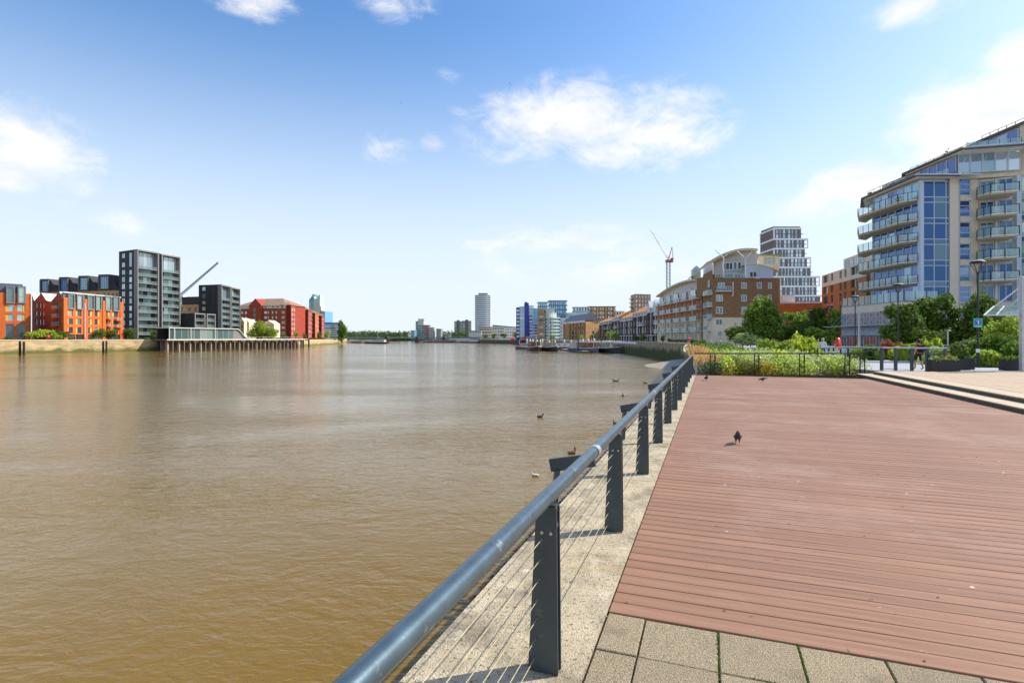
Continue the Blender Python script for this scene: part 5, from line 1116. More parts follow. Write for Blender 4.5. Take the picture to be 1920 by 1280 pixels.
for (x0, x1, y0, y1, nx) in ((1357, 1377, 491, 505, 3), (1378, 1385, 490, 505, 1), (1386, 1393, 490, 504, 1), (1362, 1378, 511, 520, 3), (1379, 1392, 511, 520, 2)):
    r = rect(A, B, x0, y0, x1, y1); p = A + u * (r[0] + r[2]) / 2 + Vector((0, 1.0)); obj('window', window_mesh(r[2] - r[0], r[3] - r[1], nx, 1, 'glass_dark', 'white', .14, .08), b.root, (p.x, p.y, r[1]), 0)
for (px, yt) in ((1356.5, 483), (1397.5, 485)):
    p = XY(px, 135); m = MB(); m.tube((p.x, p.y, zb), (p.x, p.y, PZ(yt, 135)), .16, n=8); q = PZ(yt, 135); m.tube((p.x, p.y, q), (p.x - 2.0, p.y, q + 1.9), .11, n=6); m.tube((p.x, p.y, q), (p.x + 1.7, p.y, q + 1.7), .11, n=6); b.part('roof_strut', m, ['white'])
m = MB(); q0, q1 = XY(1398, 136.6), XY(1450, 136.6); b.facade(q0, q1, PZ(521.5, 137), PZ(507, 137), [], 'pale_blue'); r = rect(q0, q1, 1405, 509, 1419, 520); p = (q0 + q1) / 2; obj('window', window_mesh(r[2] - r[0], r[3] - r[1], 2, 1, 'glass_dark', 'white', .14, .08), b.root, (PX(1412, 136.5), 136.5, r[1]), 0)
sm = arc3(1398, 496, 1425, 497, 1461, 509, 136.4, 136.4); m = MB(); pl_ = [(q0.x, q0.y + .05, PZ(507, 137))] + [(x, 136.65, z - .02) for x, y, z in sm if x < q1.x] + [(q1.x, q1.y + .05, PZ(507, 137))]; m.add(pl_, [tuple(range(len(pl_)))[::-1]]); b.part('gable_wall', m, ['pale_blue']); arch_roof(sm, (0, 14, 0), .28, ['cream'], 'roof')
b.done(); b.walls = {}; q0, q1 = XY(1421, 145), XY(1461, 145); b.grid(q0, q1, PZ(509, 145), PZ(479, 145), [((q1 - q0).length * .55, 3.2)], [(PZ(496, 145), 2.0)], 'cream', .15, nx=3, glass='glass_pale', frame='white'); m = MB(); m.prism([(q0.x - .5, 144.4), (q1.x + .6, 144.4), (q1.x + .6, 152), (q0.x - .5, 152)], PZ(479, 145), PZ(477, 145)); b.part('roof', m, ['roof_green'])
pb = MB(); npn = 12      # terrace guard rail
for k in range(npn + 1): p = XY(1341 + (1404 - 1341) * k / npn, 136.7); pb.bar((p.x, p.y, zt2 + .02), (p.x, p.y, zt2 + 1.1), .07, .07, 0)
p, q = XY(1341, 136.7), XY(1404, 136.7); pb.bar((p.x, p.y, zt2 + 1.1), (q.x, q.y, zt2 + 1.1), .07, .07, 0); pb.quad((p.x, p.y, zt2 + .1), (q.x, q.y, zt2 + .1), (q.x, q.y, zt2 + 1), (p.x, p.y, zt2 + 1), 1); pb.build('terrace_rail', ['white', 'clear'], b.root)
b.balcony(A, u, n, along(A, B, 1341), along(A, B, 1368), PZ(545.5, 137), 1.4, 'slab', posts=5, railmat='white')
wing = arc3(1236, 557, 1290, 529, 1310, 526, 190, 153); arch_roof([(x - 1.2, y, z) for x, y, z in wing], (9, 6, 0), .4, ['cream'], 'roof'); arch_roof([(x - 1.0, y, z + .405) for x, y, z in wing], (8.8, 6, 0), .12, ['roof_green'], 'roof_skin')
m = MB(); zb2 = 13.9; poly = [(wing[0][0] + .4, wing[0][1], zb2)] + [(p[0] + .4, p[1], max(zb2 + .02, p[2] - .03)) for p in wing] + [(wing[-1][0] + .4, wing[-1][1], zb2)]; m.add(poly, [tuple(range(len(poly)))[::-1]]); b.part('gable_wall', m, ['offwhite'])
for px in (1262, 1281, 1296): Y = 190 - 37 * (px - 1236) / 74; p = XY(px, Y - .6); m = MB(); q = PZ(545, Y); m.tube((p.x, p.y, 13.9), (p.x, p.y, q), .15, n=6); m.tube((p.x, p.y, q), (p.x - .3, p.y + 2, q + 1.3), .1, n=5); m.tube((p.x, p.y, q), (p.x + .3, p.y - 2, q + 1.5), .1, n=5); b.part('roof_strut', m, ['white'])
for k in range(5): p = V0 + uv * Lv * (k + .5) / 5.6 + nv * -.2; obj('window', window_mesh(4.2, 1.9, 3, 1, 'glass_pale', 'white', .14, .08), b.root, (p.x, p.y, 14.1), math.atan2(uv.y, uv.x))
for (px, y0, yt) in ((1307, 526, 498), (1330, 514, 489)):      # gabled roof lights behind the ridge
    p = XY(px, 162); w = 1.1; m = MB(); za, zb3 = PZ(y0, 162), PZ(yt + 7, 162); zt3 = PZ(yt, 162); vs = [(p.x - w, p.y, za - 4), (p.x + w, p.y, za - 4), (p.x + w, p.y, zb3), (p.x, p.y, zt3), (p.x - w, p.y, zb3)]; m.add(vs + [(x, y + 2, z) for x, y, z in vs], [(0, 1, 2, 3, 4), (1, 6, 7, 2), (2, 7, 8, 3), (3, 8, 9, 4), (4, 9, 5, 0)]); b.part('roof_dormer', m, ['pale_blue'])
m = MB(); p = XY(1374, 136.5); m.tube((p.x, p.y - .2, PZ(553, 137)), (p.x, p.y - .2, PZ(529, 137)), .13, n=8); m.tube((p.x, p.y - .2, PZ(553, 137)), (p.x - .4, p.y - .2, PZ(556, 137)), .13, n=8); b.part('flue_pipe', m, ['white']); b.done()

# --- tall banded tower
b = Bld('residential_tower', 'tall grey tower of white horizontal bands with staggered open corner balconies', (*XY(1451, 370), .3))
bands = [427, 447, 465, 482, 500, 517.5, 535.5, 553]; rights = [1502, 1508, 1509, 1513, 1520, 1530, 1531, 1538]; A0 = XY(1451, 370); Lq = XY(1424, 392)
for i in range(len(bands)):
    z1 = PZ(bands[i], 370); z0 = PZ(bands[i + 1], 370) if i + 1 < len(bands) else .3; R_ = XY(rights[i], 370); pl = [tuple(A0), tuple(R_), (R_.x, 392), (Lq.x + 6, 392), (Lq.x, 391)]
    cols = []; Ln = (R_ - A0).length; rr = random.Random(40 + i); x = 1.2 + rr.random()
    while x < Ln - 2.2: cols.append((x + .6, rr.choice([.9, 1.1, 1.7]))); x += rr.choice([2.2, 2.6, 3.4])
    hh = (z1 - z0); H_ = hh - 1.0; rows = [(z0 + .15 + H_ / 2 * j if i + 1 < len(bands) else z1 - 4 - 3.1 * j, min(H_ / 2 - .3, 2.6)) for j in range(2 if i + 1 < len(bands) else 7)]; rows = [r for r in rows if r[0] > 1]
    b.grid(A0, R_, z0, z1 - .95, cols, [r for r in rows if r[0] + r[1] < z1 - 1.0], 'grey_brown', .25, nx=1, glass='glass_pale', frame='pale_blue', t=.12)
    m = MB(); m.prism([(p[0] + (.3 if k in (0, 4) else -.1), p[1] + .5) for k, p in enumerate(pl)], z0, z1 - 1.0); b.part('core', m, ['grey_brown'])
    m = MB(); ex = 2.6 if i in (1, 3, 5, 7) else .2; m.prism([(A0.x - .3, A0.y - .35), (R_.x + ex, R_.y - .35), (R_.x + ex, 391), (Lq.x + 6, 392.4), (Lq.x - .4, 391), ], z1 - 1.05, z1); b.part('floor_band', m, ['white'])
    m = MB(); zm = z0 + (z1 - z0 - 1.0) / 2 + .1; m.prism([(A0.x - .2, A0.y - .2), (R_.x + 1.4, R_.y - .2), (R_.x + 1.4, 388), (Lq.x - .2, 390.5)], zm - .3, zm); b.part('floor_slab', m, ['grey_frame'])
    if i in (1, 3, 5):
        m = MB(); x = R_.x + 2.3; m.bar((x, 370, z1 - 1), (x, 370, z0 - .2), .6, .6); m.bar((x, 370, z0 + .1), (R_.x, 370, z0 + .1), .6, .6); b.part('corner_frame', m, ['white'])
    if i in (0, 2): m = MB(); m.bar((Lq.x, 390.6, z1 - .5), (Lq.x, 390.6, z0), .6, .6); m.bar((A0.x - .1, 369.7, z1 - .5), (A0.x - .1, 369.7, z0 - .3), .7, .7); b.part('corner_frame', m, ['white'])
m = MB(); m.prism([(A0.x + .5, 372), (XY(1500, 372).x, 372), (XY(1500, 372).x, 386), (A0.x - .5, 388)], PZ(427, 370), PZ(423.5, 370)); b.part('roof', m, ['grey_brown']); b.done()

# --- orange and cream flats between the towers
A, B = XY(1541, 141), XY(1625, 114); b = Bld('stepped_flats', 'orange brick and cream rendered flats between the grey tower and the curved balconies', (A.x, A.y, .3))
_, u, n, Ln = frame_of(A, B); z1 = PZ(517, 141); zm = PZ(539, 141)
def wn(y0, y1): return [rect(A, B, x0, y0(x0), x1, y1(x1)) for x0, x1 in ((1543.5, 1553), (1557.5, 1562), (1574, 1578), (1583, 1587), (1595, 1607))]
mk = lambda base: (lambda x: base - (x - 1541) * (633 - base) / 116 * 22 / 69)
ra = wn(mk(521), mk(534)); rb_ = wn(mk(541.5), mk(554)); rc_ = wn(mk(560), mk(572)); rd = wn(mk(580), mk(592))
fix = lambda rs: [(r[0], rs[0][1] + .1, r[2], rs[0][1] + 1.9) for r in rs]
b.facade(A, B, zm, z1, fix(ra), 'palestone', .4); b.facade(A, B, .3, zm, fix(rb_) + fix(rc_) + fix(rd), 'rust_brick', .4)
for r in fix(ra) + fix(rb_) + fix(rc_) + fix(rd): b.win(A, u, n, (r[0] + r[2]) / 2, r[1], r[2] - r[0], r[3] - r[1], 1 if r[2] - r[0] < 1.2 else 3, 1, 'glass_plain', 'grey_frame', .35)
m = MB(); m.prism([tuple(A - n * .9), tuple(B - n * .9), tuple(B - n * 18), tuple(A - n * 18)], .3, z1 - .05); b.part('core', m, ['palestone'])
m = MB(); m.prism([tuple(A - n * 2 + u * 9), tuple(B - n * 2), tuple(B - n * 14), tuple(A - n * 14 + u * 9)], z1 - .04, z1 + 2.9); b.part('roof_storey', m, ['palestone'])
for k in range(4): p = A + u * (11 + 3 * k) - n * 1.95; obj('window', window_mesh(1.8, 2, 2, 1, 'glass_pale', 'pale_blue'), b.root, (p.x, p.y, z1 + .4), math.atan2(u.y, u.x))
b.facade(XY(1540.9, 160), A, .3, z1, [], 'palestone'); b.done()
A, B = XY(1459, 152), XY(1546, 150); b = Bld('terrace_block', 'low orange brick block with a white roof terrace in front of the grey tower', (A.x, A.y, .3)); _, u, n, Ln = frame_of(A, B); zt = PZ(569, 151)
ops = [rect(A, B, 1463.5, 587, 1472.5, 603), rect(A, B, 1500, 587, 1508, 603)]; b.facade(A, B, .3, zt, ops, 'rust_brick', .2)
for r in ops: b.win(A, u, n, (r[0] + r[2]) / 2, r[1], r[2] - r[0], r[3] - r[1], 3, 1, 'glass_pale', 'white', .12, t=.14)
m = MB(); m.prism([tuple(Vector(q) - n * .5) for q in back((A, B), 20)], .3, zt - .05); b.part('core', m, ['rust_brick']); m = MB(); m.prism([tuple(Vector(q) + n * .3) for q in back((A, B), 20)], zt, zt + .45); b.part('parapet', m, ['white'])
m = MB(); q = A + u * 2 - n * 3; m.prism([tuple(q), tuple(q + u * 3.2), tuple(q + u * 3.2 - n * 4), tuple(q - n * 4)], zt + .45, zt + 2.6); b.part('roof_hut', m, ['offwhite']); b.done()

# --- crane
r = thing('tower_crane', (*XY(1253, 300), .3), 'white and red luffing tower crane with raised jib above the river houses', 'crane'); p = Vector((*XY(1253, 300), 0)); zt = PZ(492, 300); m = MB(); w = .85
for sx, sy in ((-1, -1), (1, -1), (1, 1), (-1, 1)): m.bar((p.x + sx * w, p.y + sy * w, .3), (p.x + sx * w, p.y + sy * w, zt), .24, .24)
nb = 22
for k in range(nb):
    za, zb = .3 + (zt - .3) * k / nb, .3 + (zt - .3) * (k + 1) / nb
    m.bar((p.x - w, p.y - w, zb), (p.x + w, p.y - w, zb), .16, .16); m.bar((p.x - w, p.y - w, za), (p.x + w, p.y - w, zb), .12, .12); m.bar((p.x - w, p.y - w, za), (p.x - w, p.y + w, zb), .12, .12); m.bar((p.x + w, p.y - w, zb), (p.x + w, p.y + w, zb), .12, .12)
m.build('mast', ['crane_blue'], r)
s_ = 300 / F; m = MB(); m.box(p.x - 1.3, p.y - 1.3, zt, p.x + 2.4, p.y + 1.3, zt + 1.4); m.build('turntable', ['crane_red'], r); m = MB(); m.box(p.x + 1.4, p.y - 1, zt + 1.4, p.x + 2.6, p.y + 1, zt + 2.4); m.build('counterweight', ['crane_red'], r)
a0, a1 = Vector((p.x, p.y, zt + 1.5)), Vector((PX(1220, 300), p.y, PZ(431.5, 300))); m = MB()
for o_ in ((0, .55, 0), (0, -.55, 0), (.5, 0, .75)): m.tube(a0 + Vector(o_), a1 + Vector(o_) * .5, .17, .14, 5)
for k in range(14): c0, c1 = a0.lerp(a1, k / 14), a0.lerp(a1, (k + 1) / 14); m.tube(c0 + Vector((0, .5, 0)), (c0 + c1) / 2 + Vector((.4, 0, .65)), .09, n=4); m.tube((c0 + c1) / 2 + Vector((.4, 0, .65)), c1 + Vector((0, -.5, 0)), .09, n=4)
m.build('jib', ['crane_white'], r); m = MB(); ap = Vector((PX(1260, 300), p.y, PZ(463, 300))); m.tube((p.x + .3, p.y, zt + 2), ap, .28, .16, 6); m.tube((p.x + 2.6, p.y, zt + 2), ap, .14, n=5); m.tube(ap, (ap.x + .7, ap.y, zt + 2.2), .1, n=5); m.build('apex_frame', ['crane_red'], r); m = MB(); m.tube(ap, a1, .05, n=4); m.build('jib_cable', ['crane_blue'], r)

# --- river houses with orange roofs
Hs = [(1121, 1147, 362, 305, 'at the far end, next to the warehouse'), (1147, 1162, 305, 276, 'second from the warehouse'), (1162, 1186, 276, 244, 'behind the twin lime trees'), (1186, 1213, 244, 218, 'with a wide teal dormer'), (1213, 1235, 218, 200, 'nearest, with two steep gables')]
for k, (xa, xb, Ya, Yb, lab) in enumerate(Hs):
    A, B = XY(xa, Ya), XY(xb - .4, Yb); b = Bld('river_house', 'dark brick river house with an orange roof, ' + lab, (A.x, A.y, .3), 'house', 'orange roofed river houses'); _, u, n, Ln = frame_of(A, B); ze, zr = 10.2 + (0, .9, -.1, 1.0, 1.7)[k], 14.4 + (0, 1.3, .1, 1.5, 2.2)[k]; nc = 5
    cols = [(Ln * (i + .5) / nc, Ln / nc * .36) for i in range(nc)]; b.grid(A, B, .3, ze, cols, [(1.0, 2.1), (4.2, 2.1), (7.3, 1.9)], 'dark_brick', .2, nx=2, glass='glass_pale', frame='white', t=.14)
    for i in range(nc - 1): p = A + u * Ln * (i + 1) / nc + n * .12; m = MB(); m.bar((p.x, p.y, .4), (p.x, p.y, ze), .45, .3); b.part('pilaster', m, ['offwhite' if i % 2 else 'dark_brick'])
    m = MB(); q = [A + n * .3, B + n * .3, B - n * 5, A - n * 5, B - n * 10, A - n * 10]; v = [(q[0].x, q[0].y, ze + 1.6), (q[1].x, q[1].y, ze + 1.6), (q[2].x, q[2].y, zr), (q[3].x, q[3].y, zr), (q[4].x, q[4].y, ze), (q[5].x, q[5].y, ze)]; m.add(v, [(0, 1, 2, 3), (3, 2, 4, 5)]); e0, e1 = A + n * .3, A - n * 10
    m.add([(e0.x, e0.y, ze + 1.6), (q[3].x, q[3].y, zr), (e1.x, e1.y, ze)], [(0, 1, 2)]); e0, e1 = B + n * .3, B - n * 10; m.add([(e0.x, e0.y, ze + 1.6), (q[2].x, q[2].y, zr), (e1.x, e1.y, ze)], [(2, 1, 0)]); b.part('roof', m, ['orange_roof'])
    b.grid(A, B, ze, ze + 1.6, [(Ln * (i + .5) / nc, Ln / nc * .7) for i in range(nc)], [(ze + .15, 1.3)], 'pale_blue', .1, nx=2, glass='glass_green' if k == 3 else 'glass_pale', frame='white', t=.14)
    b.facade(B, B - n * 10, .3, ze, [], 'dark_brick'); m = MB(); m.prism([tuple(A - n * .6), tuple(B - n * .6), tuple(B - n * 9.9), tuple(A - n * 9.9)], .3, ze - .05); b.part('core', m, ['dark_brick'])
    if k in (0, 1, 3): p = A + u * Ln * .72 + n * .5; b.balcony(A, u, n, Ln * .6, Ln * .96, 7.2, 1.6, 'white', posts=3, railmat='white'); 
    m = MB(); q0, q1 = A + n * 1.6, B + n * 1.6; m.prism([tuple(A + n * 2.2), tuple(B + n * 2.2), tuple(B + n * .1), tuple(A + n * .1)][::1], 2.9, 3.15); b.part('porch_roof', m, ['offwhite'])
    for i in range(5): p = A + u * Ln * (i + .5) / 5 + n * 2.0; m = MB(); m.bar((p.x, p.y, .3), (p.x, p.y, 2.9), .22, .22); b.part('porch_post', m, ['offwhite'])
    if k == 4:
        for i in (0, 1): p = A + u * Ln * (.25 + .5 * i) + n * .5; w = 2.2; v = [p - u * w, p + u * w, p]; m = MB(); vs = [(v[0].x, v[0].y, ze), (v[1].x, v[1].y, ze), (v[1].x, v[1].y, ze + 2), (v[2].x, v[2].y, ze + 4.6), (v[0].x, v[0].y, ze + 2)]; e = -n * 6; m.add(vs + [(x + e.x, y + e.y, z) for x, y, z in vs], [(0, 1, 2, 3, 4), (1, 6, 7, 2), (2, 7, 8, 3), (3, 8, 9, 4), (4, 9, 5, 0)], 0); b.part('gable', m, ['pale_blue'])
    b.done()
# --- warehouse with a navy gable roof
A, B, C_ = XY(1058, 352), XY(1096, 312), XY(1123, 318); b = Bld('warehouse', 'brown brick warehouse with a navy gabled roof behind the moored boats', (A.x, A.y, .3)); _, u, n, Ln = frame_of(A, B); z = PZ(606, 330)
b.grid(A, B, .3, z, [(Ln * (i + .5) / 6, Ln / 6 * .4) for i in range(6)], [(1, 2.2), (4, 2), (6.8, 1.8)][:3], 'tan_brick', .35, nx=1, glass='glass_plain', frame='grey_frame')
for i in range(7): p = A + u * Ln * i / 6 + n * .15; m = MB(); m.bar((p.x, p.y, .3), (p.x, p.y, z), .9, .4); b.part('pier', m, ['brown_brick'])
m = MB(); m.prism([tuple(A + n * .8), tuple(B + n * .8), tuple(B - n * .1), tuple(A - n * .1)], z, z + 1.3); b.part('cornice', m, ['white'])
_, u2, n2, L2 = frame_of(B, C_); b.grid(B, C_, .3, z + .6, [(L2 * .25, 1.8), (L2 * .6, 1.8)], [(1, 2), (4, 2)], 'warm_brick', .2, nx=2, frame='white')
m = MB(); m.prism([tuple(A - n * .7), tuple(B - n * .7), tuple(C_ - n2 * .7), tuple(C_ - n2 * 30)], .3, z + .5); b.part('core', m, ['tan_brick'])
m = MB(); e = A - B; pk = (B + C_) / 2; zp = PZ(587, 316); vs = [(B.x + n.x, B.y - .3, z + 1.3), (C_.x + 1, C_.y - .3, z + 1.3), (pk.x, pk.y - .3, zp)]; m.add(vs + [(x + e.x, y + e.y, zz) for x, y, zz in vs], [(0, 1, 2), (0, 2, 5, 3), (2, 1, 4, 5)]); b.part('roof', m, ['slate']); b.done()

# --- cluster of glass and blue blocks
def banded(name, label, x0, x1, yt, Y, depth, nst, wall, band, glass, group=None, cat='building', bandh=.8, base=.3, win=True, curve=0.0, cols=None):
    A, B = XY(x0, Y), XY(x1, Y); b = Bld(name, label, (A.x, A.y, base), cat, group); zt = PZ(yt, Y); hs = (zt - base) / nst; w = (B - A).length
    def plan(o):
        if not curve: return [(A.x - o, A.y - o), (B.x + o, A.y - o), (B.x + o, A.y + depth), (A.x - o, A.y + depth)]
        return [(A.x + w * t - (o if t == 0 else (-o if t == 1 else 0)), A.y - o - curve * math.sin(math.pi * t)) for t in [i / 10 for i in range(11)]] + [(B.x + o, A.y + depth), (A.x - o, A.y + depth)]
    m = MB(); m.prism(plan(0), base, zt - .1); b.part('glazing' if wall.startswith('glass') else 'wall', m, [wall])
    for k in range(1, nst + 1): m = MB(); m.prism(plan(.7 if band else .1), base + hs * k - bandh, base + hs * k); b.part('floor_band', m, [band])
    if win and cols:
        for k in range(nst):
            for i in range(cols): p = A + Vector((w * (i + .5) / cols, -.06)); obj('window', window_mesh(w / cols * .55, hs * .6, 1, 1, glass, 'white' if not wall.startswith('glass') else 'pale_blue', .12, .05), b.root, (p.x, p.y - (curve * math.sin(math.pi * (i + .5) / cols)), base + hs * k + .3), 0)
    return b
banded('blue_tower', 'left stripe of the tall blue clad tower by the moored boats', 968, 974, 576, 430, 18, 10, 'blue_clad', 'white', 'glass_pale', bandh=.35).done() if False else None
b = Bld('blue_tower', 'tall blue and glass tower left of the curved glass flats', (*XY(968, 430), .3)); s_ = 430
for nm, x0, x1, yt, mt, d0 in (('blue_wing', 968, 974.2, 576, 'blue_clad', 0), ('glass_bay', 974.2, 983.5, 574, 'glass_pale', 1.5), ('blue_fin', 983.5, 991.5, 568, 'blue_clad', -1), ('pale_wing', 991.5, 1001, 572, 'pale_green_clad', 4), ('low_blue_wing', 992, 998, 592, 'blue_clad', -.5)):
    p, q = XY(x0, s_), XY(x1, s_); m = MB(); m.box(p.x, s_ + d0, .3, q.x, s_ + 18, PZ(yt, s_)); b.part(nm, m, [mt])
    if mt != 'blue_clad' or nm != 'blue_fin':
        for k in range(9): z = 2.5 + 2.9 * k; 
        for k in range(9):
            z = 2.5 + 2.9 * k
            if z + 1.5 < PZ(yt, s_): obj('window', window_mesh((q.x - p.x) * .75, 1.5, 2, 1, 'glass_pale', 'white', .12, .05), b.root, ((p.x + q.x) / 2, s_ + d0 - .08, z), 0)
m = MB(); p = XY(984, s_); m.box(p.x, s_, PZ(568, s_), p.x + 2, s_ + 5, PZ(566, s_)); b.part('roof_plant', m, ['slate']); b.done()
banded('balcony_block', 'white banded corner block in front of the blue tower', 997, 1011, 606, 405, 16, 6, 'glass_blue', 'white', 'glass_blue').done()
banded('clad_tower', 'light blue clad block behind the curved glass flats', 999, 1012, 578, 440, 14, 9, 'light_blue_clad', 'light_blue_clad', 'glass_pale', bandh=.3).done()
b = banded('curved_glass_flats', 'curved green glass flats with white balcony rims behind the moored boats', 1010.5, 1048, 595, 385, 18, 7, 'glass_green', 'pale_green_clad', 'glass_pale', curve=6, bandh=.7, cols=9)
for (xa, xb, ya, yb, mt) in ((1011, 1043, 595, 587, 'pale_green_clad'), (1012, 1039, 587, 580, 'glass_pale')):
    p, q = XY(xa, 388), XY(xb, 388); m = MB(); pl = [(p.x + (q.x - p.x) * t, 386 - 4 * math.sin(math.pi * t)) for t in [i / 8 for i in range(9)]] + [(q.x, 400), (p.x, 400)]; m.prism(pl, PZ(ya, 388), PZ(yb, 388)); b.part('upper_storey', m, [mt])
p, q = XY(1009, 380), XY(1020, 380); m = MB(); m.box(p.x, 378, .3, q.x, 392, PZ(581, 380)); b.part('brown_wing', m, ['tan_brick'])
for k in range(8): obj('window', window_mesh(3, 1.6, 2, 1, 'glass_plain', 'grey_frame', .12, .06), b.root, ((p.x + q.x) / 2, 377.9, 1.5 + 2.4 * k), 0)
m = MB(); m.prism([(PX(1009, 385), 379), (PX(1041, 385), 380), (PX(1041, 385), 400), (PX(1009, 385), 400)], PZ(580, 385), PZ(578.8, 385)); b.part('roof', m, ['offwhite']); b.done()
banded('glass_block', 'tall teal glass block with a flat grey roof right of the blue tower', 1029.5, 1062, 563, 470, 20, 9, 'glass_blue', 'teal_clad', 'glass_pale', bandh=1.0, cols=8).done()
banded('teal_block', 'teal block with a brown roof hut left of the tall teal glass block', 1009.5, 1026, 566, 455, 14, 9, 'teal_clad', 'teal_clad', 'glass_pale', bandh=.4, cols=4).done()
banded('stepped_glass_flats', 'pale stepped glass flats behind the warehouse', 1064, 1100, 586, 430, 16, 6, 'glass_pale', 'pale_green_clad', 'glass_pale', bandh=.9, cols=8).done()
b = banded('stepped_glass_flats', 'set-back glass top floor with a brown eave above the pale stepped flats', 1077, 1103, 575, 440, 12, 8, 'glass_dark', 'pale_green_clad', 'glass_pale', bandh=.7, cols=5); b.done()
banded('white_slab', 'narrow white gabled wing beside the curved glass flats', 1050, 1060, 596, 392, 10, 6, 'pale_green_clad', 'white', 'glass_pale', bandh=.35, cols=2).done()
b = banded('brick_block', 'wide brown brick block with pale piers far behind the warehouse', 1103, 1154, 574, 450, 18, 8, 'brown_brick', 'tan_brick', 'glass_pale', bandh=.35, cols=10)
for k in range(6): p = XY(1112 + 8 * k, 449.5); m = MB(); m.bar((p.x, 449.3, .3), (p.x, 449.3, PZ(575, 450)), 1.1, .5); b.part('pier', m, ['warm_brick'])
b.done()
banded('white_block', 'small white gridded block right of the wide brown block', 1155, 1170.5, 583, 445, 12, 7, 'white', 'white', 'glass_plain', bandh=.5, cols=3).done()
b = Bld('brick_tower', 'square brown brick tower with tall pale windows above the orange roofs', (*XY(1190, 410), .3)); A, B, C_ = XY(1182.5, 424), XY(1191, 410), XY(1220, 414); zt = PZ(551, 410); rows = [(zt - 3.1 - 3.15 * k, 2.1) for k in range(9)]
_, u, n, L1 = frame_of(A, B); _, u2, n2, L2 = frame_of(B, C_); b.grid(A, B, .3, zt, [(L1 * .5, L1 * .3)], rows, 'tan_brick', .25, nx=1, frame='grey_frame')
for z, h in rows: b.balcony(A, u, n, L1 * .1, L1 * .75, z - .2, 1.5, 'grey_frame', posts=1)
b.grid(B, C_, .3, zt, [(L2 * (i + .5) / 5, L2 * .1) for i in range(5)], rows, 'brown_brick', .3, nx=1, glass='glass_pale', frame='white'); m = MB(); m.prism([tuple(A - n), tuple(B + Vector((0, 1))), tuple(C_ + Vector((-.2, 1))), tuple(C_ + Vector((0, 16)))], .3, zt - .2); b.part('core', m, ['brown_brick']); b.done()

# --- river tower and low terraces far upstream
b = banded('river_tower', 'tall slim round-cornered tower of white floor rims standing alone upstream', 891, 919, 553, 800, 20, 23, 'glass_dark', 'white', 'glass_pale', curve=4, bandh=1.15); p, q = XY(897, 805), XY(914, 805); m = MB(); m.box(p.x, 805, PZ(553, 800), q.x, 815, PZ(549, 800)); b.part('roof_plant', m, ['slate']); b.done()
for k, (x0, x1, yt, Y, lab) in enumerate(((880, 902, 619, 640, 'lowest white terrace at the foot of the slim river tower'), (898, 924, 611, 650, 'pale terrace with a sloping green roof right of the river tower'), (924, 946, 609, 630, 'second pale terrace with a sloping green roof'), (946, 968, 611, 610, 'banded terrace touching the blue tower'))):
    b = banded('terrace_flats', lab, x0, x1, yt + 3, Y, 14, 4, ('cream', 'warm_brick', 'cream', 'palestone')[k], 'white', 'glass_plain', 'low terraces upstream', bandh=.9, cols=7); p, q = XY(x0 - .5, Y), XY(x1 + .5, Y); m = MB(); z = PZ(yt + 3, Y); m.prism([(p.x, Y - 1.5), (q.x, Y - 1.5), (q.x, Y + 14), (p.x, Y + 14)], z, z + 1, ztop=lambda v: z + (1.9 if v[0] < (p.x + q.x) / 2 else .8)); b.part('roof', m, ['roof_green']); b.done()
for k, (x0, x1, yt, lab) in enumerate(((852, 866, 600, 'left one of two grey slab towers far upstream'), (867, 883, 599, 'right one of two grey slab towers far upstream'))):
    b = banded('slab_tower', lab, x0, x1, yt + 2, 1000, 14, 12, 'grey_frame', 'offwhite', 'glass_plain', 'twin slab towers', bandh=.9, cols=3); p = XY((x0 + x1) / 2, 999); m = MB(); m.box(p.x - 2.4, 998.6, .3, p.x + 2.4, 1004, PZ(yt, 1000)); b.part('stair_core', m, ['grey_brown']); b.done()
HC = [(779.5, 786, 602, 'teal_clad', 'leftmost teal slab of the harbour towers beyond the bridge'), (784, 794.5, 597.5, 'offwhite', 'tallest pale harbour tower beyond the bridge'), (783, 797, 609, 'teal_clad', 'stepped teal harbour block before the tallest pale one'), (795, 804.5, 609, 'red_brick', 'reddish harbour tower right of the tallest pale one'), (805, 814, 613.5, 'offwhite', 'small pale harbour block right of the reddish one'), (818, 826.5, 616, 'grey_frame', 'rightmost small grey harbour block beyond the bridge'), (770, 777, 619, 'light_blue_clad', 'small light blue block left of the harbour towers')]
for k, (x0, x1, yt, mt, lab) in enumerate(HC): banded('harbour_block', lab, x0, x1, yt, 860 - 8 * k, 18, max(4, int((633 - yt) / 3)), mt, 'offwhite' if mt == 'red_brick' else 'pale_green_clad', 'glass_plain', 'harbour towers beyond the bridge', bandh=.5, cols=3).done()
# --- bridge
br = thing('river_bridge', (-100, 600, WZ), 'low green iron bridge of flat arches on dark piers across the river', 'bridge'); xs_ = [(-190, -138), (-138, -104.5), (-104.5, -75), (-75, -36)]
m = MB(); m.box(-195, 596, 2.9 - 1.0, -20, 604, 2.9); m.build('road_deck', ['bridge_green'], br)
for i, (a, c) in enumerate(xs_):
    m = MB(); ns = 10
    for f in (596.2, 603.4):
        for k in range(ns): t0, t1 = k / ns, (k + 1) / ns; h = lambda t: -1.2 + 2.9 * (1 - (2 * t - 1) ** 2) ** .5 if 0 < t < 1 else -1.2; x0, x1 = a + (c - a) * t0, a + (c - a) * t1; m.add([(x0, f, h(t0)), (x1, f, h(t1)), (x1, f, 1.9), (x0, f, 1.9), (x0, f + .4, h(t0)), (x1, f + .4, h(t1)), (x1, f + .4, 1.9), (x0, f + .4, 1.9)], [(0, 1, 2, 3), (7, 6, 5, 4), (1, 0, 4, 5)])
    m.build('arch', ['bridge_green'], br)
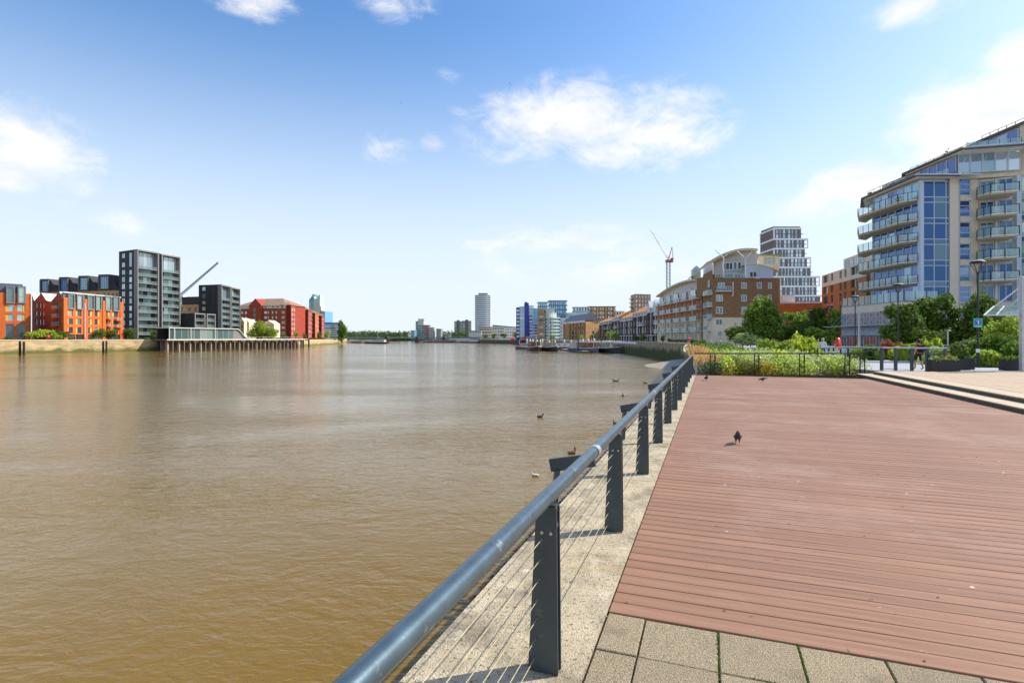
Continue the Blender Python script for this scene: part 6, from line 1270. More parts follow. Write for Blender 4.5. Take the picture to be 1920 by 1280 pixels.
for x in (-138, -104.5, -75): m = MB(); m.box(x - 1.7, 594, -7, x + 1.7, 606, .6); m.box(x - 1.3, 595, .6, x + 1.3, 605, 3.4); m.build('pier', ['dark_brick'], br)
m = MB(); m.box(-195, 596, 3.85, -20, 596.2, 4.0); [m.bar((-194 + 4 * k, 596.1, 2.9), (-194 + 4 * k, 596.1, 3.9), .15, .15) for k in range(44)]; m.build('parapet', ['bridge_green'], br)
# --- far trees: the wood beyond the bridge as one mass, nearer ones singly
fw = MB(); rgf = random.Random(12)
for (x0, x1, Y, yt, n_) in ((648, 790, 900, 622, 80), (826, 892, 900, 622.5, 36), (640, 700, 760, 625, 24), (-40, 560, 1200, 628, 60), (1230, 1500, 700, 620, 10)):
    for k in range(n_):
        px = rgf.uniform(x0, x1); p = XY(px, Y + rgf.uniform(-30, 30)); h = (637 - yt) * Y / F * rgf.uniform(.7, 1.05); leafcloud([(p.x, p.y, 1 + h * .5, h * .55, h * .5, h * .5)], 80, h * .09, k, b=fw)
o = fw.build('distant_wood', ['leaf_far']); o['kind'] = 'stuff'
for k, (x0, x1, yt, Y, mt, lab) in enumerate(((688, 703, 624, 980, 'cream', 'tan roofed house left in the far wood'), (730, 752, 625, 990, 'cream', 'wide tan house in the far wood'), (755, 765, 622, 1010, 'offwhite', 'pale house with a dark roof in the far wood'), (712, 722, 622.5, 1020, 'pale_green_clad', 'pale block between two tan houses in the far wood'))): banded('far_house', lab, x0, x1, yt, Y, 12, 4, mt, 'brown_roof' if k < 2 else 'slate', 'glass_plain', 'houses in the far wood', 'house', bandh=.9, cols=4).done()
for k, (px, yt, Y, w, leaf, lab) in enumerate(((909, 630, 560, 6, 'leaf_dark', 'leftmost dark tree before the pale terraces'), (927, 629, 545, 6, 'leaf_dark', 'second dark tree before the pale terraces'), (945, 627, 520, 8, 'leaf_dark', 'wide dark tree before the pale terraces'), (967, 623, 470, 8, 'leaf_lime', 'lime tree at the foot of the blue tower'), (1035, 630, 340, 6, 'leaf_bright', 'small bright tree before the curved glass flats'), (1089, 628, 300, 6, 'leaf_bright', 'small tree before the warehouse'), (1112, 627, 285, 8, 'leaf_dark', 'dark tree between the warehouse and the houses'),
        (1144, 617, 248, 9, 'leaf_bright', 'left one of the twin lime trees before the houses'), (1154, 618, 243, 8, 'leaf_bright', 'right one of the twin lime trees before the houses'), (1192, 623, 205, 8, 'leaf_dark', 'left one of two round dark trees before the houses'), (1205, 623, 200, 8, 'leaf_dark', 'right one of two round dark trees before the houses'), (1243, 625, 172, 5, 'leaf_dark', 'small dark ball tree before the brick balconies'), (1256, 629, 160, 6, 'leaf_dark', 'low round tree before the brick balconies'), (1320, 629, 128, 7, 'leaf_dark', 'dark bush-like tree at the corner of the brown block'))):
    p = XY(px, Y); s_ = Y / F; tree('promenade_tree', lab, p.x, p.y, .3, (641 - yt) * s_, w * s_, (641 - yt) * s_ * .44, 'round', leaf, 1100, .085, 70 + k, 'trees along the right bank promenade')
hd = MB()
for k in range(10): leafcloud([(PX(1262 + 6 * k, 146 - 2 * k), 146 - 2 * k, .9, 1.2, 1.4, .9)], 240, .16, k, b=hd)
o = hd.build('hedge', ['leaf_dark']); tag(o, 'clipped dark hedge below the river balconies of the brown block', 'hedge')
# --- riverside restaurant by the blue tower
p = XY(985, 395); b = Bld('restaurant', 'low riverside restaurant with red awnings left of the moored boats', (p.x, p.y, .3)); q0, q1 = XY(976, 400), XY(1008, 400); m = MB(); m.box(q0.x, 400, .3, q1.x, 408, 3.2); b.part('wall', m, ['offwhite'])
for (x0, x1, y0, y1) in ((956, 966, 637, 631.5), (970, 980, 640, 636.5), (978, 990, 634, 630)):
    a, c = XY(x0, 396), XY(x1, 396); m = MB(); za, zb = PZ(y0, 396), PZ(y1, 396); mx_ = (a.x + c.x) / 2; m.add([(a.x, 395, za), (c.x, 395, za), (c.x, 399, za), (a.x, 399, za), (mx_, 397, zb)], [(0, 1, 4), (1, 2, 4), (2, 3, 4), (3, 0, 4), (3, 2, 1, 0)]); m.tube((mx_, 397, .3), (mx_, 397, zb), .1, n=5); b.part('awning', m, ['red'])
b.done()

# --- moored boats
def boat(label, px, Y, ln, beam, head, hull='hull_black', cabin='rust_wood', group='houseboats moored off the right bank', hgt=1.5, cab=(.25, .75, 1.7), mast=0, name='houseboat', tarp=None):
    p = XY(px, Y); r = thing(name, (p.x, p.y, WZ), label, 'boat', group); ch, sh = math.cos(head), math.sin(head)
    def T(x, y, z): return (p.x + x * ch - y * sh, p.y + x * sh + y * ch, WZ + z)
    m = MB(); ns = 9; ring = []
    for i in range(ns + 1):
        t = i / ns; x = ln * (t - .5); w = beam / 2 * (1 - max(0, (t - .6) / .4) ** 2.2) * (.86 + .14 * min(1, t * 6)); w = max(w, .05); sheer = hgt * (.86 + .3 * max(0, (t - .55) / .45) ** 1.5 + .06 * (1 - t) ** 2)
        ring.append([T(x, -w, sheer), T(x, -w * .82, -.3), T(x, w * .82, -.3), T(x, w, sheer), T(x, w * .92, sheer - .12), T(x, -w * .92, sheer - .12)])
    vs = [v for rr in ring for v in rr]; fs = []
    for i in range(ns): fs += [(i * 6 + j, i * 6 + (j + 1) % 6, (i + 1) * 6 + (j + 1) % 6, (i + 1) * 6 + j) for j in range(6)]
    m.add(vs, fs + [tuple(range(6))], 0); m.build('hull', [hull], r)
    m = MB()
    for i in range(ns): m.bar(ring[i][0], ring[i + 1][0], .16, .24); m.bar(ring[i][3], ring[i + 1][3], .16, .24)
    m.build('gunwale', ['offwhite'], r)
    x0, x1 = ln * (cab[0] - .5), ln * (cab[1] - .5); w = beam * .36; z0 = hgt * .8; z1 = hgt + cab[2] * .95; m = MB(); pts = [T(x0, -w, 0), T(x1, -w * .9, 0), T(x1, w * .9, 0), T(x0, w, 0)]; m.prism([(q[0], q[1]) for q in pts], WZ + z0, WZ + z1); c = m.build('cabin', [cabin], r)
    m = MB(); pts = [T(x0 - .3, -w - .2, 0), T(x1 + .3, -w * .9 - .2, 0), T(x1 + .3, w * .9 + .2, 0), T(x0 - .3, w + .2, 0)]; m.prism([(q[0], q[1]) for q in pts], WZ + z1, WZ + z1 + .16); m.build('cabin_roof', [tarp or 'tarp'], r)
    for k in range(4):
        xx = x0 + (x1 - x0) * (k + .5) / 4
        for sy in (-1, 1): m = MB(); m.bar(T(xx - .4, sy * (w + .02), z0 + (z1 - z0) * .6), T(xx + .4, sy * (w + .02), z0 + (z1 - z0) * .6), .06, .55); m.build('porthole', ['glass_pale'], r)
    if mast: m = MB(); m.tube(T(x1 + .8, 0, hgt * .7), T(x1 + .8, 0, hgt + mast), .11, .06, 6); m.build('mast', ['yellow_panel' if mast > 6 else 'offwhite'], r)
    return r
B_ = [('small grey boat at the left end of the moored row', 984, 244, 9, 3.2, R(200), 'hull_grey', 'offwhite', 1.3, (.3, .7, 1.3), 3), ('broad dark barge with a reddish wooden wheelhouse roof', 1002, 216, 17, 5.0, R(-83), 'hull_black', 'rust_wood', 1.7, (.15, .7, 2.0), 5), ('brown hulled barge with a tall yellow mast', 1032, 214, 17, 4.6, R(-77), 'hull_black', 'tarp', 1.7, (.2, .6, 1.6), 14), ('long grey houseboat behind the pontoon', 1052, 240, 15, 4.2, R(190), 'hull_grey', 'white', 1.4, (.15, .85, 1.5), 4), ('pale grey houseboat beside the dark mooring post', 1082, 205, 15, 4.2, R(-80), 'hull_grey', 'offwhite', 1.5, (.2, .75, 2.0), 4),
      ('grey blue barge with a brown wooden cabin', 1104, 196, 15, 4.4, R(-72), 'hull_grey', 'rust_wood', 1.6, (.15, .7, 1.9), 5), ('white cabined boat between the brown cabin barge and the dark barge', 1119, 198, 11, 3.4, R(-85), 'hull_black', 'white', 1.4, (.3, .75, 2.2), 3), ('dark barge at the right end of the moored row', 1137, 193, 16, 4.8, R(-66), 'hull_black', 'tarp', 1.8, (.1, .6, 1.7), 5), ('small dark boat behind the dark right hand barge', 1128, 214, 12, 4, R(200), 'hull_black', 'white', 1.4, (.3, .8, 1.6), 4)]
for (lab, px, Y, ln, bm, hd_, hu, ca, hg, cb, ms) in B_: boat(lab, px, Y, ln, bm, hd_, hu, ca, hgt=hg, cab=cb, mast=ms)
for k, (px, yt, Y) in enumerate(((988, 637, 250), (994, 638, 236), (999, 638, 246), (1007, 639, 252), (1013, 639, 242), (1017, 638, 230), (1030, 641, 250), (1041, 640, 248), (1058, 639, 246), (1071, 640, 240), (1093, 638, 228), (1103, 638, 226), (1114, 637, 218), (1143, 641, 214))):
    p = XY(px, Y); m = MB(); m.tube((p.x, p.y, -6), (p.x, p.y, PZ(yt, Y)), .42, n=7); m.tube((p.x, p.y, PZ(yt, Y)), (p.x, p.y, PZ(yt, Y) + .6), .4, .1, 7, 1); o = m.build('mooring_post', ['offwhite', 'white']); tag(o, '%s white capped mooring post from the left among the moored barges' % ('first second third fourth fifth sixth seventh eighth ninth tenth eleventh twelfth thirteenth last'.split()[k]), 'mooring post', 'white capped mooring posts')
p = XY(1084, 196); m = MB(); m.tube((p.x, p.y, -6), (p.x, p.y, 1.8), .2, n=7); o = m.build('mooring_post', ['pile_dark']); tag(o, 'tall thin dark post standing alone before the moored barges', 'mooring post')
pn = thing('pontoon', (*XY(1075, 210), WZ), 'low dark floating pontoon slanting in front of the moored barges', 'pontoon'); m = MB(); a, c = XY(1056, 226), XY(1100, 188); m.bar((a.x, a.y, WZ + .2), (c.x, c.y, WZ + .2), 2.4, .6); m.build('float', ['wood_pile'], pn); m = MB(); m.bar((a.x, a.y, WZ + .53), (c.x, c.y, WZ + .53), 2.0, .06); m.build('planking', ['tarp'], pn)
wk = MB(); a, c = XY(1010, 262), XY(1150, 236); wk.bar((a.x, a.y, .9), (c.x, c.y, .9), 1.6, .2); [wk.bar((a.x + (c.x - a.x) * k / 24, a.y + (c.y - a.y) * k / 24 - .7, .9), (a.x + (c.x - a.x) * k / 24, a.y + (c.y - a.y) * k / 24 - .7, 2.0), .08, .08) for k in range(25)]; wk.bar((a.x, a.y - .7, 2.0), (c.x, c.y - .7, 2.0), .1, .1); [wk.bar((a.x + (c.x - a.x) * k / 8, a.y + (c.y - a.y) * k / 8, -6), (a.x + (c.x - a.x) * k / 8, a.y + (c.y - a.y) * k / 8, .9), .35, .35) for k in range(9)]
o = wk.build('gangway', ['pile_pale']); tag(o, 'long raised gangway with a railing behind the moored barges', 'gangway')
rgb_ = random.Random(21)
nm_ = ['first', 'second', 'third', 'fourth', 'fifth', 'sixth', 'seventh', 'eighth', 'ninth']
for k, (px, Y) in enumerate(((661, 560), (670, 545), (679, 530), (688, 515), (697, 500), (707, 490), (715, 482))): boat('%s boat from the left in the row moored below the willow' % nm_[k], px, Y, 14, 4.2, R(rgb_.uniform(150, 175)), rgb_.choice(['hull_black', 'hull_grey', 'offwhite']), rgb_.choice(['offwhite', 'white', 'tarp']), 'boats moored off the left bank', 1.5, (.2, .75, 2.1), 9 if k in (2, 6) else 0, 'moored_boat')
for k, (px, Y) in enumerate(((806, 590), (822, 585), (836, 578), (851, 572), (864, 566), (878, 560), (890, 552))): boat('%s boat from the left in the row below the right end of the bridge' % nm_[k], px, Y, 15, 4.2, R(rgb_.uniform(-10, 10)), rgb_.choice(['hull_black', 'hull_grey', 'hull_red']), rgb_.choice(['offwhite', 'white', 'rust_wood']), 'boats moored below the bridge', 1.4, (.2, .75, 1.7), 0, 'moored_boat')

# --- chairs and tables on the right hand balconies
def balcony_seat(label, x, y, z, mt, rz):
    r = thing('chair', (x, y, z), label, 'chair', 'chairs on the balconies'); m = MB(); m.box(x - .25, y - .25, z + .40, x + .25, y + .25, z + .45); m.build('seat', [mt], r); m = MB(); c, s_ = math.cos(rz), math.sin(rz); m.bar((x - .25 * c + .24 * s_, y - .25 * s_ - .24 * c, z + .7), (x + .25 * c + .24 * s_, y + .25 * s_ - .24 * c, z + .7), .05, .5); m.build('backrest', [mt], r)
    for a in (-.22, .22):
        for c_ in (-.22, .22): m = MB(); m.bar((x + a, y + c_, z), (x + a, y + c_, z + .4), .04, .04); m.build('leg', [mt], r)
fl_ = ['lowest', 'second lowest', 'middle', 'second highest', 'highest']
for i, z in enumerate(FL):
    balcony_seat('%s chair on the %s balcony of the right hand stack' % (['white', 'white', 'dark', 'white', 'dark'][i], fl_[i]), 69.2 + .25 * (i % 3), 77.7 - .1 * i, z, 'white' if i in (0, 1, 3) else 'black', i * 1.1)
    if i % 2 == 0: balcony_seat('dark chair on the %s of the curved balconies' % fl_[i], 59.7, 88 + i * .6, z, 'black', R(90))
# ================================================================ garden, plaza furniture, people and birds
rg = random.Random(31)
# --- garden planting beyond the deck
def blades(b, n, area, h, w, mi=0, lean=.35):
    for _ in range(n):
        x, y, z = area(); a = rg.uniform(0, 6.28); hh = h * rg.uniform(.6, 1.2); dx, dy = math.cos(a) * w, math.sin(a) * w; lx, ly = rg.gauss(0, lean) * hh, rg.gauss(0, lean) * hh
        b.add([(x - dx, y - dy, z), (x + dx, y + dy, z), (x + lx * .5 + dx * .7, y + ly * .5 + dy * .7, z + hh * .65), (x + lx, y + ly, z + hh)], [(0, 1, 2, 3)], mi)
def bedx(y): return 10.75 + (y - 31.75) * .322
def area_in(f0, f1, y0, y1, z0=-.02):
    def f():
        y = y0 + (y1 - y0) * rg.random() ** 1.2; xl, xr = bedx(y), 21.0 - max(0, y - 36) * .05; t = rg.uniform(f0, f1); return xl + (xr - xl) * t, y, z0
    return f
b = MB(); blades(b, 3600, area_in(0, .16, 33.2, 47), 1.0, .016, 0, .22); blades(b, 1800, area_in(0, .12, 40, 52), 1.35, .02, 0, .2); o = b.build('orange_grass', ['leaf_orange']); o['kind'] = 'stuff'
def cover(name, leaf, f0, f1, y0, y1, n, size, h, seed, zb=0.0):
    b = MB(); rr = random.Random(seed); lb = []
    for _ in range(34):
        y = rr.uniform(y0, y1); xl, xr = bedx(y), 21.0 - max(0, y - 36) * .05; t = rr.uniform(f0, f1); r = rr.uniform(.45, .95); lb.append((xl + (xr - xl) * t, y, zb + h * rr.uniform(.25, .55), r, r, h * rr.uniform(.4, .65)))
    leafcloud(lb, n, size, seed, b=b, shell=.7); o = b.build(name, [leaf]); o['kind'] = 'stuff'; return o
cover('flowering_ground_cover', 'leaf_chartreuse', .16, 1.0, 32.1, 46, 17000, .085, 1.15, 1); cover('white_flowers', 'leaf_white', .34, 1.0, 32.0, 44, 3000, .055, 1.28, 1); cover('pale_foliage', 'leaf_pale', .30, 1.0, 32.0, 45, 9000, .075, 1.2, 2)
cover('yellow_flowers', 'leaf_yellow', .16, .42, 32.0, 37, 8000, .06, .78, 3); cover('dark_ground_cover', 'leaf_mid', .05, 1.0, 32.1, 48, 9000, .08, .85, 4); cover('grey_foliage', 'leaf_grey', .02, .2, 32, 37, 2600, .07, .8, 5)
cover('low_bank_cover', 'leaf_mid', .2, 1.0, 44, 56, 6000, .1, 1.0, 6); cover('bright_bank_cover', 'leaf_bright', .2, 1.0, 44, 58, 5000, .1, 1.1, 7)
b = MB(); rr = random.Random(3)
for k in range(26): y = rr.uniform(56, 84); x = 18 + (y - 55) * .32 + rr.uniform(.6, 5.5); leafcloud([(x, y, .7, 1.3, 1.5, .7)], 220, .14, k, b=b)
o = b.build('bank_shrubs', ['leaf_mid']); o['kind'] = 'stuff'
# --- railing across the far end of the deck: twin flat posts, small cap plates and wires
fr = thing('garden_railing', (15, 31.45, 0), 'thin black railing with paired flat posts across the far end of the deck', 'railing'); Yr = 31.45
m = MB(); m.bar((10.55, Yr, 1.24), (20.05, Yr, 1.24), .075, .07); m.bar((20.05, Yr, 1.24), (21.1, Yr, 1.5), .075, .07); m.build('top_rail', ['black'], fr)
for px in (1336, 1418.5, 1503.5, 1588.5, 1617):
    p = XY(px, Yr); z0 = 0 if px < 1600 else .1
    for dx in (-.13, .13): m = MB(); m.bar((p.x + dx, Yr, z0 - .05), (p.x + dx, Yr, 1.2), .035, .06); m.build('post', ['black'], fr)
    m = MB(); m.box(p.x - .17, Yr - .04, .78, p.x + .17, Yr - .015, .81); m.box(p.x - .17, Yr - .04, 1.06, p.x + .17, Yr - .015, 1.09); m.box(p.x - .17, Yr - .04, .81, p.x - .14, Yr - .015, 1.06); m.box(p.x + .14, Yr - .04, .81, p.x + .17, Yr - .015, 1.06); m.build('cap_frame', ['black'], fr)
for i in range(6): m = MB(); z = .18 + .17 * i; m.tube((10.5, Yr + .02, z), (20.9, Yr + .02, z + .0), .0025, n=4); m.build('cable', ['grey_steel'], fr)
p = LP(28.95, .21); m = MB(); m.bar((p.x + .35, p.y + .4, -.1), (p.x + .35, p.y + .4, .75), .07, .12); o = m.build('bollard', ['galv']); tag(o, 'short galvanised stub post in the corner where both railings meet', 'post')
# --- plaza railing with a galvanised rail and round posts
pr = thing('plaza_railing', (23, 29.8, .3), 'galvanised handrail on dark posts between the garden and the plaza', 'railing')
a, c = Vector((21.1, 31.5)), Vector((22.9, 29.75)); m = MB(); m.tube((20.3, 32.6, 1.58), (21.2, 31.2, 1.58), .045, n=8); m.tube((21.2, 31.2, 1.58), (24.0, 30.0, 1.56), .045, n=8); m.tube((19.3, 34.6, 1.50), (20.3, 32.6, 1.58), .045, n=8); m.build('handrail', ['galv'], pr)
for t in (0, .22, .47, .7, .97): p = Vector((21.2, 31.2)).lerp(Vector((24.0, 30.0)), t); m = MB(); m.bar((p.x, p.y, .2), (p.x, p.y, 1.54), .13, .13); m.build('post', ['grey_steel'], pr)
for t in (.72, .80, .88): p = Vector((21.2, 31.2)).lerp(Vector((24.0, 30.0)), t); m = MB(); m.tube((p.x, p.y - .1, .25), (p.x, p.y - .1, 1.25), .03, n=6); m.build('hoop_leg', ['grey_steel'], pr)
p, q = Vector((21.2, 31.2)).lerp(Vector((24.0, 30.0)), .70), Vector((21.2, 31.2)).lerp(Vector((24.0, 30.0)), .90); m = MB(); m.tube((p.x, p.y - .1, 1.25), (q.x, q.y - .1, 1.25), .03, n=6); m.build('hoop_bar', ['grey_steel'], pr)
bk = thing('walkway_railing', (19, 42, .3), 'row of black posts with thin rail along the riverside walk behind the garden', 'railing')
for k, px in enumerate((1533, 1554, 1563, 1576, 1590)): p = XY(px, 40 - k * .5); m = MB(); m.bar((p.x, p.y, .1), (p.x, p.y, 1.45), .09, .09); m.build('post', ['black'], bk)
p, q = XY(1530, 40.2), XY(1616, 37); m = MB(); m.bar((p.x, p.y, 1.43), (q.x, q.y, 1.43), .06, .05); m.build('top_rail', ['black'], bk)
gr = thing('walkway_railing', (45, 112, .3), 'pale green railing along the river path before the brown brick block', 'railing')
p, q = XY(1330, 112), XY(1560, 96)
for k in range(19): s_ = p.lerp(q, k / 18); m = MB(); m.bar((s_.x, s_.y, .3), (s_.x, s_.y, 1.4), .07, .07); m.build('post', ['galv'], gr)
m = MB(); m.bar((p.x, p.y, 1.4), (q.x, q.y, 1.4), .07, .07); m.bar((p.x, p.y, .9), (q.x, q.y, .9), .03, .03); m.build('top_rail', ['galv'], gr)
# --- street lamps
def lamp_meshes(h):
    a = MB(); a.tube((0, 0, 0), (0, 0, .95), .095, .095, 12); a.tube((0, 0, .95), (0, 0, h - .75), .062, .05, 10); pole = a.mesh('pole', ['black'])
    c = MB(); r = .44
    for k in range(6): an = k * math.pi / 3 + .3; c.bar((.05 * math.cos(an), .05 * math.sin(an), h - .75), (r * .9 * math.cos(an), r * .9 * math.sin(an), h - .1), .03, .03)
    c.tube((0, 0, h - .8), (0, 0, h - .68), .07, .09, 10); cage = c.mesh('lamp_cage', ['black'])
    d = MB(); d.lathe([(0, .0), (r * .96, 0), (r, .03), (r * .98, .09), (r * .5, .15), (0, .17)], 20, c=(0, 0, h - .12)); cap = d.mesh('lamp_cap', ['black'])
    e = MB(); e.lathe([(0.06, 0), (.22, .35), (.36, .52)], 14, c=(0, 0, h - .68)); lens = e.mesh('lamp_lens', ['lens'])
    f = MB(); f.lathe([(r * .85, 0), (r * .55, .06), (0, .08)], 18, c=(0, 0, h + .015)); top = f.mesh('lamp_top', ['galv'])
    return [('pole', pole), ('lamp_cage', cage), ('lamp_cap', cap), ('lamp_lens', lens), ('lamp_top', top)]
LM = lamp_meshes(6.65)
LAMPS = [(1833.5, 34.3, 'nearest black street lamp carrying the green and blue sign'), (1684, 49, 'second black street lamp from the right, before the dark trees'), (1603.5, 62.9, 'third black street lamp, before the podium posters'), (1556, 81.8, 'fourth street lamp, left of the podium'), (1519.5, 96, 'fifth street lamp, among the dark trees'), (1493.5, 116, 'sixth street lamp, above the lime bush'), (1475, 136, 'farthest street lamp, before the low orange block')]
l0 = None
for px, Y, lab in LAMPS:
    p = XY(px, Y)
    if l0 is None:
        l0 = thing('street_lamp', (p.x, p.y, .3), lab, 'street lamp', 'black street lamps'); [obj(nm, me, l0) for nm, me in LM]; o = l0
    else: o = copy_tree(l0); o.location = (p.x, p.y, .3); o['label'] = lab
p = XY(1833.5, 34.3); m = MB(); m.tube((p.x, p.y, 1.22), (p.x, p.y, 1.45), .099, n=12); m.build('collar', ['white'], l0)
for px, Y, lab in ((1379.5, 128, 'small black lamp before the cream base of the brown block'), (1292, 140, 'small black lamp before the river balconies, right one'), (1277, 150, 'small black lamp before the river balconies, left one')):
    p = XY(px, Y); o = copy_tree(l0); o.location = (p.x, p.y, .3); o['label'] = lab; o.scale = (.8, .8, .8)
    for ch in list(o.children):
        if ch.name.startswith('collar'): bpy.data.objects.remove(ch)
for o in [o for o in COL.objects if o.name.startswith('street_lamp') and o is not l0]:
    for ch in list(o.children):
        if ch.name.startswith('collar'): bpy.data.objects.remove(ch)
for px, Y, y0, lab in ((1611, 61, 576, 'plain grey mast just right of the third street lamp'), (1334.5, 118, 598, 'grey camera mast with a wide base before the brown block')):
    p = XY(px, Y); r = thing('mast', (p.x, p.y, .3), lab, 'mast'); m = MB(); m.tube((p.x, p.y, .3), (p.x, p.y, PZ(y0, Y)), .11, .08, 8); m.build('pole', ['galv'], r); m = MB(); m.tube((p.x, p.y, .3), (p.x, p.y, 2.0), .22 if Y > 100 else .12, n=8); m.build('base', ['galv'], r)
    if Y > 100: m = MB(); m.box(p.x - .7, p.y - .15, PZ(y0, Y), p.x + .7, p.y + .15, PZ(y0, Y) + .25); m.build('bracket', ['galv'], r)
p = XY(1777, 40.5); r = thing('bollard_light', (p.x, p.y, .3), 'short grey path light with a flat cap in the flower bed', 'path light'); m = MB(); m.tube((p.x, p.y, .3), (p.x, p.y, 2.65), .05, n=8); m.build('pole', ['galv'], r); m = MB(); m.lathe([(0, 0), (.2, .0), (.2, .05), (0, .07)], 12, c=(p.x, p.y, 2.65)); m.build('cap', ['galv'], r)
# sign on the lamp
p = XY(1833.5, 34.15); sg = thing('sign', (p.x, p.y, PZ(612, 34.15)), 'square green sign with a blue panel and white figure on the nearest street lamp', 'sign'); s = .29; z = PZ(605, 34.15); yb = p.y
m = MB(); m.box(p.x - s, yb - .02, z - s, p.x + s, yb, z + s); m.build('board', ['sign_green'], sg)
m = MB(); m.lathe([(0, 0), (.225, 0)], 8, c=(0, 0, 0)); m.v = [(p.x + x * (1.0 if abs(y) < .9 else 1), yb - .023, z + .035 + y * .82) for x, y, _ in m.v]; m.build('blue_panel', ['sign_blue'], sg)
m = MB(); n_ = 10
for k in range(n_): a0, a1 = 2 * math.pi * k / n_, 2 * math.pi * (k + 1) / n_; m.add([(p.x, yb - .026, z + .13), (p.x + .035 * math.cos(a0), yb - .026, z + .13 + .035 * math.sin(a0)), (p.x + .035 * math.cos(a1), yb - .026, z + .13 + .035 * math.sin(a1))], [(0, 1, 2)])
m.add([(p.x - .05, yb - .026, z + .08), (p.x + .03, yb - .026, z + .085), (p.x + .075, yb - .026, z - .02), (p.x + .03, yb - .026, z - .015), (p.x + .045, yb - .026, z - .115), (p.x + .0, yb - .026, z - .115), (p.x - .02, yb - .026, z - .02)], [(0, 6, 5, 4, 3, 2, 1)])
m.add([(p.x - .13, yb - .026, z + .12), (p.x - .06, yb - .026, z + .15), (p.x - .06, yb - .026, z + .13), (p.x - .12, yb - .026, z + .095)], [(0, 3, 2, 1)]); m.add([(p.x + .13, yb - .026, z + .12), (p.x + .06, yb - .026, z + .15), (p.x + .06, yb - .026, z + .13), (p.x + .12, yb - .026, z + .095)], [(0, 1, 2, 3)])
m.build('figure', ['sign_white'], sg); m = MB(); m.box(p.x - .2, yb - .024, z - .25, p.x + .2, yb - .021, z - .215); m.build('text_strip', ['sign_white'], sg)
# lifebuoys
for px, py, Y, sc, lab in ((1571, 644.5, 38, 1.0, 'nearest red lifebuoy housing behind the garden'), (1447.5, 641, 76, .95, 'red lifebuoy housing below the big central tree'), (1291.5, 637, 105, .95, 'farthest red lifebuoy housing by the river wall')):
    p = XY(px, Y); z = PZ(py, Y); r = thing('lifebuoy_post', (p.x, p.y, .1), lab, 'lifebuoy', 'red lifebuoy housings'); m = MB(); m.bar((p.x + .12, p.y + .1, .0), (p.x + .12, p.y + .1, z), .08, .08); m.bar((p.x - .12, p.y + .1, .0), (p.x - .12, p.y + .1, z), .08, .08); m.build('post', ['offwhite'], r)
    m = MB(); m.lathe([(0, -.08), (.34 * sc, -.06), (.42 * sc, -.02), (.44 * sc, .04), (.40 * sc, .1), (.2, .13), (0, .14)], 20); ra = Matrix.Rotation(R(90), 3, 'X'); m.v = [tuple(Vector((p.x, p.y, z)) + Matrix.Rotation(R(42), 3, 'Z') @ (ra @ Vector((v[0] * .82, v[1] * 1.02, v[2] * 1.2)))) for v in m.v]; m.build('housing', ['red'], r)
# planters
for (x0, x1, y0, y1, z1, lab, leaf, le2) in ((1747, 1801, 29.9, 30.3, .92, 'near black planter box with mixed yellow flowers', 'leaf_pale', 'leaf_yellow'), (1796, 1828, 31.4, 32.0, .95, 'black planter box with a small conifer behind the near one', 'leaf_mid', None), (1884, 1960, 30.6, 31.0, .92, 'black planter box at the right edge below the big shrub', 'leaf_mid', None)):
    p, q = XY(x0, y0), XY(x1, y0); r = thing('planter', ((p.x + q.x) / 2, y0, .3), lab, 'planter', 'black planter boxes'); m = MB(); t = .06
    m.box(p.x, y0, .305, q.x, y0 + t, z1); m.box(p.x, y1 - t, .305, q.x, y1, z1); m.box(p.x, y0 + t, .305, p.x + t, y1 - t, z1); m.box(q.x - t, y0 + t, .305, q.x, y1 - t, z1); m.build('box', ['black_planter'], r)
    m = MB(); m.box(p.x + t, y0 + t, .4, q.x - t, y1 - t, z1 - .08); m.build('soil', ['earth'], r)
    m = MB(); w = q.x - p.x; lb = [(p.x + w * f, (y0 + y1) / 2, z1 + .02, w * .2, .24, .2) for f in (.2, .5, .8)]; leafcloud(lb, 420, .07, int(x0), b=m); m.build('foliage', [leaf], r)
    if le2: m = MB(); leafcloud([(p.x + w * .58, (y0 + y1) / 2, z1 + .14, w * .22, .22, .14)], 160, .06, 3, b=m); m.build('flowers', [le2], r)
    elif x0 < 1850: m = MB(); leafcloud([(p.x + w * .3, (y0 + y1) / 2, z1 + .4, .55, .35, .5)], 700, .08, 5, b=m); m.build('conifer', ['leaf_dark'], r)
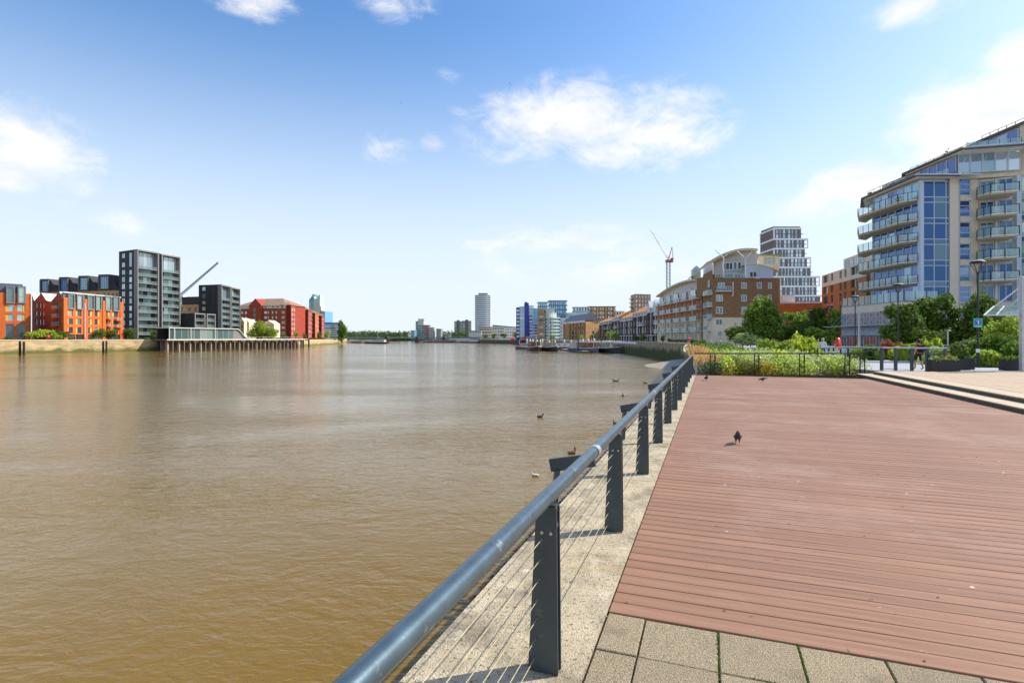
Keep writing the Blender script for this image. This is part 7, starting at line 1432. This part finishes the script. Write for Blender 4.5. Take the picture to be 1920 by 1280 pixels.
# --- bushes and flower borders on the plaza
BU = [(1500, 45, 1.55, 2.1, 'leaf_lime', 5200, .085, 'big lime green bush behind the garden', 'bush', 1.4), (1473, 52, 1.6, 1.5, 'leaf_bright', 2600, .09, 'bright green shrub left of the big lime bush', 'bush', 1.2), (1520, 44, .9, 1.4, 'leaf_lime', 1800, .085, 'smaller lime green shrub right of the big lime bush', 'bush', 1.0), (1862, 37.5, 2.6, 2.0, 'leaf_mid', 11000, .08, 'big spreading juniper shrub beside the nearest lamp', 'bush', 2.2), (1905, 35.5, 2.2, 1.75, 'leaf_mid', 6000, .075, 'dark spreading shrub at the right edge above the planter', 'bush', 1.8), (1850, 34.9, 1.0, .95, 'leaf_bright', 2200, .07, 'low bright shrub at the left foot of the big juniper', 'bush', .9),
      (1612, 44, 1.1, 1.15, 'leaf_bright', 1900, .085, 'bright green shrub at the left end of the flower border', 'bush', 1.0), (1640, 43.5, 1.2, 1.25, 'leaf_mid', 1700, .08, 'mid green shrub below the red leaved one', 'bush', .9), (1672, 46.5, 1.2, 1.5, 'leaf_red', 1700, .085, 'red leaved shrub in the flower border', 'bush', .9), (1690, 42.5, 1.1, 1.15, 'leaf_lime', 1700, .08, 'yellow green shrub left of the person in red', 'bush', .9), (1708, 41, .8, 1.45, 'leaf_bright', 1500, .08, 'upright bright shrub just left of the person in red', 'bush', .8), (1746, 41.5, .75, 1.75, 'leaf_lime', 1500, .08, 'upright lime shrub right of the person in red', 'bush', .8), (1758, 38.5, 1.3, 1.2, 'leaf_pale', 2400, .075, 'pale flowering shrub above the near planter', 'bush', 1.0), (1788, 39.5, 1.3, 1.45, 'leaf_grey', 2000, .08, 'greyish shrub around the path light', 'bush', 1.0), (1815, 38, 1.1, 1.1, 'leaf_bright', 1900, .075, 'small bright shrub above the second planter', 'bush', .9), (1440, 70, 1.6, 1.6, 'leaf_bright', 1500, .1, 'ragged bright shrub beside the middle lifebuoy', 'bush', 1.2)]
for k, (px, Y, r_, h, leaf, n_, sz, lab, cat, ry) in enumerate(BU):
    p = XY(px, Y); bush('shrub', lab, p.x, p.y, .28, r_, h * 1.33, leaf, n_, sz / r_ * 1.55, 100 + k, 'shrubs around the plaza', cat, ry)
m = MB(); leafcloud([(XY(1600 + 10 * k, 47).x, 47, .75, .8, .7, .55) for k in range(17)], 3400, .09, 77, b=m); o = m.build('border_planting', ['leaf_mid']); o['kind'] = 'stuff'
m = MB(); p, q = XY(1755, 46), XY(1846, 44); m.bar((p.x, p.y, 1.55), (q.x, q.y, 1.55), .05, .05); [m.bar((p.x + (q.x - p.x) * k / 6, p.y + (q.y - p.y) * k / 6, .3), (p.x + (q.x - p.x) * k / 6, p.y + (q.y - p.y) * k / 6, 1.55), .05, .05) for k in range(7)]; o = m.build('border_fence', ['galv']); tag(o, 'thin pale wire fence behind the flower border by the path light', 'fence')
m = MB(); p, q = XY(1545, 56), XY(1612, 52); m.bar((p.x, p.y, .8), (q.x, q.y, .8), .4, 1.0); o = m.build('low_wall', ['pale_blue']); tag(o, 'low pale grey wall behind the nearest lifebuoy', 'wall')
# --- trees
TR = [(1425, 552, 92, 47, 'tall', 'leaf_fresh', 7500, .05, 'tall central tree before the brown brick block', 1), (1467, 600, 104, 30, 'round', 'leaf_dark', 2600, .07, 'low dark tree right of the tall central tree', 2), (1493, 568, 112, 36, 'loose', 'leaf_fresh', 4200, .06, 'wide tree before the low orange block', 3), (1530, 566, 100, 34, 'loose', 'leaf_dark', 4200, .06, 'dark tree before the orange and cream flats', 4), (1556, 566, 98, 24, 'round', 'leaf_bright', 2600, .07, 'bright tree at the left edge of the podium', 5), (1535, 600, 84, 34, 'loose', 'leaf_bright', 3200, .07, 'low bright tree behind the big lime bush', 6), (1392, 600, 96, 30, 'round', 'leaf_dark', 2400, .08, 'low dark tree left of the tall central tree', 7), (1408, 612, 84, 32, 'round', 'leaf_pale', 2200, .07, 'white flowering low tree at the left foot of the tall central tree', 8),
      (1690, 541, 57, 42, 'loose', 'leaf_dark', 6500, .055, 'dark tree behind the second street lamp', 11), (1757, 527, 62, 46, 'loose', 'leaf_dark', 6500, .055, 'dark tree before the glass bay of the apartments', 12), (1722, 585, 56, 42, 'round', 'leaf_dark', 4000, .06, 'low dark tree between the second lamp and the glass bay', 13), (1840, 532, 58, 42, 'tall', 'leaf_dark', 6000, .055, 'dark pointed tree behind the nearest street lamp', 14), (1795, 585, 60, 46, 'loose', 'leaf_dark', 4000, .06, 'low dark tree left of the nearest street lamp', 15), (1890, 556, 44, 34, 'round', 'leaf_bright', 3500, .06, 'bright tree seen through the glass canopy', 16)]
for px, yt, Y, wp, kind, leaf, n_, sz, lab, sd_ in TR:
    p = XY(px, Y); s_ = Y / F; H = (646 - yt) * s_; tree('plaza_tree', lab, p.x, p.y, .28, H, wp * s_, H * (.44 if kind != 'mound' else .5), kind, leaf, n_, sz * 1.2, 200 + sd_, 'trees on the plaza', trunk=.11)
# --- glass canopy at the right edge
cp = thing('glass_canopy', (28.2, 30, .3), 'sloping glass canopy on a grey column at the right edge', 'canopy'); p = XY(1917, 30)
m = MB(); m.box(p.x - .15, 29.85, .3, p.x + .6, 30.05, PZ(517, 30)); m.build('column', ['galv'], cp); m = MB(); m.box(p.x - .02, 29.83, PZ(560, 30), p.x + .5, 29.849, PZ(522, 30)); m.build('panel', ['offwhite'], cp)
a, c_, d, e = Vector((PX(1845, 30), 30, PZ(591, 30))), Vector((PX(1960, 30), 30, PZ(590, 30))), Vector((PX(1960, 31.8), 31.8, PZ(572, 31.8))), Vector((PX(1864, 31.8), 31.8, PZ(574, 31.8)))
m = MB(); m.add([a, c_, d, e], [(0, 1, 2, 3)]); m.build('pane', ['clear_green'], cp); m = MB(); m.bar(a, c_, .07, .06); m.bar(e, d, .07, .06); m.bar(a, e, .06, .06)
for t in (.2, .62): m.bar(a.lerp(c_, t), e.lerp(d, t), .05, .05)
m.build('frame', ['offwhite'], cp)
for (x0, y0, x1, y1) in ((1866, 574, 1920, 533), (1895, 573, 1925, 545)): m = MB(); m.bar((PX(x0, 31), 31, PZ(y0, 31)), (PX(x1, 31), 31, PZ(y1, 31)), .06, .06); m.build('tie_rod', ['offwhite'], cp)

# --- skin-modifier figures (one continuous surface), used for people and birds
def skinfig(name, pts, edges, rads, sub=1, root=0, matfn=None, mats=(), loc=(0, 0, 0), rz=0.0, sc=1.0, parent=None):
    me = bpy.data.meshes.new(name); me.from_pydata([Vector(p) * sc for p in pts], edges, []); o = bpy.data.objects.new(name, me); COL.objects.link(o)
    md = o.modifiers.new('skin', 'SKIN'); md.use_smooth_shade = True
    for i, v in enumerate(me.skin_vertices[0].data): r = rads[i]; v.radius = (r[0] * sc, r[1] * sc) if isinstance(r, tuple) else (r * sc, r * sc); v.use_root = i == root
    s = o.modifiers.new('sub', 'SUBSURF'); s.levels = s.render_levels = sub
    dg = bpy.context.evaluated_depsgraph_get(); dg.update(); nm = bpy.data.meshes.new_from_object(o.evaluated_get(dg)); bpy.data.objects.remove(o); bpy.data.meshes.remove(me)
    nm.name = name; nm.materials.clear()
    for k in mats: nm.materials.append(M[k])
    for pl in nm.polygons: pl.use_smooth = True; pl.material_index = matfn(pl.center / sc) if matfn else 0
    return obj(name, nm, parent, loc, rz)
def person(label, x, y, z, rz, top, legs, sc=1.0, pose='stand', hair='hair', short=False, backpack=None, cap=False):
    st = .16 if pose == 'walk' else .03
    P = [(0, 0, .95), (0, -.01, 1.15), (0, 0, 1.36), (0, .01, 1.47), (0, .015, 1.53), (0, .03, 1.62), (0, .02, 1.72),      # 0 pelvis .. 6 crown; faces local +y
         (-.10, 0, .90), (-.11, st * .6, .50), (-.11, st - .05, .09), (-.11, st + .10, .035), (.10, 0, .90), (.11, -st * .3, .50), (.11, -st - .05, .10), (.11, -st + .10, .035),
         (-.19, 0, 1.40), (-.245, -st * .4 - .02, 1.13), (-.24, -st * .3 + .08, .90), (-.235, -st * .2 + .12, .82), (.19, 0, 1.40), (.245, st * .4 - .02, 1.13), (.24, st * .6 + .08, .90), (.235, st * .7 + .12, .82)]
    E = [(0, 1), (1, 2), (2, 3), (3, 4), (4, 5), (5, 6), (0, 7), (7, 8), (8, 9), (9, 10), (0, 11), (11, 12), (12, 13), (13, 14), (2, 15), (15, 16), (16, 17), (17, 18), (2, 19), (19, 20), (20, 21), (21, 22)]
    Rr = [(.145, .11), (.14, .105), (.17, .11), .06, .055, (.085, .10), (.065, .075), .085, .058, .042, .035, .085, .058, .042, .035, .062, .045, .034, .03, .062, .045, .034, .03]
    def mf(c):
        if c.z > 1.49 or (abs(c.x) > .2 and c.z < (1.22 if short else .87)): return 0
        if c.z > .93: return 1
        if c.z < .075: return 3
        return 2 if not short or c.z > .52 else 0
    o = skinfig('person', P, E, Rr, 2, 0, mf, ['skin', top, legs, 'cloth_black'], (x, y, z), rz, sc); tag(o, label, 'person')
    def part(nm, mb, mats): e = obj(nm, mb.mesh(nm, mats), None); e.parent = o; return e
    m = MB(); m.lathe([(0, .135), (.06, .125), (.098, .07), (.105, .0), (.098, -.06), (.07, -.10)], 14); m.v = [(v[0] * .95, v[1] * 1.08 + .0, v[2] + 1.655) for v in m.v if True]; m.v = [(a, b_ - .012 if b_ < .05 else min(b_, .06), c) for a, b_, c in m.v]; m.v = [(a * sc, b_ * sc, c * sc) for a, b_, c in m.v]; part('hair', m, [hair])
    m = MB(); m.tube((0, .115, 1.60), (0, .14, 1.615), .016, .008, 6); m.v = [(a * sc, b_ * sc, c * sc) for a, b_, c in m.v]; part('nose', m, ['skin'])
    for s_ in (-1, 1):
        m = MB(); m.tube((s_ * .034, .10, 1.645), (s_ * .034, .122, 1.645), .011, .006, 6); m.v = [(a * sc, b_ * sc, c * sc) for a, b_, c in m.v]; part('eye', m, ['black'])
        for k in range(5): m = MB(); bx = s_ * (.215 + .009 * k); y0 = (st * .7 if s_ > 0 else -st * .2) + .105; m.tube((bx, y0, .825), (bx + s_ * .002, y0 + .02, .765 + .008 * abs(k - 2)), .0085, .0065, 5); m.v = [(a * sc, b_ * sc, c * sc) for a, b_, c in m.v]; part('finger', m, ['skin'])
    if backpack: m = MB(); m.box(-.15, -.26, 1.0, .15, -.10, 1.44); m.box(-.12, -.30, 1.04, .12, -.26, 1.24); [m.bar((s_ * .11, -.12, 1.42), (s_ * .12, .10, 1.36), .045, .03) for s_ in (-1, 1)]; m.v = [(a * sc, b_ * sc, c * sc) for a, b_, c in m.v]; part('backpack', m, [backpack])
    return o
p = XY(1722, 31.6); person('person seen from behind in a red top with a black backpack by the plaza railing', p.x, p.y, .3, R(8), 'cloth_red', 'cloth_black', 1.0, 'walk', 'hair', True, 'cloth_black')
p = XY(1390, 112); person('person in a pale blue top and red shorts on the river path', p.x, p.y, .3, R(-70), 'cloth_blue', 'cloth_red', 1.0, 'walk', 'hair', True)
p = XY(1351, 112); person('person in a white top pushing a pushchair on the river path', p.x, p.y, .3, R(80), 'cloth_white', 'cloth_navy', 1.0, 'walk')
p = XY(1533.5, 48); person('bare armed person in red shorts beside the lime bush', p.x, p.y, .3, R(170), 'skin', 'cloth_red', 1.0, 'walk', 'hair', True)
p = XY(1543, 47); person('person in a white top with pale cap walking right of the lime bush', p.x, p.y, .3, R(150), 'cloth_white', 'cloth_navy', 1.03, 'walk', 'offwhite')
p = XY(1344.5, 112); r = thing('pushchair', (p.x, p.y, .3), 'dark pushchair on the river path before the brown block', 'pushchair'); m = MB()
for dx in (-.35, .35):
    for dy in (-.25, .25): m.tube((p.x + dx, p.y + dy - .03, .45), (p.x + dx, p.y + dy + .03, .45), .15, n=10)
m.build('wheel', ['black'], r); m = MB(); m.bar((p.x - .3, p.y, .6), (p.x + .35, p.y, .75), .45, .25); m.bar((p.x - .3, p.y, .65), (p.x - .1, p.y, 1.25), .45, .15); m.bar((p.x + .35, p.y, .7), (p.x + .75, p.y, 1.3), .05, .05); m.build('seat', ['cloth_navy'], r)
# pigeons on the deck
def pigeon(label, px, py, rz, peck=False):
    Y = EYE * F / (py - HOR); p = XY(px, Y); hd = (0, .13, .245) if not peck else (0, .17, .17)
    P = [(0, -.17, .10), (0, -.10, .125), (0, -.02, .145), (0, .06, .16), (0, .105, .20) if not peck else (0, .125, .17), hd, (0, hd[1] + .028, hd[2] - .003), (0, hd[1] + .052, hd[2] - .010), (-.028, .0, .085), (-.03, .008, .02), (-.03, .035, .004), (.028, .0, .085), (.03, .008, .02), (.03, .035, .004), (0, -.215, .088)]
    E = [(0, 1), (1, 2), (2, 3), (3, 4), (4, 5), (5, 6), (6, 7), (2, 8), (8, 9), (9, 10), (2, 11), (11, 12), (12, 13), (0, 14)]
    Rr = [(.034, .014), (.055, .042), (.068, .064), (.062, .06), .036, .028, .014, .004, .02, .006, .005, .02, .006, .005, (.03, .006)]
    mf = lambda c: 1 if c.z < .055 else (2 if c.y > hd[1] + .035 else 0)
    o = skinfig('pigeon', P, E, Rr, 2, 2, mf, ['pigeon_body', 'pigeon_pink', 'duck_dark'], (p.x, p.y, .003), rz, 1.12); tag(o, label, 'bird', 'pigeons on the deck')
    m = MB()
    for s_ in (-1, 1): m.add([(s_ * .074, .05, .165), (s_ * .082, -.05, .165), (s_ * .04, -.19, .125), (s_ * .076, -.06, .115), (s_ * .076, .03, .125)], [(0, 1, 2, 3, 4)])
    e = obj('wing', m.mesh('wing', ['pigeon_body']), None); e.parent = o
    return o
pigeon('dark pigeon standing in the middle of the deck', 1383, 832, R(160)); pigeon('pigeon walking to the right at the far end of the deck', 1430, 716, R(-90), True); pigeon('small pigeon beside the railing at the far left of the deck', 1324, 713.5, R(180))
# ducks on the water
def duck(label, px, py, rz, body='duck_body', head='duck_dark', sc=1.0, tip=False):
    Y = (EYE - WZ) * F / (py - HOR); p = XY(px, Y)
    P = [(0, -.27, .09), (0, -.17, .06), (0, 0, .055), (0, .13, .07), (0, .19, .15), (0, .205, .235), (0, .25, .235), (0, .305, .225)]
    Rr = [(.03, .015), (.10, .07), (.125, .085), (.10, .075), .05, .052, .034, (.02, .007)]
    if tip: P[4:] = [(0, .16, .16), (0, .13, .30), (0, .15, .33), (0, .19, .33)]
    mf = lambda c: 2 if c.y > (.275 if not tip else .17) and c.z > .18 else (1 if c.z > .165 else 0)
    o = skinfig('duck', P, [(i, i + 1) for i in range(7)], Rr, 2, 2, mf, [body, head, 'beak'], (p.x, p.y, WZ), rz, sc * .72); tag(o, label, 'bird', 'ducks on the river'); return o
duck('brown duck with raised neck nearest to the railing', 1073, 850, R(-80), 'duck_body', 'duck_body', 1.25, True); duck('pale duck just left of the handrail', 1003, 892, R(80), 'duck_pale', 'duck_pale', .85); duck('dark duck alone on open water', 1013, 782, R(-75), 'duck_dark', 'duck_dark', 1.3); duck('brown duck close to the second bracket', 1153, 794, R(20), 'duck_body', 'duck_body', 1.1); duck('small duck between the pair and the railing', 1168, 742, R(170), 'duck_body', 'duck_dark', 1.2); duck('left duck of the far pair', 1152, 714.5, R(90), 'duck_dark', 'duck_dark', 1.5); duck('right duck of the far pair', 1156.5, 714.8, R(-90), 'duck_body', 'duck_dark', 1.5); duck('brown duck farthest along the railing', 1210, 718.5, R(90), 'duck_body', 'duck_body', 1.4)
# flying birds
def flyer(label, px, py, Y, sc, rz):
    p = XY(px, Y); m = MB(); z = PZ(py, Y); b_ = [(0, -.3, 0), (.05, 0, .03), (0, .3, 0), (-.05, 0, .03), (0, 0, -.05)]; m.add(b_, [(0, 1, 3), (1, 2, 3), (0, 4, 1), (1, 4, 2), (2, 4, 3), (3, 4, 0)])
    for s_ in (-1, 1): m.add([(s_ * .04, .12, .02), (s_ * .04, -.1, .02), (s_ * .42, -.02, .22), (s_ * .40, .12, .22)], [(0, 1, 2, 3)]); m.add([(s_ * .40, .12, .22), (s_ * .42, -.02, .22), (s_ * .85, -.16, .05)], [(0, 1, 2)])
    o = m.build('flying_bird', ['duck_dark']); o.location = (p.x, p.y, z); o.rotation_euler = (R(20), R(55), rz); o.scale = (sc, sc, sc); tag(o, label, 'bird', 'birds in the sky')
flyer('dark bird flying high above the large central cloud', 956, 157.5, 60, .42, R(30)); flyer('tiny bird high in the sky left of centre', 752, 193, 110, .4, R(80)); flyer('tiny bird low in the sky left of the crane', 1153, 469, 150, .4, R(50))
